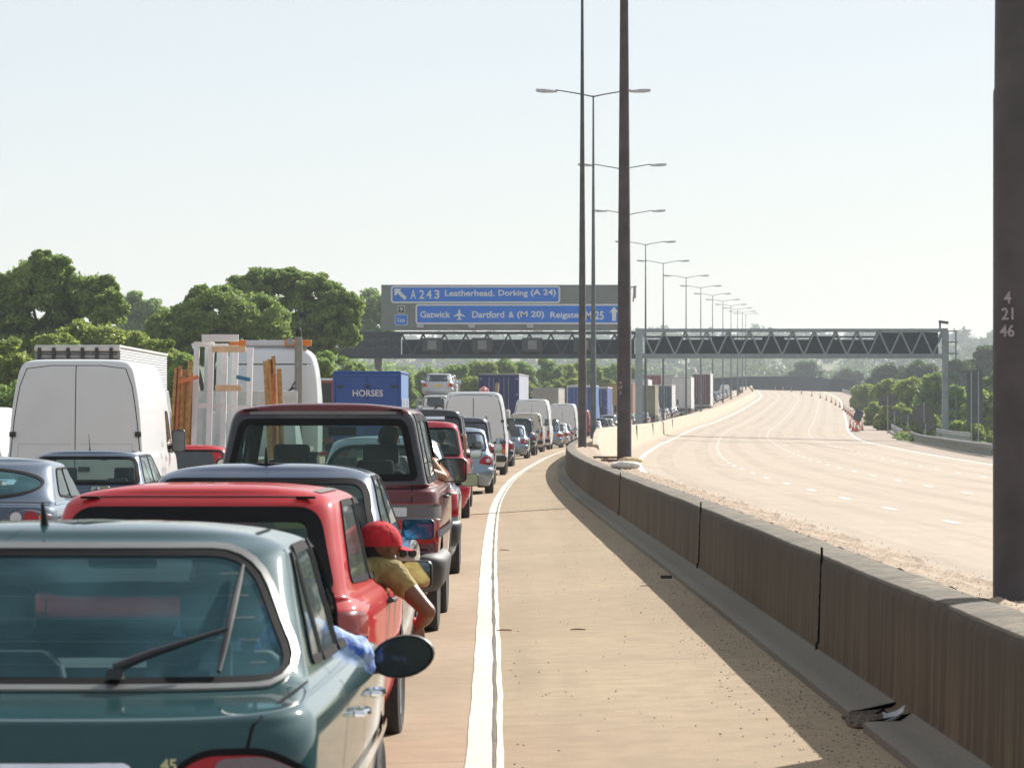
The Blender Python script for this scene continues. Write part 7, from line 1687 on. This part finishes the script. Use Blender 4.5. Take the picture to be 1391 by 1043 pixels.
# 1. driver of the red hatchback, leaning out in a red cap
def red_cap():
    sh_ = (-.600, 18.72, .905); el = (-.425, 18.62, .720); wr = (-.475, 18.78, .640); hc = (-.675, 18.80, 1.035); f = Vector((.75, .62, -.16))
    torso = [((-1.02, 18.72, .55), .15), ((-.92, 18.72, .72), .15), ((-.80, 18.74, .86), .13), ((-.72, 18.76, .94), .07)]
    arm = [((-.66, 18.73, .92), .065), (sh_, .062), ((-.53, 18.68, .83), .052), (el, .041)]; fore = [(el, .040), ((-.44, 18.68, .69), .042), (wr, .027)]
    legs = [[((-1.05, 18.72, .55), .10), ((-1.05, 19.15, .58), .075), ((-1.05, 19.35, .35), .055)]]
    o, conv, L = seated([arm, fore] + hand(wr, (.05, .05, -1), (-.5, .5, -.2), .95) + legs, torso, hc, f, 'person', 'driver in a red cap and khaki T-shirt leaning an arm out of the red hatchback', SK_BROWN, None, None, origin=(-1.0, 18.75, .1), vox=.007)
    sh = fuse('shirt', conv([[(p, r + .012) for p, r in torso[:3]], [(torso[2][0], .13), (Vector((-.70, 18.745, .925)), .075)], [((-.68, 18.735, .915), .078), (sh_, .074), ((-.555, 18.695, .855), .064), ((-.535, 18.68, .835), .060)]]), cloth('khaki_cloth', (.34, .27, .10), (.27, .21, .075)), o, .009)
    # cap: crown of six panels, button, curved brim
    C = L(hc) + Vector((-.005, -.005, .022)); ff = Vector((f.x, f.y, 0)).normalized(); r = ff.cross(Vector((0, 0, 1))); V = []; F = []; nu, nv = 30, 10
    for j in range(nv + 1):
        ph = math.pi/2 * (j / nv) * 1.08 - .10
        for i in range(nu):
            th = 2*math.pi*i/nu; k = 1 + .012 * abs(math.cos(3*th)) * math.cos(ph) + .01*math.sin(7*th + 3*ph); q = ff * math.cos(th) * .124 * math.cos(ph) * k + r * math.sin(th) * .112 * math.cos(ph) * k
            V.append(C + q + Vector((0, 0,   .115 * math.sin(ph) * k)))
    for j in range(nv):
        for i in range(nu): F.append((j*nu+i, j*nu+(i+1) % nu, (j+1)*nu+(i+1) % nu, (j+1)*nu+i))
    F.append(tuple(nv*nu + i for i in range(nu))); mr = cloth('red_cap_cloth', (.56, .012, .025), (.46, .01, .02)); cp = mesh_obj('cap', V, F, mr, o, 60)
    V = []; F = []; n = 17
    for k, ext in enumerate((0, .04, .072, .088)):
        for i in range(n):
            t = rad(-62 + 124 * i / (n - 1)); e = ext * max(0, math.cos(t * 1.38)) ** .5
            V.append(C + ff * (math.cos(t) * .120 + e) + r * math.sin(t) * .110 + Vector((0, 0, -.008 - e * .30 - .02 * (math.sin(t)) ** 2)))
    for k in range(3):
        for i in range(n - 1): F.append((k*n+i, k*n+i+1, (k+1)*n+i+1, (k+1)*n+i))
    br = mesh_obj('brim', V, F, mr, cp, 60); so = br.modifiers.new('t', 'SOLIDIFY'); so.thickness = .004
    mb = MB(); mb.lathe([(0, .009), (.006, .006)], tuple(C + Vector((0, 0, .113))), 'Z', 10); mb.build('button', mr, cp)
    for k in range(3):
        th = k * math.pi / 3 + .5; mb = MB(); mb.tube([C + ff * math.cos(th) * .1265 * math.cos(p_) * s_ + r * math.sin(th) * .114 * math.cos(p_) * s_ + Vector((0, 0, .116 * math.sin(p_))) for s_, p_ in [(1, .1), (1, .5), (1, .9), (1, 1.3), (0, 1.57), (-1, 1.3), (-1, .9), (-1, .5), (-1, .1)]], .0015, 5); mb.build('seam', plain('dark_red_seam', (.22, .01, .015), .9), cp)
    # short hair at the nape
    fuse('hair', conv([[(Vector(hc) - f.normalized()*.045 + Vector((0, 0, .0)), .068), (Vector(hc) - f.normalized()*.05 + Vector((0, 0, -.035)), .058)]]), plain('black_hair', (.012, .010, .009), .8), o, .008)
    # watch
    w = Vector(wr) + Vector((.003, -.01, .022)); wt = empty('wristwatch', tuple(w), 0, 'steel wristwatch with a red strap on the wrist hanging from the red hatchback', 'watch')
    mb = MB(); mb.lathe([(-.011, .031), (-.011, .034), (.011, .034), (.011, .031)], (0, 0, 0), 'Z', 18); mb.build('strap', plain('red_strap', (.55, .06, .05), .5), wt); mb = MB(); mb.lathe([(0, .017), (.008, .016)], (.012, -.038, .0), 'Y', 14); mb.build('dial', M_CHROME, wt); wt.rotation_euler = (.25, .2, 0)
    # small camera held beyond the brim
    cx = ((551 - 695.5) * 18.98 / FPX, 18.98, CAM_H - (753 - 567) * 18.98 / FPX); ca = empty('compact_camera', cx, .5, 'small black and silver camera just beyond the brim of the red cap', 'camera')
    mb = MB(); mb.box((0, 0, -.008), (.10, .03, .05)); mb.build('camera_body', plain('silver_plastic', (.4, .4, .4), .35), ca, bevel=.008)
    for xx in (-.028, .028): mb = MB(); mb.lathe([(-.035, .019), (-.03, .022), (.02, .022)], (xx, -.0, .008), 'Y', 14); mb.build('lens_barrel', M_BLACK, ca)
red_cap()
# 2. driver of the teal hatchback: only a blue and white sleeve shows
def sleeve_driver():
    hc = (-.98, 12.28, 1.17); f = Vector((.1, 1, 0)); el = (-.51, 12.54, .890); sh_ = (-.78, 12.30, 1.02); torso = [((-1.0, 12.2, .50), .15), ((-1.0, 12.22, .75), .16), ((-.98, 12.25, .95), .14), ((-.98, 12.27, 1.04), .06)]
    o, conv, L = seated([[((-.9, 12.28, .99), .06), (sh_, .06), (el, .04)], [(el, .038), ((-.72, 12.85, .98), .027)]] + hand((-.72, 12.85, .98), (-.4, 1, .1), (0, .3, -1)) , torso, hc, f, 'person', 'driver of the teal hatchback with a blue and white sleeve resting on the open window', SK_FAIR, None, None, origin=(-1.0, 12.3, .1))
    fuse('shirt', conv([[(p, r + .012) for p, r in torso[:3]], [((-.88, 12.29, .98), .08), (sh_, .068), ((-.63, 12.44, .945), .060), ((-.54, 12.50, .905), .056)], [((-.53, 12.52, .905), .055), ((-.505, 12.53, .845), .045), ((-.55, 12.62, .90), .042)]]), cloth('blue_white_cloth', (.05, .15, .62), (.45, .56, .78)), o, .008)
    fuse('hair', conv([[(Vector(hc) + Vector((0, -.02, .045)), .088), (Vector(hc) + Vector((0, -.045, -.01)), .075)]]), plain('brown_hair', (.05, .03, .02), .8), o, .01)
sleeve_driver()
def arm_driver(x, y, door_x, sill, label, skin, shirtc, el_off=(0, 0, 0), up=False, hairc=(.04, .03, .02), s=1.0):
    """a seated driver whose right elbow rests outside the window"""
    hc = (x, y, sill + .30); f = Vector((.05, 1, 0)); sh_ = (x + .19, y + .02, sill + .08); el = (door_x + .035 + el_off[0], y + .18 + el_off[1], sill - .005 + el_off[2]); torso = [((x, y, sill - .45), .14), ((x, y + .01, sill - .2), .16), ((x, y + .02, sill + .04), .14), ((x, y + .02, sill + .16), .06)]
    wr = (door_x - .05, y + .36, sill + .12) if not up else (door_x + .04, y + .20, sill + .26)
    o, conv, L = seated([[((x + .10, y + .02, sill + .10), .06), (sh_, .058), (el, .042)], [(el, .042), (wr, .028)]] + hand(wr, (-.2, .9, .3) if not up else (-.5, .3, .8), (0, .2, -1), s), torso, hc, f, 'person', label, skin, None, None, origin=(x, y, sill - .9), vox=.011)
    fuse('shirt', conv([[(p, r + .012) for p, r in torso[:3]], [((x + .11, y + .02, sill + .10), .078), (sh_, .07), (tuple(Vector(sh_).lerp(Vector(el), .35)), .062)]]), cloth('shirt_' + ''.join(str(int(k*99)) for k in shirtc), shirtc), o, .012)
    fuse('hair', conv([[(Vector(hc) + Vector((0, -.02, .045)), .09), (Vector(hc) + Vector((0, -.045, -.01)), .076)]]), plain('hair_%d' % int(hairc[0]*1000), hairc, .8), o, .012); return o
arm_driver(-1.03, 30.72, -.615, 1.205, 'driver of the maroon off-roader resting a bare forearm on the open window', SK_TAN, (.35, .36, .38))
arm_driver(-1.22, 64.0, -.86, 1.08, 'driver of the cherry red car with a hand raised beside the open window', SK_TAN, (.5, .4, .3), up=True)
arm_driver(1.25, 209.2, 1.66, .93, 'driver of the silver-blue hatchback holding an arm out of the window', SK_TAN, (.2, .2, .22), el_off=(.25, 0, 0))
arm_driver(-5.72, 57.55, -5.22, 1.28, 'driver of the nearest white van in a pale hat, visible beside its black mirror', SK_FAIR, (.6, .6, .62), hairc=(.65, .65, .62))
# person in pink on the low loader, bending forward
def pink():
    x, y = (658 - 695.5) * 178 / FPX, 178.3; z0 = gl_(x, y) + 1.0; top = CAM_H + 45 * 178 / FPX; h = top - z0
    o = empty('person', (x, y, z0), 0, 'person in a pink shirt bending forward above the roof of the largest white van', 'person'); k = h / 1.42
    hip = Vector((0, 0, .90*k)); chest = Vector((-.02, -.28, 1.26*k)); hc = Vector((.0, -.48, 1.24*k))
    legs = [[(hip + Vector((s*.09, 0, 0)), .085), (Vector((s*.12, .02, .48*k)), .06), (Vector((s*.12, .03, .09)), .045), (Vector((s*.13, -.12, .04)), .035)] for s in (-1, 1)]
    arms = [[(chest + Vector((s*.17, 0, .03)), .05), (chest + Vector((s*.22, -.1, -.25)), .04), (chest + Vector((s*.15, -.22, -.45)), .028)] for s in (-1, 1)]
    fuse('body', legs + arms + [c for s in (-1, 1) for c in hand(chest + Vector((s*.15, -.22, -.45)), (0, -.3, -1), (0, -1, 0))] + [[(hip, .13), ((hip + chest)/2, .13), (chest, .14)], [(chest, .06), (hc, .055)]] + head(hc, Vector((0, -.8, -.6))), SK_FAIR, o, .016)
    face(o, hc, Vector((0, -.8, -.6)))
    fuse('shirt', [[(hip, .15), ((hip + chest)/2, .165), (chest, .18), (chest + Vector((0, -.06, .0)), .15)]] + [[(chest + Vector((s*.15, 0, .03)), .07), (chest + Vector((s*.21, -.07, -.16)), .06)] for s in (-1, 1)], cloth('pink_cloth', (.62, .25, .26), (.66, .33, .33)), o, .016)
    fuse('trousers', [[(hip + Vector((s*.08, 0, 0)), .11), (Vector((s*.12, .02, .48*k)), .08), (Vector((s*.12, .03, .14)), .07)] for s in (-1, 1)] + [[(hip + Vector((0, 0, -.02)), .15), (hip, .15)]], cloth('dark_cloth', (.03, .03, .04)), o, .018)
    fuse('hair', [[(hc + Vector((0, .03, .05)), .085), (hc + Vector((0, .05, .02)), .08)]], plain('hair_40', (.04, .03, .02), .8), o, .016)
pink()
